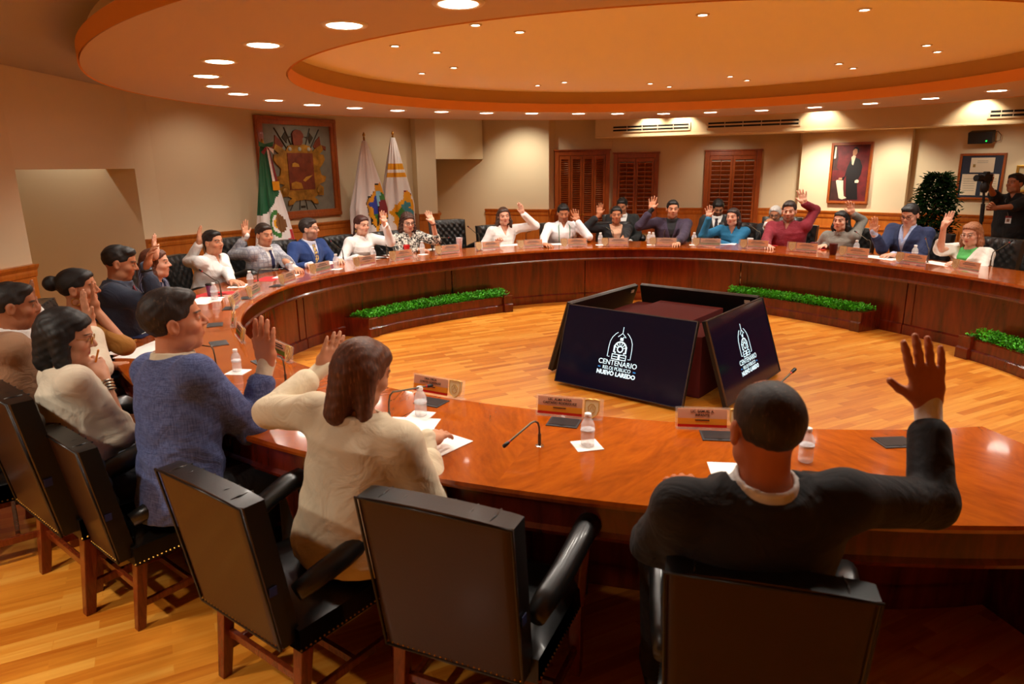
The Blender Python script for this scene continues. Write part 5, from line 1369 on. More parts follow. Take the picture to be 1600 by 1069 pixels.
def mesh_sdf(f, lo, hi, res, post=None):
    """f: SDF; post(P, D) -> D modifies the field (cuts, folds)"""
    lo = np.asarray(lo, float); hi = np.asarray(hi, float); B = 8
    nb = np.maximum(1, np.ceil((hi - lo) / res / B).astype(int)); n = nb * B
    bc = np.stack(np.meshgrid(*[(np.arange(x) + 0.5) * B * res for x in nb], indexing='ij'), -1).reshape(-1, 3) + lo
    def full(P, near=None):
        D = f.ev(P, near)
        return post(P, D) if post else D
    d = full(bc); act = np.abs(d) < B * res * 0.9 + 0.025
    V6 = np.where(d < 0, -1.0, 1.0).astype(np.float32).reshape(nb)
    V = np.repeat(np.repeat(np.repeat(V6, B, 0), B, 1), B, 2)
    V = np.ascontiguousarray(V).reshape(nb[0], B, nb[1], B, nb[2], B)
    idx = np.argwhere(act.reshape(nb))
    off = np.stack(np.meshgrid(*[np.arange(B)] * 3, indexing='ij'), -1).reshape(-1, 3)
    for s0 in range(0, len(idx), 1200):
        ii = idx[s0:s0 + 1200]
        P = ((ii[:, None, :] * B + off[None]) * res).reshape(-1, 3) + lo
        V[ii[:, 0], :, ii[:, 1], :, ii[:, 2], :] = full(P, 0.10).reshape(-1, B, B, B)
    V = V.reshape(n)
    S = V < 0
    cnt = np.zeros(tuple(n - 1), np.int8)
    for dx in (0, 1):
        for dy in (0, 1):
            for dz in (0, 1): cnt += S[dx:n[0] - 1 + dx, dy:n[1] - 1 + dy, dz:n[2] - 1 + dz]
    cells = np.argwhere((cnt > 0) & (cnt < 8))
    cid = np.full(tuple(n - 1), -1, np.int32); cid[cells[:, 0], cells[:, 1], cells[:, 2]] = np.arange(len(cells))
    cor = np.array([(x, y, z) for x in (0, 1) for y in (0, 1) for z in (0, 1)])
    vals = np.stack([V[cells[:, 0] + c[0], cells[:, 1] + c[1], cells[:, 2] + c[2]] for c in cor], 1)
    acc = np.zeros((len(cells), 3)); w = np.zeros(len(cells))
    for a in range(8):
        for b in range(a + 1, 8):
            if np.abs(cor[a] - cor[b]).sum() != 1: continue
            m_ = (vals[:, a] < 0) != (vals[:, b] < 0)
            t = vals[m_, a] / (vals[m_, a] - vals[m_, b])
            acc[m_] += cor[a] + t[:, None] * (cor[b] - cor[a]); w[m_] += 1
    Vt = (cells + acc / w[:, None]) * res + lo
    quads = []
    for ax in range(3):
        o = [0, 0, 0]; o[ax] = 1; u, v = [q for q in range(3) if q != ax]
        S0 = S[:n[0] - o[0], :n[1] - o[1], :n[2] - o[2]]; S1 = S[o[0]:, o[1]:, o[2]:]
        e = np.argwhere(S0 != S1)
        e = e[(e[:, u] > 0) & (e[:, v] > 0) & (e[:, u] < n[u] - 1) & (e[:, v] < n[v] - 1)]
        flip = S0[e[:, 0], e[:, 1], e[:, 2]]
        def c(du, dv):
            q = e.copy(); q[:, u] -= du; q[:, v] -= dv; return cid[q[:, 0], q[:, 1], q[:, 2]]
        Q = np.stack([c(1, 1), c(0, 1), c(0, 0), c(1, 0)], 1)
        if ax == 1: flip = ~flip
        Q[~flip] = Q[~flip][:, ::-1]; quads.append(Q)
    Q = np.concatenate(quads); Q = Q[(Q >= 0).all(1)]
    return Vt, Q

def np_mesh(name, V, Q, mt, parent=None, colors=None):
    me = bpy.data.meshes.new(name); me.vertices.add(len(V)); me.vertices.foreach_set('co', V.astype(np.float32).ravel())
    me.loops.add(len(Q) * 4); me.loops.foreach_set('vertex_index', Q.astype(np.int32).ravel())
    me.polygons.add(len(Q)); me.polygons.foreach_set('loop_start', np.arange(0, len(Q) * 4, 4, dtype=np.int32))
    try: me.polygons.foreach_set('loop_total', np.full(len(Q), 4, dtype=np.int32))
    except Exception: pass
    me.polygons.foreach_set('use_smooth', np.ones(len(Q), bool)); me.update(calc_edges=True); me.validate()
    if colors is not None:
        at = me.color_attributes.new('tone', 'FLOAT_COLOR', 'POINT'); at.data.foreach_set('color', np.concatenate([colors, np.ones((len(colors), 1))], 1).astype(np.float32).ravel())
    me.materials.append(mt); o = bpy.data.objects.new(name, me); COL.objects.link(o)
    if parent is not None:
        o.parent = parent; o.location = -Vector(parent.location)      # parents carry no rotation
    return o

def m_skin():
    k = NT('skin'); a = k.n('ShaderNodeAttribute', _attribute_name='tone'); tc = k.n('ShaderNodeTexCoord')
    nz = k.n('ShaderNodeTexNoise', Scale=26.0, Detail=4.0); k.l(tc, 'Object', nz, 'Vector')
    mx = k.n('ShaderNodeMixRGB', _blend_type='MULTIPLY'); mx.inputs[0].default_value = 0.35; k.l(a, 'Color', mx, 1)
    rp = k.ramp(nz, 'Fac', [(0.3, (0.82, 0.74, 0.70, 1)), (0.7, (1, 1, 1, 1))]); k.l(rp, 0, mx, 2); k.l(mx, 0, k.b, 'Base Color')
    k.b.inputs['Roughness'].default_value = 0.55; k.b.inputs['Specular IOR Level'].default_value = 0.35; k.b.inputs['Subsurface Weight'].default_value = 0.06; k.b.inputs['Subsurface Radius'].default_value = (0.02, 0.008, 0.004)
    n2 = k.n('ShaderNodeTexNoise', Scale=220.0, Detail=2.0); k.l(tc, 'Object', n2, 'Vector'); k.bump(n2, 'Fac', 0.1, 0.001)
    return k.m
M_SKIN = m_skin()
def m_hair(name, rgb, rgb2=None, rough=0.58):
    if name in MATS: return MATS[name]
    k = NT(name); tc = k.n('ShaderNodeTexCoord'); mp = k.n('ShaderNodeMapping', Scale=(1, 1, 0.12)); k.l(tc, 'Object', mp, 0)
    nz = k.n('ShaderNodeTexNoise', Scale=130.0, Detail=4.0); k.l(mp, 0, nz, 'Vector')
    c = srgb(rgb); c2 = srgb(rgb2) if rgb2 else tuple(min(1, x * 2.2 + 0.004) for x in c[:3]) + (1,)
    rp = k.ramp(nz, 'Fac', [(0.35, tuple(x * 0.6 for x in c[:3]) + (1,)), (0.6, c), (0.8, c2)]); k.l(rp, 0, k.b, 'Base Color')
    k.b.inputs['Roughness'].default_value = rough; k.bump(nz, 'Fac', 0.5, 0.002)
    MATS[name] = k.m; return k.m
def m_cloth(name, rgb, pattern=None, rgb2=None, scale=1.0, rough=0.85, sheen=0.05):
    """plain, plaid, stripes, spots or checks, woven into the base colour; fine weave as bump"""
    if name in MATS: return MATS[name]
    k = NT(name); tc = k.n('ShaderNodeTexCoord'); b = k.b; c = srgb(rgb); c2 = srgb(rgb2) if rgb2 else c
    if pattern in ('plaid', 'check'):
        sep = k.n('ShaderNodeSeparateXYZ'); mp = k.n('ShaderNodeMapping', Rotation=(0, 0, 0.7)); k.l(tc, 'Object', mp, 0); k.l(mp, 0, sep, 0)
        fs = []
        for i in (0, 1, 2):
            s_ = k.math('PINGPONG', (k.math('MULTIPLY', (sep, i), 40.0 * scale), 0), 1.0)
            fs.append(k.math('GREATER_THAN', (s_, 0), 0.82 if pattern == 'check' else 0.7))
        h = k.math('MAXIMUM', (k.math('MAXIMUM', (fs[0], 0), (fs[1], 0)), 0), (fs[2], 0))
        nz = k.n('ShaderNodeTexNoise', Scale=300.0, Detail=2.0); k.l(tc, 'Object', nz, 'Vector')
        m2 = k.math('MULTIPLY', (h, 0), (nz, 'Fac'))
        rp = k.ramp(m2, 0, [(0.0, c), (0.75, c2)]); k.l(rp, 0, b, 'Base Color')
    elif pattern == 'slub':
        mp = k.n('ShaderNodeMapping', Scale=(6, 6, 90)); k.l(tc, 'Object', mp, 0); nz = k.n('ShaderNodeTexNoise', Scale=4.0, Detail=4.0); k.l(mp, 0, nz, 'Vector')
        mp2 = k.n('ShaderNodeMapping', Scale=(60, 60, 5)); k.l(tc, 'Object', mp2, 0); nz2 = k.n('ShaderNodeTexNoise', Scale=4.0, Detail=4.0); k.l(mp2, 0, nz2, 'Vector')
        m2 = k.math('MULTIPLY', (k.math('ADD', (nz, 'Fac'), (nz2, 'Fac')), 0), 0.5)
        rp = k.ramp(m2, 0, [(0.40, c), (0.60, c2)]); k.l(rp, 0, b, 'Base Color')
    elif pattern == 'stripe':
        wv = k.n('ShaderNodeTexWave', Scale=14.0 * scale, Distortion=1.5); wv.inputs['Detail Scale'].default_value = 0.5; mp = k.n('ShaderNodeMapping', Rotation=(0, 0.5, 0.4)); k.l(tc, 'Object', mp, 0); k.l(mp, 0, wv, 'Vector')
        rp = k.ramp(wv, 'Fac', [(0.90, c), (0.96, c2)]); k.l(rp, 0, b, 'Base Color')
    elif pattern == 'spots':
        nz = k.n('ShaderNodeTexNoise', Scale=38.0 * scale, Detail=3.0, Distortion=1.2); k.l(tc, 'Object', nz, 'Vector')
        rp = k.ramp(nz, 'Fac', [(0.47, c), (0.52, c2)]); k.l(rp, 0, b, 'Base Color')
    else:
        nz = k.n('ShaderNodeTexNoise', Scale=5.0, Detail=3.0); k.l(tc, 'Object', nz, 'Vector')
        rp = k.ramp(nz, 'Fac', [(0.3, tuple(x * 0.9 for x in c[:3]) + (1,)), (0.7, c)]); k.l(rp, 0, b, 'Base Color')
    b.inputs['Roughness'].default_value = rough; b.inputs['Sheen Weight'].default_value = sheen
    n2 = k.n('ShaderNodeTexNoise', Scale=7.0, Detail=3.0, Distortion=1.4); k.l(tc, 'Object', n2, 'Vector')
    n3 = k.n('ShaderNodeTexNoise', Scale=420.0, Detail=1.0); k.l(tc, 'Object', n3, 'Vector')
    ad = k.math('ADD', (k.math('MULTIPLY', (n2, 'Fac'), 6.0), 0), (k.math('MULTIPLY', (n3, 'Fac'), 0.25), 0)); k.bump(ad, 0, 0.35, 0.008)
    MATS[name] = k.m; return k.m

# ------------------------------------------------------------------ figure builder
def rotm(yaw, pitch=0.0, roll=0.0):
    """columns: right, forward, up. yaw: compass direction faced; pitch>0 looks up; roll>0 leans to own right"""
    Mx = Matrix.Rotation(R(yaw - 90), 3, 'Z') @ Matrix.Rotation(R(pitch), 3, 'X') @ Matrix.Rotation(R(roll), 3, 'Y')
    return np.array(Mx)
def hand_sdf(f, W, d, nrm, side, s, spread=0.0, curl=0.0, k=0.006, fingers=None, thumb=None):
    """W wrist, d finger direction, nrm palm normal, side +1 right hand / -1 left"""
    d = _n(d); nrm = _n(nrm - d * (nrm @ d)); lat = np.cross(nrm, d) * -side    # towards the thumb
    # thumb side: for a right hand with the palm facing away from the viewer and fingers up the thumb points left
    w = 0.040 * s; L = 0.092 * s
    kn = W + d * L
    f.seg(W - d * 0.02 * s, W + d * 0.03 * s, 0.0255 * s, 0.027 * s, 0.02, flat=(nrm, 1.35))
    for t in (-0.9, -0.3, 0.3, 0.9):
        f.seg(W + d * 0.012 * s + lat * w * t * 0.55, kn + lat * w * t * 0.86 - d * (0.012 * s if t < -0.5 else 0.0), 0.0155 * s, 0.0125 * s, 0.014)
    f.ell(W + d * 0.035 * s + lat * 0.026 * s + nrm * 0.010 * s, (0.020 * s,) * 3, None, 0.018)      # thumb ball
    f.ell(W + d * 0.040 * s - lat * 0.024 * s + nrm * 0.006 * s, (0.017 * s,) * 3, None, 0.018)
    lens = (0.074, 0.082, 0.076, 0.060); rs = (0.0096, 0.0100, 0.0095, 0.0084)
    for i in range(4):
        t = 0.92 - i * 0.61
        base = kn + lat * w * t - d * (0.004, 0.0, 0.004, 0.014)[i] * s
        sp = (0.10, 0.03, -0.04, -0.14)[i] * (0.4 + spread * 2.4)
        cu = curl if fingers is None else fingers[i]
        dd = _n(d + lat * sp); nn_ = _n(nrm - dd * (nrm @ dd)); p = base; L_ = lens[i] * s; r_ = rs[i] * s
        for j, (fr, cf) in enumerate(((0.46, 0.6), (0.30, 1.0), (0.24, 0.8))):
            a = cu * cf * 1.3; dd, nn_ = _n(dd * math.cos(a) + nn_ * math.sin(a)), _n(nn_ * math.cos(a) - dd * math.sin(a)); q = p + dd * L_ * fr
            f.seg(p, q, r_ * (1.06 - 0.07 * j), r_ * (1.0 - 0.10 * j), k); p = q
    tb = W + d * 0.028 * s + lat * 0.030 * s + nrm * 0.006 * s
    ta = thumb if thumb is not None else 0.75
    td = _n(d * math.cos(ta) + lat * math.sin(ta) + nrm * 0.15); t1 = tb + td * 0.036 * s; td2 = _n(td + d * 0.35); t2 = t1 + td2 * 0.030 * s
    f.seg(tb, t1, 0.0125 * s, 0.0105 * s, 0.012); f.seg(t1, t2, 0.0105 * s, 0.0088 * s, 0.006)
    return kn + d * 0.08 * s

def elbow_ik(S, Wr, a, b, pole):
    v = Wr - S; D = np.linalg.norm(v)
    if D > (a + b) * 0.995:
        k_ = D / ((a + b) * 0.995); a *= k_; b *= k_
    v = v / D; x = (a * a - b * b + D * D) / (2 * D); h = math.sqrt(max(1e-6, a * a - x * x))
    p = pole - v * (pole @ v); p = _n(p); return S + v * x + p * h

HEADS = 0
def person(label, head, ydep, face, look, arms, outfit, skin=(196, 138, 104), hair=('short', (24, 18, 15)), s=1.0, res=0.007, female=False, seat_z=0.47,
           lean=0.06, group=None, glasses=None, beard=None, stand=False, extras=(), width=1.0, name='person', hip_shift=0.0, belly=0.0, beardcol=None, brow=None, twist=0.0):
    """head: pixel of the head centre, ydep: its distance from the camera along +Y; look: (yaw, pitch, roll) of the head; arms: {'R': {...}, 'L': {...}}"""
    H = aty(head[0], head[1], ydep); HR = rotm(*look)
    fwd = np.array([math.cos(R(face)), math.sin(R(face)), 0]); rgt = np.array([math.sin(R(face)), -math.cos(R(face)), 0]); up = np.array([0, 0, 1.0])
    N = H - HR[:, 1] * 0.020 * s - up * 0.132 * s                        # base of the neck
    if stand: hipz = 0.93 * s; hip = np.array([N[0], N[1], hipz]) - fwd * (lean * 0.3)
    else: hipz = seat_z + 0.07; hip = np.array([N[0], N[1], hipz]) - fwd * (lean + 0.02) + rgt * hip_shift
    ax = _n(N - hip); T = float(np.linalg.norm(N - hip))
    Fy = _n(fwd - ax * (fwd @ ax)); Fx = np.cross(Fy, ax); FM = np.stack([Fx, Fy, ax], 1)
    g = empty(name, (hip[0], hip[1], 0), 0, label, 'person', group)
    w_ = width * s
    if female: secs = [(-.10, .15, .12, 0), (0, .172, .128, 0), (.18, .160, .112, .0), (.42, .130, .098, .006), (.66, .148, .112, .018), (.80, .152, .098, .010), (.92, .115, .066, 0), (1.0, .062, .055, -.004)]
    else: secs = [(-.14, .150, .118, 0), (0, .172, .128, 0), (.18, .170, .122, .008), (.42, .166, .118, .008), (.66, .180, .120, .010), (.80, .182, .108, .004), (.89, .150, .086, -.002), (.95, .105, .068, -.004), (1.0, .066, .060, -.006)]
    if female and outfit['kind'] == 'jacket': secs = [(t, max(rx, .150) if t < .85 else rx, max(ry, .108) if t < .85 else ry, y0) for t, rx, ry, y0 in secs]
    secs = [(t, rx * w_, ry * w_ + (belly * s * math.exp(-((t - .25) / .22) ** 2)), (y0 + belly * .6 * math.exp(-((t - .25) / .22) ** 2)) * s) for t, rx, ry, y0 in secs]
    shw = (0.158 if female else 0.180) * w_; shz = 0.062 * s
    A_U, A_F = 0.285 * s, 0.255 * s
    J = {}
    for side, sg in (('R', 1), ('L', -1)):
        a = arms.get(side)
        raised = a and a.get('up')
        S = N + Fx * sg * shw - ax * (shz - (0.018 * s if raised else 0)) - Fy * 0.005
        if a is None:   # resting on the thigh or table edge, out of sight
            Wr = hip + fwd * 0.36 * s + rgt * sg * 0.10 + up * 0.13; Wr[2] = max(Wr[2], 0.62); pole = rgt * sg * 0.6 - up * 1.0 - fwd * 0.2; dirn = fwd; nr = -up; sp, cu = 0.1, 0.25; th = 0.6
            if stand: Wr = hip + rgt * sg * 0.22 * s + up * 0.02; pole = -fwd; dirn = -up; nr = -rgt * sg
        else:
            if 'z' in a: Wr = atz(a['w'][0], a['w'][1], a['z'])
            else: Wr = aty(a['w'][0], a['w'][1], H[1] + a.get('dy', 0.0))
            if 'e' in a:
                E0 = aty(a['e'][0], a['e'][1], H[1] + a.get('edy', a.get('dy', 0.0) * 0.5)); pole = E0 - (S + Wr) / 2
            else: pole = (rgt * sg * 0.9 - up * 0.8) if raised else (rgt * sg * 0.7 - up * 0.9 - fwd * 0.2)
            dirn = np.array(a.get('d', (0, 0, 1)), float) if 'd' in a else (up if raised else fwd)
            if 'tip' in a:
                Tp = aty(a['tip'][0], a['tip'][1], Wr[1] + a.get('tdy', 0.0)); dirn = Tp - Wr
            nr = a.get('n'); nr = (fwd if raised else -up) if nr is None else (np.array(nr, float))
            sp, cu, th = a.get('spread', 0.3 if raised else 0.1), a.get('curl', 0.08 if raised else 0.3), a.get('thumb', 0.75)
        E = elbow_ik(S, Wr, A_U, A_F, pole)
        if a and 'e' in a and a.get('force'): E = E0
        J[side] = (S, E, Wr, dirn, nr, sg, sp, cu, th, a)
    legs = []
    for sg in (1, -1):
        if stand: K = hip + rgt * sg * 0.10 * s - up * 0.44 * s + fwd * 0.02; An = hip + rgt * sg * 0.13 * s - up * (hipz - 0.09); Hj = hip + rgt * sg * 0.09 * s
        else:
            Hj = hip + rgt * sg * 0.09 * s; K = hip + fwd * 0.40 * s + rgt * sg * 0.12 * s + up * 0.0; K[2] = min(0.52, hipz); An = np.array([K[0], K[1], 0.10]) - fwd * 0.03
        legs.append((Hj, K, An))
    # ---- skin body
    f = SDF()
    f.loft(hip, FM, T, secs, 0.03, -0.022)
    f.seg(N - ax * 0.05 * s, H - HR[:, 1] * 0.018 * s - HR[:, 2] * 0.03 * s, 0.060 * s * (0.86 if female else 1.0), 0.050 * s * (0.88 if female else 1.0), 0.03)
    for side in 'RL':
        S, E, Wr, dirn, nr, sg, sp, cu, th, a = J[side]
        f.seg(N - ax * 0.03, S, 0.035 * s, 0.040 * s, 0.03); f.seg(S, E, 0.044 * s, 0.034 * s, 0.02); f.seg(E, Wr, 0.036 * s, 0.024 * s, 0.015)
        hand_sdf(f, Wr, dirn, nr, sg, s * (0.90 if female else 1.0) * (a.get('hs', 1.0) if a else 1.0), sp, cu, thumb=th, fingers=(a.get('fingers') if a else None))
    for Hj, K, An in legs: f.seg(Hj, K, 0.062 * s, 0.045 * s, 0.02); f.seg(K, An, 0.045 * s, 0.035 * s, 0.02)
    def hp(x, y, z): return H + HR @ (np.array([x, y, z]) * s)
    hs_ = s * (0.96 if female else 1.0)
    def he(c, r, k=0.012, sub=False): f.ell(hp(*c), np.array(r) * s, HR, k, sub)
    fw = 0.94 if female else 1.0
    he((0, -.012, .030), (.074, .092, .084), 0.02); he((0, .024, -.036), (.056 * fw, .064, .076), 0.03); he((0, .054, -.092), (.024 * fw, .022, .020), 0.02)
    he((0, .056, .042), (.050, .028, .034), 0.02)
    for sx in (-1, 1):
        he((sx * .038, .056, -.026), (.022, .022, .020), 0.02); he((sx * .045, .020, -.075), (.016, .030, .022), 0.02)
        f.seg(hp(sx * .012, .086, .022), hp(sx * .040, .076, .020), .0085 * s, .007 * s, 0.010)
        he((sx * .030, .091, .002), (.0155, .0115, .0095), 0.008, True)
        he((sx * .030, .0735, .002), (.0130, .0125, .0125), 0.003)
        he((sx * .0765, -.008, -.008), (.009, .020, .031), 0.006); he((sx * .083, -.001, -.006), (.006, .010, .018), 0.004, True)
    f.seg(hp(0, .084, .012), hp(0, .104, -.024), .0075 * s, .0105 * s, 0.010)
    for sx in (-1, 1): he((sx * .0115, .092, -.028), (.0075, .009, .0065), 0.007)
    he((0, .079, -.054), (.021 * fw, .011, .0055), 0.007); he((0, .078, -.0635), (.018 * fw, .011, .0062), 0.007)
    he((0, .0935, -.0585), (.021, .006, .0016), 0.003, True)
    pts = [H + 0.14 * s, H - 0.14 * s, hip - 0.24, hip + 0.24] + [x for Hj, K, An in legs for x in (K + 0.1, K - 0.1, An - 0.09, An + 0.09)]
    for side in 'RL':
        S, E, Wr, dirn = J[side][:4]; pts += [S - 0.1, S + 0.1, E - 0.1, E + 0.1, Wr - 0.07, Wr + 0.07, Wr + _n(dirn) * 0.2 * s - 0.045, Wr + _n(dirn) * 0.2 * s + 0.045]
    lo, hi = np.min(pts, 0) - 0.02, np.max(pts, 0) + 0.02
    V, Q = mesh_sdf(f, lo, hi, res)
    # tones that belong to the skin itself: lips, brows, eyes, knuckles
    base = np.array(srgb(skin)[:3]); C = np.tile(base, (len(V), 1))
    q = ((V - H) @ HR) / s
    def blob(c, r, col, soft=0.25):
        nonlocal C
        e = np.sqrt((((q - np.array(c)) / np.array(r)) ** 2).sum(1)); t = np.clip((1 - e) / soft, 0, 1)[:, None]; C = C * (1 - t) + np.array(col) * t
    for sx in (-1, 1): blob((sx * .042, .07, -.03), (.03, .04, .025), base * np.array([1.08, .88, .84]), 0.9)
    blob((0, .10, -.02), (.016, .03, .022), base * np.array([1.05, .9, .86]), 0.9)
    lipc = np.array([.45, .12, .10]) if female else base * np.array([.80, .52, .50])
    blob((0, .090, -.0585), (.025 * fw, .018, .0115), lipc, 0.3)
    hc = np.array(srgb(hair[1] if hair[1] else (30, 24, 20))[:3]); bc_ = np.array(srgb(brow)[:3]) if brow else np.minimum(hc, 0.05)
    if beard:
        bt = np.array(srgb(beardcol or hair[1])[:3]); L_ = beard
        msk = np.clip((-.030 - q[:, 2] + 0.35 * np.maximum(0, np.abs(q[:, 0]) - .03)) / .015, 0, 1) * (np.abs(q[:, 2] + .07) < .07) * (q[:, 1] > -.02) * (np.linalg.norm(q - np.array([0, .03, -.06]), axis=1) < .11)
        lip = np.sqrt((((q - np.array([0, .090, -.0585])) / np.array([.020, .02, .008])) ** 2).sum(1)) < 1
        msk = msk * (~lip) * L_; C = C * (1 - msk[:, None]) + bt * msk[:, None]
    fz = 1.0 if res < .006 else 1.35
    for sx in (-1, 1):
        for tt in np.linspace(0, 1, 5): blob((sx * (.014 + .034 * tt), .088 - .012 * tt, .0215 + .004 * math.sin(PI * tt * .8)), (.008 * fz, .016, (.0042 if not female else .0034) * fz), bc_, 0.5)
        blob((sx * .030, .088, .0015), (.0155 * (fz * .5 + .5), .014, .0068 * fz), np.array([.04, .025, .02]), 0.25)
        blob((sx * .030, .088, .0005), (.0125, .014, .0046), np.array([.62, .56, .50]), 0.3)
        blob((sx * .030, .088, .0010), (.0052, .014, .0056), np.array([.03, .016, .01]), 0.35)
    np_mesh('body', V, Q, M_SKIN, g, C)
    # ---- hair
    style, hcol = hair[0], hair[1]
    if style:
        f = SDF(); vol = hair[2] if len(hair) > 2 else 0.0
        def hx(c, r, k=0.02, sub=False): f.ell(hp(*c), np.array(r) * s, HR, k, sub)
        def hsg(a, b, ra, rb, k=0.02): f.seg(hp(*a), hp(*b), ra * s, rb * s, k)
        hx((0, -.014, .034), ((.0775 if style == 'short' else .079) + vol * .5, .097 + vol * .4, .087 + vol))
        low = -.055
        if style == 'short': hx((0.006, .044, .080), (.058, .046, .030), 0.02)
        elif style != 'buzz': hx((0.0, .038, .070), (.064, .050, .034), 0.02)
        if style in ('long', 'wavy'):
            Lh = hair[3] if len(hair) > 3 else 0.16
            for sx in (-1, 1):
                hsg((sx * .060, -.030, .02), (sx * .078, -.022, -.08), .034, .034); hsg((sx * .078, -.022, -.08), (sx * .080, -.01, -.08 - Lh), .034, .022)
            hsg((0, -.06, .0), (0, -.075, -.08 - Lh), .062, .040); low = -.4
        if style == 'bob':
            for sx in (-1, 1): hsg((sx * .060, -.02, .02), (sx * .070, .0, -.095), .038, .032)
            hsg((0, -.05, .0), (0, -.062, -.10), .068, .052); low = -.16
        if style in ('bun',): hx((0, -.128, .042), (.046, .042, .044), 0.01); low = -.065
        if style == 'pony': hsg((0, -.105, .01), (.01, -.125, -.12), .030, .022); hsg((.01, -.125, -.12), (.03, -.10, -.22), .022, .010); low = -.3
        if style == 'mid': hsg((0, -.05, .0), (0, -.07, -.13), .068, .045); [hsg((sx * .055, -.03, .02), (sx * .075, -.02, -.13), .036, .026) for sx in (-1, 1)]; low = -.25
        amp = {'wavy': .006, 'short': .0018, 'long': .0024, 'bob': .002, 'bun': .0012, 'pony': .0015, 'mid': .0016, 'buzz': .0006}.get(style, .002)
        hl = hair[4] if len(hair) > 4 else 0.0   # hairline shift
        def cut(P, D):
            q = ((P - H) @ HR) / s
            D = D + s * amp * (np.sin(q[:, 0] * 260 + q[:, 2] * 90 + 3 * np.sin(q[:, 2] * 60 + q[:, 1] * 30)) + np.sin(q[:, 1] * 120 - q[:, 2] * 165)) * 0.5
            face_ = (q[:, 1] - 0.83 * q[:, 2] - (0.026 if style in ('short', 'buzz') else 0.030) + hl + 0.004 * np.sin(q[:, 0] * 300)) / 1.3
            side_ = np.where(q[:, 2] < .012, (q[:, 1] + .028), -1.0) if style in ('short', 'buzz', 'bun', 'pony') else np.where(q[:, 2] < .040, q[:, 1] - .040, -1.0)
            D = np.maximum(D, face_ * s) if style not in ('long', 'wavy', 'bob', 'mid') else np.maximum(D, np.where(q[:, 2] > -0.02, face_, np.where(np.abs(q[:, 0]) < .055, q[:, 1] + 0.03, q[:, 1] - .045)) * s)
            D = np.maximum(D, side_ * s * 0.9)
            D = np.maximum(D, (low - q[:, 2]) * s)
            if style == 'buzz': D = np.maximum(D, -(np.sqrt((q[:, 0] / .05) ** 2 + ((q[:, 1] - .075) / .075) ** 2 + ((q[:, 2] - .10) / .05) ** 2) - 1) * .05 * s)
            return D
        r_ = 0.42 * s if low < -.1 else 0.2 * s
        V, Q = mesh_sdf(f, H - r_, H + 0.17 * s, min(res, 0.006) if res > 0.0045 else res, cut)
        if len(Q): np_mesh('hair', V, Q, m_hair('hair_%02x%02x%02x' % tuple(hcol), hcol, hair[5] if len(hair) > 5 else None), g)
    # ---- clothes
    kind = outfit['kind']; OM = m_cloth(*outfit['m']); jacket = kind == 'jacket'
    rc = max(res * 1.15, 0.006)
    def garment(name, grow, mt, sleeve=1.0, post=None, tlo=-0.10, collar=False, rr=None, sl_r=(.052, .047, .043, .034), cuffonly=False):
        f = SDF(); sc_ = [r for r in secs]
        if not cuffonly: f.loft(hip, FM, T * 1.0, sc_, 0.035, grow * s)
        for side in ('RL' if not cuffonly else cuffonly[1]):
            S, E, Wr = J[side][:3]; a = J[side][9]
            sl = sleeve if not (a and 'sleeve' in a) else a['sleeve']
            g_ = grow - 0.008
            if not cuffonly:
                f.seg(N - ax * 0.042 * s, S, (.034 + g_) * s, (.046 + g_) * s, 0.05)
                e_end = E if sl > 0.5 else S + (E - S) * sl * 2
                f.seg(S, e_end, (sl_r[0] + g_) * s, (sl_r[1] + g_) * s, 0.045)
                if sl > 0.5:
                    fr = (sl - 0.5) * 2; f.seg(E, E + (Wr - E) * fr, (sl_r[2] + g_) * s, (sl_r[3] + g_ + (1 - fr) * .008) * s, 0.018)
            else: f.seg(E + (Wr - E) * 0.7, E + (Wr - E) * cuffonly[0], .0315 * s, .033 * s, 0.01)
        if collar:
            c0 = N + ax * 0.006 * s + Fy * 0.002
            def ring(P):
                q = (P - c0) @ FM; rr_ = np.sqrt(q[:, 0] ** 2 + (q[:, 1] * 0.95) ** 2)
                return np.sqrt(np.maximum(np.abs(rr_ - .066 * s + q[:, 2] * 0.15) - .004 * s, 0) ** 2 + np.maximum(np.abs(q[:, 2]) - .015 * s, 0) ** 2) - .003 * s
            f.add(ring, c0, 0.09 * s, 0.008)
        P_ = [hip - 0.28, hip + 0.28, N + 0.15]
        for side in 'RL': S, E, Wr = J[side][:3]; P_ += [S - .1, S + .1, E - .1, E + .1, Wr - .06, Wr + .06]
        lo, hi = np.min(P_, 0), np.max(P_, 0)
        V, Q = mesh_sdf(f, lo, hi, rr or rc, post)
        return np_mesh(name, V, Q, mt, g) if len(Q) else None
    def tl(P): return (P - hip) @ FM
    wr = outfit.get('wrinkle', 0.0032) * s
    def folds(P, D):
        q = tl(P)
        a = np.sin(q[:, 2] * 55 + 3.0 * np.sin(q[:, 0] * 13 + 1) + 2 * np.sin(q[:, 1] * 17)); b_ = np.sin(q[:, 0] * 34 + q[:, 2] * 31 + 2.5 * np.sin(q[:, 1] * 21 + q[:, 2] * 9))
        m_ = 1.0
        for side in 'RL':
            E = J[side][1]; dE = np.sqrt(((P - E) ** 2).sum(1)); m_ = m_ + 1.6 * np.exp(-(dE / .10) ** 2)
        low_ = np.clip(1.25 - q[:, 2] / T * 1.1, .25, 1)
        return D + wr * (0.6 * a * np.abs(a) + 0.5 * b_) * m_ * np.minimum(low_ * 1.3, 1.2)
    zv = outfit.get('v', 0.50) * T; slope = outfit.get('slope', 0.28)
    neck_z = T * 1.0
    def neckhole(P, D, r=.066, zoff=0.0):
        c0 = N; q = (P - c0) @ FM; d = np.sqrt(q[:, 0] ** 2 + (q[:, 1] - 0.0) ** 2) - r * s
        return np.maximum(D, np.where(q[:, 2] > -.05 * s + zoff, -d, -1.0))
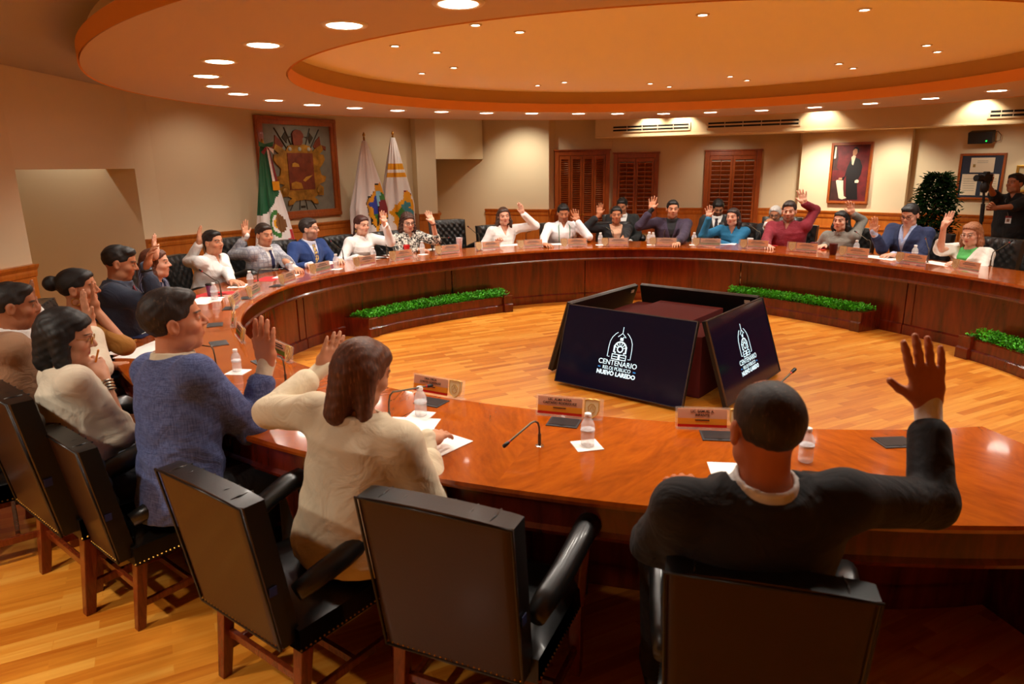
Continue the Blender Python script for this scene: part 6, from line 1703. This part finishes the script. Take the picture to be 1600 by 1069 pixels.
    if jacket:
        def post(P, D):
            q = tl(P); D = folds(P, D)
            e = np.abs(q[:, 0]) - np.maximum(0, (q[:, 2] - zv)) * slope - 0.004
            lap = (e > 0.0) & (e < 0.042 * s) & (q[:, 1] > 0) & (q[:, 2] > zv - .02) & (q[:, 2] < T * .97)
            D = D - np.where(lap, 0.0065 * s * np.clip(e / .006, 0, 1), 0)
            w = np.where((q[:, 1] > 0.0) & (q[:, 2] > zv), -e, -1.0)      # >0 inside the V
            D = np.maximum(D, w * 0.9)
            low_gap = np.where((q[:, 1] > 0.03) & (q[:, 2] <= zv), 0.004 - np.abs(q[:, 0] - .01), -1)
            D = np.maximum(D, low_gap * 0.8)
            return neckhole(P, D, .066)
        nm = outfit.get('name', 'jacket')
        garment(nm, 0.022, OM, outfit.get('sleeve', 0.84), post)
        if outfit.get('collar', True) or outfit.get('shirt'):
            SM = m_cloth(*outfit['shirt'])
            def post2(P, D):
                q = tl(P); D = np.maximum(D, (0.35 * T - q[:, 2]))
                if outfit.get('open'):
                    e = np.abs(q[:, 0]) - np.maximum(0, (q[:, 2] - outfit['open'] * T)) * 0.30
                    D = np.maximum(D, np.where((q[:, 1] > 0.0) & (q[:, 2] > outfit['open'] * T), -e, -1.0))
                return neckhole(P, D, .060, 0.02)
            garment('shirt', 0.010, SM, 0.0, post2, collar=outfit.get('collar', True), rr=max(res, .006))
            if outfit.get('cuff', True): [garment('cuff', 0.0, SM, cuffonly=(1.06, sd)) for sd in 'RL']
        # jacket collar behind the neck
        if outfit.get('tie'):
            TM = m_cloth(*outfit['tie']); f = SDF(); f.loft(hip, FM, T, secs, 0.03, 0.020 * s)
            def post3(P, D):
                q = tl(P); z = q[:, 2]; hw = np.interp(z, [0, T * .35, T * .9, T * .93, T * .985, T * 1.03], [.042, .038, .020, .017, .026, .024]) * s
                D = np.maximum(np.abs(D) - .004 * s, np.abs(q[:, 0]) - hw); D = np.maximum(D, -q[:, 1]); D = np.maximum(D, z - T * 0.985)
                return np.maximum(D, T * .30 - z)
            V, Q = mesh_sdf(f, hip - 0.25, N + 0.12, min(rc, .006), post3)
            if len(Q): np_mesh('necktie', V, Q, TM, g)
            k = MB(); kp = N + Fy * (.070 * s) + ax * (-.018 * s); k.box((0, 0, 0), (.034 * s, .020 * s, .036 * s), Matrix(FM.tolist()), taper=0.6); kk_ = k.build('tie_knot', TM, g, bevel=.004); kk_.location = Vector(kp) - Vector(g.location)
    else:
        opn = outfit.get('open', 0.86)
        def post(P, D):
            q = tl(P); D = folds(P, D)
            if opn < 1:
                e = np.abs(q[:, 0]) - np.maximum(0, (q[:, 2] - opn * T)) * outfit.get('slope', 0.42)
                D = np.maximum(D, np.where((q[:, 1] > 0.0) & (q[:, 2] > opn * T), -e, -1.0))
            if outfit.get('placket', True):
                D = D - np.where((np.abs(q[:, 0]) < .012 * s) & (q[:, 1] > 0), .002, 0)
            return neckhole(P, D, .060 if not outfit.get('high') else .05, 0.02 if not outfit.get('high') else .06)
        garment(outfit.get('name', 'shirt'), outfit.get('grow', 0.016), OM, outfit.get('sleeve', 0.96), post, collar=outfit.get('collar', True), sl_r=outfit.get('sl_r', (.052, .047, .043, .034)))
    # trousers or skirt
    f = SDF()
    for Hj, K, An in legs: f.seg(Hj, K, 0.086 * s, 0.066 * s, 0.03); f.seg(K, An, 0.064 * s, 0.050 * s, 0.02)
    f.ell(hip, (.165 * w_, .13 * s, .10 * s), FM, 0.05)
    P_ = [x for Hj, K, An in legs for x in (Hj - .17, Hj + .17, K - .1, K + .1, An - .07, An + .07)]
    V, Q = mesh_sdf(f, np.min(P_, 0), np.max(P_, 0), 0.012); np_mesh('trousers', V, Q, m_cloth(*outfit.get('low', ('black_trousers', (18, 18, 22)))), g)
    for Hj, K, An in legs:
        k = MB(); a_ = An - np.array(g.location); k.tube([(a_[0] - fwd[0] * .05, a_[1] - fwd[1] * .05, .045), (a_[0] + fwd[0] * .02, a_[1] + fwd[1] * .02, .05), (a_[0] + fwd[0] * .12, a_[1] + fwd[1] * .12, .036), (a_[0] + fwd[0] * .20, a_[1] + fwd[1] * .20, .024)], [.036, .042, .036, .02], 12)
        k.build('shoe', M_BLACK, g, smooth=180)
    if glasses:
        k_ = spectacles(g, 0.062 * s, glasses, 0.0018 * s * (1.3 if res > .006 else 1), 0.095 * s, 0.022 * s, 0.017 * s)
        Mt = Matrix(HR.tolist()).to_4x4(); p_ = hp(0, .096, .000); Mt.translation = Vector(p_) - Vector(g.location); k_.matrix_local = Mt
    for ex in extras: ex(g, dict(H=H, HR=HR, s=s, J=J, hip=hip, FM=FM, T=T, N=N, fwd=fwd, rgt=rgt, hp=hp))
    return g, dict(H=H, HR=HR, s=s, J=J, hip=hip, FM=FM, T=T, N=N, fwd=fwd, rgt=rgt)
def ex_wrist(side, mt, r=0.030, w=0.010, name='wristwatch', n=1, at=0.94):
    def fn(g, c):
        S, E, Wr = c['J'][side][:3]; v = _n(Wr - E)
        for i in range(n):
            p = E + (Wr - E) * (at - i * 0.05) - np.array(g.location); a = _n(np.cross(v, [0.3, 0.2, 1])); b = np.cross(v, a); k = MB(); rr = r * c['s']
            k.tube([tuple(p + (a * math.cos(t) + b * math.sin(t)) * rr) for t in np.linspace(0, 2 * PI, 21)], w * c['s'] * 0.5, 6, cap=False)
            if name == 'wristwatch': k.lathe([(.013 * c['s'], 0), (.013 * c['s'], .005), (.010 * c['s'], .007)], 14, tuple(p - a * rr * 1.0), Matrix.Rotation(0, 3, 'X'))
            k.build(name, mt, g, smooth=60)
    return fn
def ex_earring(mt, r=0.016, drop=0.02):
    def fn(g, c):
        for sx in (-1, 1):
            p = c['hp'](sx * .080, -.004, -.045 - drop) - np.array(g.location); k = MB()
            k.tube([(p[0] + r * math.cos(t) * c['fwd'][0], p[1] + r * math.cos(t) * c['fwd'][1], p[2] + r * math.sin(t)) for t in np.linspace(0, 2 * PI, 17)], 0.003, 5, cap=False); k.build('earring', mt, g, smooth=180)
    return fn
# ------------------------------------------------------------------ the people round the table
def ringy(px, py, extra):
    y = 6.0; best = (9, y)
    for y in np.arange(1.0, 13.0, 0.02):
        p = aty(px, py, y); d = p[:2] - np.array([CX, CY]); a_ = math.degrees(math.atan2(d[1], d[0])); e = abs(np.hypot(*d) - R_OUT(a_) - extra)
        far = (py < 440) and (px > 150)
        if far and y < 5.0: continue
        if not far and y > 6: continue
        if e < best[0]: best = (e, y)
    return best[1]
C_WHITE = ('white_cotton', (240, 238, 236)); C_CREAM = ('cream_blazer', (232, 216, 184)); C_CREAM2 = ('ivory_blazer', (222, 208, 184))
C_NAVY = ('navy_suit', (22, 28, 44)); C_BLACK = ('black_suit', (15, 16, 21)); C_SHIRTW = ('white_shirt', (232, 230, 226)); C_SHIRTC = ('cream_shirt', (226, 214, 186))
SK1 = (204, 148, 116); SK2 = (184, 124, 90); SK3 = (222, 172, 146); SK4 = (160, 102, 70)
HK = (20, 16, 14); HB = (52, 32, 22); HBR = (78, 48, 30)
GF = 1.08
def fdir(px, py, yd): return face_in(aty(px, py, yd)[:2])
def up_arm(w, e, tip, dy=-0.10, edy=-0.05, **k): return dict(up=True, w=w, e=e, tip=tip, dy=dy, edy=edy, **k)
def rest(w, tip=None, **k): return dict(w=w, z=TZ + 0.035, **k)
def P_(label, head, extra, look, arms, outfit, skin, hair, s, y=None, face=None, chair=None, **kw):
    yd = y if y else ringy(head[0], head[1], extra); fc = face if face is not None else fdir(head[0], head[1], yd)
    lk = (look[0] if look[0] is not None else fc, look[1], look[2]) if len(look) == 3 else look
    g, c = person(label, head, yd, fc, lk, arms, outfit, skin, hair, s, **kw)
    if chair:
        h = c['hip']; sc = chair[1] if len(chair) > 1 else s; b = chair[2] if len(chair) > 2 else 0.02
        put_chair(h[0] + c['fwd'][0] * b, h[1] + c['fwd'][1] * b, fc + (chair[3] if len(chair) > 3 else 0), chair[0], sc)
    return g, c

# foreground, seen from behind
P_('man in a black suit seen from behind, right hand raised, greying cropped hair', (1197, 668), 0, (93, 2, 0),
   {'R': dict(up=True, w=(1450, 634), e=(1494, 790), tip=(1443, 524), dy=0.22, edy=0.10, tdy=0.02, spread=0.16, thumb=0.95, hs=1.08), 'L': dict(w=(1075, 770), z=0.80, e=(1022, 850), edy=0.12)},
   dict(kind='jacket', m=C_BLACK, shirt=C_SHIRTW, tie=('dark_tie', (40, 30, 40)), wrinkle=0.0028), (186, 112, 76), ('buzz', (38, 26, 19), -0.004, 0, 0.0, (104, 66, 46)), 1.05, y=1.55, face=90, res=0.0045, lean=-0.13, width=1.06, seat_z=0.44)
chair_from_back((1036, 906), (1386, 958), 'black leather armchair, nearest to the camera, holding the man in black', 0.03)
P_('woman in a cream blazer seen from behind, brown hair, left hand raised', (566, 584), 0, (50, -14, 6),
   {'L': dict(up=True, w=(503, 576), e=(452, 632), tip=(532, 515), dy=0.40, edy=0.22, tdy=0.03, spread=0.0, n=(-0.75, 0.65, 0.1), thumb=0.35), 'R': dict(w=(668, 690), z=0.80, e=(668, 722), edy=0.08)},
   dict(kind='jacket', m=C_CREAM, shirt=('cream_top', (226, 210, 180)), collar=False, wrinkle=0.0026, v=0.55, name='blazer'), SK1, ('mid', (104, 60, 36), 0.004, 0.1, 0.0, (176, 120, 80)), 1.04, y=2.24, res=0.0048, female=True, lean=0.04, width=1.10, belly=0.02, seat_z=0.43, hip_shift=-0.05)
chair_from_back((243, 733), (375, 797), 'black leather armchair holding the woman in the cream blazer')
P_('man in a blue checked blazer seen from behind with his right hand raised', (272, 502), 0, (28, 6, 0),
   {'R': dict(up=True, w=(416, 570), e=(392, 668), tip=(409, 489), dy=0.14, edy=0.05, force=True, tdy=0.0, spread=0.02, n=(0.35, 0.9, 0.1), thumb=0.55, hs=1.05), 'L': dict(w=(404, 640), z=0.77, d=(0.6, 0.6, 0))},
   dict(kind='jacket', m=('blue_checked_linen', (54, 64, 108), 'slub', (92, 104, 150)), shirt=C_SHIRTC, wrinkle=0.004), (204, 138, 104), ('short', (40, 28, 22), 0.006, 0, 0.0, (92, 70, 54)), 1.12, y=2.68, res=0.005, lean=0.05, width=0.94, seat_z=0.43, hip_shift=0.05)
chair_from_back((50, 667), (118, 709), 'black leather armchair holding the man in the blue checked blazer')
M_SILV = mat('silver_bracelet', (200, 190, 170), 0.25, 0.9)
def ex_pencil(g, c):
    S, E, Wr, dirn = c['J']['R'][:4]; p = Wr + _n(dirn) * 0.07 - np.array(g.location); k = MB(); d_ = _n(np.array([0.45, -0.25, 0.85])); k.tube([tuple(p - d_ * 0.07), tuple(p + d_ * 0.08)], 0.0045, 6); k.build('pencil', mat('orange_pencil', (232, 140, 20), 0.4), g)
P_('dark bobbed woman in an ivory blazer, pencil hand at her chin', (103, 527), 0, (24, -10, 0),
   {'R': dict(w=(160, 590), dy=0.02, e=(184, 652), edy=-0.02, tip=(138, 548), tdy=0.05, n=(-0.7, 0.5, 0.2), curl=0.6, sleeve=0.60), 'L': dict(up=True, w=(140, 503), dy=0.52, e=(150, 560), edy=0.4, tip=(124, 452), spread=0.25)},
   dict(kind='jacket', m=C_CREAM2, shirt=('ivory_top', (214, 200, 176)), collar=False, cuff=False, wrinkle=0.003, name='blazer', low=('grey_trousers', (52, 54, 62))), SK1, ('bob', (16, 13, 13), 0.008), 1.02, y=2.80, res=0.005, female=True, lean=0.02, width=1.0, seat_z=0.43, hip_shift=0.10,
   extras=(ex_wrist('R', M_SILV, 0.032, 0.009, 'bracelet', 4, 0.92), ex_pencil), glasses=M_BRASS)
chair_from_back((-58, 594), (10, 634), 'black leather armchair holding the woman in the ivory blazer, cut by the left edge')
# left curve
P_('man in a tan suit at the left edge with his right hand raised', (20, 478), 0, (35, -4, 0),
   {'R': dict(up=True, w=(57, 492), e=(28, 560), tip=(45, 437), dy=0.10, edy=-0.06, spread=0.15)},
   dict(kind='jacket', m=('tan_wool', (150, 112, 82)), shirt=C_SHIRTW, tie=('dark_blue_tie', (24, 26, 44))), SK4, ('short', HK, 0.0), 0.97, y=3.20, res=0.006, lean=0.10,
   chair=('black leather armchair at the left edge under the man in the tan suit', 0.90, -0.02))
P_('woman with a black hair bun in a mustard top, hand raised before her face', (122, 451), 0, (18, 2, 0),
   {'R': dict(up=True, w=(149, 484), e=(150, 535), tip=(141, 437), dy=-0.12, edy=-0.16, spread=0.25, sleeve=0.5), 'L': dict(w=(176, 572), z=0.72)},
   dict(kind='shirt', m=('mustard_blouse', (156, 102, 30)), sleeve=0.5, placket=False, collar=False, high=True, open=1.2, name='blouse', low=('dark_skirt', (40, 28, 22))), SK2, ('bun', (14, 11, 11), 0.0), 0.97, y=3.75, res=0.006, female=True, lean=0.10,
   extras=(ex_earring(M_BRASS, 0.02, 0.02),), chair=('black leather armchair behind the woman with the hair bun', 0.90, 0.0))
P_('man in a navy suit and burgundy tie, right hand raised across a neighbour', (187, 411), 0, (22, -12, 0),
   {'R': dict(up=True, w=(228, 420), e=(188, 462), tip=(236, 382), dy=-0.16, edy=-0.20, spread=0.2, curl=0.3), 'L': dict(w=(240, 476), z=0.78)},
   dict(kind='jacket', m=('navy_blue_suit', (30, 38, 58)), shirt=('grey_blue_shirt', (70, 82, 104)), tie=('burgundy_tie', (112, 22, 40))), SK2, ('short', HK, -0.002), 1.02, y=4.55, res=0.0065, lean=0.10, width=1.12, belly=0.03,
   extras=(ex_wrist('R', M_BLACK, 0.031, 0.014),), chair=('black leather armchair under the man with the burgundy tie', 0.95, 0.0))
P_('auburn-haired woman in a navy striped dress with her hand up', (243, 412), 0.25, (15, 4, 0),
   {'R': dict(up=True, w=(243, 398), e=(228, 442), tip=(238, 364), dy=-0.1, edy=-0.1, spread=0.4, sleeve=0.45)},
   dict(kind='shirt', m=('navy_striped_dress', (26, 32, 66), 'stripe', (150, 152, 170)), sleeve=0.5, placket=False, collar=False, name='dress'), SK3, ('long', (92, 50, 32), 0.004, 0.10), 0.98, y=5.25, res=0.007, female=True, lean=0.08)
put_chair(-3.02, 6.12, 0, 'tufted black leather armchair between the striped dress and the white shirt', 0.95)
P_('young man in a white shirt with his right hand raised, red folders before him', (333, 379), 0.12, (-20, 3, 0),
   {'R': up_arm((311, 381), (300, 418), (311, 353), -0.05, -0.05, spread=0.1, n=(0.9, 0.1, 0.2)), 'L': rest((362, 440), d=(0.9, -0.5, 0))},
   dict(kind='shirt', m=C_WHITE, open=0.80), SK1, ('short', HK, 0.004), 1.02, res=0.007, lean=0.12, chair=('tufted black leather armchair behind the young man in the white shirt', 0.94, 0.0))
P_('man in a light grey plaid suit and navy tie with his right hand raised', (413, 367), 0.15, (-35, -4, 0),
   {'R': up_arm((384, 370), (370, 408), (380, 339), -0.05, -0.05, spread=0.35), 'L': rest((462, 420), d=(0.6, -0.8, 0), curl=0.5)},
   dict(kind='jacket', m=('grey_plaid_wool', (176, 178, 186), 'check', (120, 124, 140)), shirt=C_SHIRTW, tie=('navy_tie', (24, 26, 74))), SK1, ('short', (46, 30, 20), 0.006), 1.04, res=0.007, lean=0.12, chair=('tufted black leather armchair behind the man in the plaid suit', 1.03, 0.0))
P_('bearded man in glasses and a bright blue suit, both hands on the table', (483, 358), 0.15, (-4, 2, 0),
   {'R': rest((484, 414), d=(0.5, -0.8, 0), curl=0.5), 'L': rest((530, 406), d=(0.3, -0.9, 0))},
   dict(kind='jacket', m=('royal_blue_suit', (28, 58, 118)), shirt=('pale_blue_shirt', (206, 214, 236)), tie=('gold_patterned_tie', (70, 66, 100), 'spots', (214, 178, 90))), SK3, ('short', (44, 34, 30), 0.006), 1.06, res=0.0065, lean=0.12, width=1.08, glasses=M_BLACK, beard=0.55, beardcol=(90, 66, 52),
   chair=('tufted black leather armchair behind the bearded man in blue', 0.94, 0.0))
P_('woman in a white high-necked blouse, dark red hair tied back, left hand raised', (565, 352), 0.15, (-42, -2, 0),
   {'L': up_arm((601, 350), (613, 368), (596, 322), -0.10, -0.05, spread=0.5), 'R': rest((560, 402), d=(0.9, -0.2, 0))},
   dict(kind='shirt', m=C_WHITE, open=0.95, name='blouse', high=True), SK3, ('pony', (66, 28, 20), 0.0), 1.06, res=0.007, female=True, lean=0.10, extras=(ex_earring(M_GOLD, 0.014, 0.018),),
   chair=('tufted black leather armchair behind the woman in the high-necked blouse', 0.94, 0.0, 4))
P_('woman with wavy brown hair and glasses in a black and white blouse', (637, 348), 0.15, (-62, -6, 0),
   {'L': up_arm((676, 348), (688, 372), (664, 323), -0.10, -0.06, spread=0.25, sleeve=0.62), 'R': rest((652, 390), d=(0.95, -0.1, 0))},
   dict(kind='shirt', m=('leopard_blouse', (224, 220, 208), 'spots', (28, 28, 26)), open=0.86, name='blouse'), SK3, ('wavy', (66, 38, 26), 0.010, 0.10, 0.0, (120, 74, 48)), 1.08, res=0.007, female=True, lean=0.12, glasses=M_BLACK,
   extras=(ex_wrist('L', mat('brown_watch', (90, 46, 30), 0.4), 0.030, 0.014),), chair=('tufted black leather armchair behind the woman with wavy hair', 0.94, 0.02))
p = aty(714, 372, 10.15); put_chair(p[0], p[1], face_in(p), 'empty tufted black leather armchair behind the pale tumbler', 1.0)
P_('young woman in a white blouse with her left hand raised beside the far wainscot', (787, 338), 0.12, (-78, 0, 4),
   {'L': up_arm((817, 334), (833, 348), (810, 311), -0.08, 0.0, spread=0.1, n=(-0.7, -0.6, 0)), 'R': rest((777, 380), d=(0.2, -0.6, 0.7), curl=0.6)},
   dict(kind='shirt', m=C_WHITE, open=0.74, name='blouse'), SK3, ('long', (70, 46, 34), 0.0, 0.14, 0.0, (130, 92, 64)), 1.08, res=0.007, female=True, lean=0.08,
   chair=('black leather armchair behind the young woman in white', 0.94, 0.02))
M_BEAD = mat('beaded_lanyard', (60, 120, 90), 0.5)
def ex_lanyard(mt):
    def fn(g, c):
        FM, s = c['FM'], c['s']
        for sx in (-1, 1):
            k = MB(); pts = []
            for t, x, y in ((1.02, .055, .02), (.95, .075, .085), (.80, .074, .128), (.6, .070, .145), (.42, .060, .150)): pts.append(tuple(c['hip'] + FM @ np.array([sx * x * s, y * s, t * c['T']]) - np.array(g.location)))
            k.tube(pts, 0.006, 6); k.build('lanyard', mt, g, smooth=180)
    return fn
P_('moustached man in a white shirt with a beaded lanyard, left hand raised', (880, 333), 0.12, (-88, -14, 0),
   {'L': up_arm((902, 346), (914, 370), (896, 323), -0.08, 0.0, spread=0.45), 'R': rest((850, 382), e=(840, 368), d=(0.5, -0.8, 0))},
   dict(kind='shirt', m=('guayabera_white', (236, 238, 242)), open=0.86), SK2, ('short', HK, 0.004), 1.08, res=0.007, lean=0.10, width=1.05, extras=(ex_lanyard(M_BEAD),), beard=0.35, beardcol=(60, 40, 32),
   chair=('black leather armchair behind the man with the beaded lanyard', 0.94, 0.02))
P_('smiling woman in a black blazer over a beige top with her right hand raised', (963, 336), 0.12, (-96, 0, 0),
   {'R': up_arm((936, 336), (928, 358), (938, 313), -0.08, 0.0, spread=0.15), 'L': rest((968, 378), d=(-0.6, -0.6, 0.1))},
   dict(kind='jacket', m=C_BLACK, shirt=('beige_top', (206, 160, 130)), collar=False, v=0.30, slope=0.30, name='blazer', cuff=False), SK2, ('pony', HK, 0.0), 1.08, res=0.007, female=True, lean=0.08,
   chair=('black leather armchair behind the smiling woman in the black blazer', 0.94, 0.02))
P_('dark-haired man in a charcoal suit seated behind the smiling woman', (972, 322), 0.72, (-110, -16, 0),
   {}, dict(kind='jacket', m=('charcoal_suit', (34, 36, 36)), shirt=C_SHIRTW), SK2, ('short', HK, 0.006), 1.04, res=0.008, lean=0.10, chair=('dark chair in the second row holding the man in charcoal', 1.0, 0.0))
P_('man in a dark purple blazer and black shirt with his right hand raised', (1051, 327), 0.12, (-97, 0, 0),
   {'R': up_arm((1018, 328), (1008, 352), (1021, 305), -0.08, 0.0, spread=0.45), 'L': rest((1058, 380), d=(-0.3, -0.9, 0))},
   dict(kind='jacket', m=('plum_blazer', (54, 40, 62)), shirt=('black_shirt', (24, 24, 28))), SK1, ('short', HK, 0.003), 1.10, res=0.007, lean=0.08, width=1.06,
   chair=('black leather armchair behind the man in the purple blazer', 0.94, 0.02))
P_('bearded man in a dark suit and tie looking down in the second row', (1122, 325), 0.72, (-98, -26, 0),
   {}, dict(kind='jacket', m=('charcoal_suit', (34, 36, 36)), shirt=C_SHIRTW, tie=('dark_tie', (40, 30, 40))), SK2, ('short', HK, 0.010), 1.04, res=0.008, lean=0.08, beard=0.7, beardcol=(30, 20, 16), chair=('dark chair in the second row holding the bearded man', 1.0, 0.0))
P_('woman in a teal shirt with long dark hair and her right hand raised', (1145, 339), 0.12, (-128, 0, 0),
   {'R': up_arm((1108, 340), (1102, 362), (1107, 318), -0.06, 0.0, spread=0.5), 'L': rest((1118, 377), d=(-0.9, -0.2, 0))},
   dict(kind='shirt', m=('teal_shirt', (20, 104, 146)), open=0.80), SK3, ('long', (40, 24, 20), 0.0, 0.10), 1.06, res=0.007, female=True, lean=0.08,
   chair=('black leather armchair behind the woman in teal', 0.94, 0.02))
P_('white-haired man in glasses and black jacket with his hand at his mouth', (1211, 336), 0.60, (-120, -8, 0),
   {'R': dict(w=(1197, 352), dy=-0.22, e=(1190, 372), edy=-0.12, tip=(1204, 342), tdy=0.05, curl=0.6)}, dict(kind='jacket', m=('black_jacket', (26, 26, 28)), shirt=C_SHIRTW), SK2, ('short', (206, 202, 196), 0.006), 1.04, res=0.008, lean=0.08, glasses=M_BLACK, beard=0.5, beardcol=(150, 140, 130),
   chair=('dark chair in the second row holding the white-haired man', 1.0, 0.0))
P_('bearded man in a maroon shirt with his left hand raised high', (1233, 330), 0.12, (-118, -4, 0),
   {'L': up_arm((1256, 318), (1270, 350), (1252, 294), -0.08, 0.0, spread=0.5), 'R': rest((1199, 384), d=(-0.2, -0.9, 0))},
   dict(kind='shirt', m=('maroon_shirt', (128, 22, 40)), open=0.84, grow=0.018), SK3, ('short', (48, 36, 32), 0.006), 1.12, res=0.007, lean=0.10, width=1.10, belly=0.04, beard=0.6, beardcol=(84, 66, 60),
   chair=('black leather armchair behind the man in the maroon shirt', 0.94, 0.02))
P_('dark-haired woman in a shimmering grey blouse with her left hand raised', (1314, 345), 0.12, (-138, 0, 0),
   {'L': up_arm((1331, 334), (1343, 360), (1327, 311), -0.06, 0.0, spread=0.5), 'R': rest((1290, 384), d=(-0.8, -0.4, 0))},
   dict(kind='shirt', m=('grey_satin_blouse', (134, 132, 124)), open=0.98, name='blouse', wrinkle=0.005), SK3, ('long', (22, 16, 15), 0.0, 0.03), 1.08, res=0.007, female=True, lean=0.08,
   chair=('tufted black leather armchair right of the woman in grey', 0.94, 0.02))
P_('man in glasses, navy suit and open pale blue shirt with his right hand raised', (1422, 336), 0.12, (-145, -18, 0),
   {'R': up_arm((1365, 364), (1376, 386), (1365, 338), -0.04, 0.04, spread=0.3), 'L': rest((1398, 398), d=(-0.9, -0.2, 0))},
   dict(kind='jacket', m=('navy_wool', (28, 42, 82)), shirt=('light_blue_shirt', (176, 194, 232)), open=0.72), SK3, ('short', HK, 0.004), 1.08, res=0.007, lean=0.10, width=1.06, glasses=M_BLACK,
   chair=('tufted black leather armchair right of the man in the navy suit', 0.94, 0.02))
P_('blonde woman in glasses, white jacket and green top with her right hand raised', (1518, 366), 0.12, (-150, -6, 0),
   {'R': up_arm((1475, 354), (1468, 382), (1487, 330), -0.06, 0.0, spread=0.1), 'L': rest((1500, 410), d=(-0.9, -0.2, 0))},
   dict(kind='jacket', m=('white_jacket', (234, 230, 220)), shirt=('green_top', (88, 190, 100)), collar=False, v=0.30, slope=0.34, cuff=False), SK3, ('long', (156, 98, 62), 0.002, 0.08, 0.0, (196, 150, 104)), 1.08, res=0.007, female=True, lean=0.08, glasses=M_CHROME,
   extras=(ex_earring(mat('green_earring', (30, 110, 50), 0.3), 0.014, 0.02),), chair=('black leather armchair right of the blonde woman', 0.94, 0.02))
# photographer standing behind the right end of the far table
def ex_badge(g, c):
    FM, s = c['FM'], c['s']
    p = c['hip'] + FM @ np.array([-0.03 * s, .150 * s, .34 * c['T']]) - np.array(g.location); Rm = Matrix(FM.tolist())
    k = MB(); k.box((0, 0, 0), (.062, .004, .088), Rm, 0); k.box(tuple(Rm @ Vector((0, .0, .034))), (.063, .006, .022), Rm, 1); k.box(tuple(Rm @ Vector((0, .002, -.006))), (.03, .003, .036), Rm, 2); o = k.build('badge', [M_WHITEP, M_FM, mat('badge_photo', (150, 110, 90), 0.5)], g); o.location = Vector(p)
    p = c['hip'] + FM @ np.array([-0.085 * s, .145 * s, .72 * c['T']]) - np.array(g.location); k = MB(); k.box((0, 0, 0), (.05, .004, .05), Rm); k.box(tuple(Rm @ Vector((0, 0, .03))), (.03, .004, .02), Rm); o = k.build('shirt_emblem', mat('yellow_embroidery', (210, 170, 20), 0.6), g); o.location = Vector(p)
    k = MB(); k.tube([tuple(c['hip'] + FM @ np.array([x * s, y * s, t * c['T']]) - np.array(g.location)) for t, x, y in ((1.0, .05, .03), (.85, .05, .118), (.6, .0, .142), (.40, -.03, .150))], 0.005, 5); k.build('lanyard', mat('grey_lanyard', (120, 120, 112), 0.6), g, smooth=180)
PY = 8.55
gph, cph = P_('photographer in a black polo standing and holding a camera rig, by the right edge', (1586, 287), 0, (196, 6, 0),
   {'L': dict(w=(1553, 325), dy=-0.30, e=(1590, 352), edy=-0.28, tip=(1544, 320), tdy=-0.02, n=(-0.3, -0.9, 0), curl=1.0, fingers=(1, 1, 1, 1), thumb=0.5, sleeve=0.45),
    'R': dict(w=(1545, 290), dy=-0.22, e=(1560, 330), edy=-0.05, tip=(1541, 270), n=(0.2, -0.9, 0), curl=0.7, sleeve=0.45)},
   dict(kind='shirt', m=('black_polo', (18, 18, 20)), sleeve=0.45, open=0.88, sl_r=(.068, .058, .05, .05), name='polo_shirt'), SK2, ('short', HK, 0.010), 1.0, y=PY, face=215, res=0.0065, stand=True, lean=0.0, extras=(ex_badge,))
# camera on a hand-held monopod rig
S_, E_, Wr = cph['J']['L'][:3]; q0 = aty(1540, 282, Wr[1] - 0.02); qb = aty(1531, 368, Wr[1] - 0.02); rt_ = empty('camera_rig', (q0[0], q0[1], q0[2]), R(20), 'black camera on a stabiliser pole held up by the photographer', 'camera')
k = MB(); k.box((0, 0, 0.03), (0.14, 0.07, 0.085)); k.box((0, 0.0, 0.085), (0.06, 0.05, 0.035)); k.build('camera_body', M_BLACK, rt_, bevel=0.01)
k = MB(); k.lathe([(0.034, 0), (0.036, 0.02), (0.033, 0.05), (0.038, 0.09), (0.034, 0.095)], 20, (-0.07, 0, 0.03), Matrix.Rotation(R(-90), 3, 'Y')); k.build('lens', M_BLACK, rt_, smooth=50)
k = MB(); k.lathe([(0.03, -0.14), (0.045, -0.11), (0.05, -0.07), (0.035, -0.03), (0.03, -0.01)], 16); k.tube([(0.05, 0, -0.10), (0.08, 0.02, -0.06), (0.07, 0, 0.0)], 0.014, 8); k.build('stabiliser_head', M_BLACK, rt_, smooth=60)
rl = Matrix.Rotation(-R(20), 3, 'Z') @ Vector(tuple(qb - q0))
k = MB(); k.tube([(0, 0, -0.12), tuple(rl * 0.4), tuple(rl)], 0.014, 10); k.build('pole', M_BLACK, rt_, smooth=60)
k = MB(); k.tube([tuple(rl * 0.42), tuple(rl * 0.75)], 0.022, 10); k.build('grip', M_BLACK, rt_, smooth=60)
k = MB(); k.tube([tuple(rl * 0.86), tuple(rl * 0.93)], 0.026, 10); k.build('red_collar', M_RED, rt_)

# remaining chairs
chair_from_back((555, 777), (800, 830), 'empty black leather armchair in the foreground, between the cream blazer and the man in black')
p = aty(1560, 392, 8.2); put_chair(p[0] + .25, p[1] - .1, face_in(p), 'black leather armchair at the right end of the far table, below the photographer', 1.1)
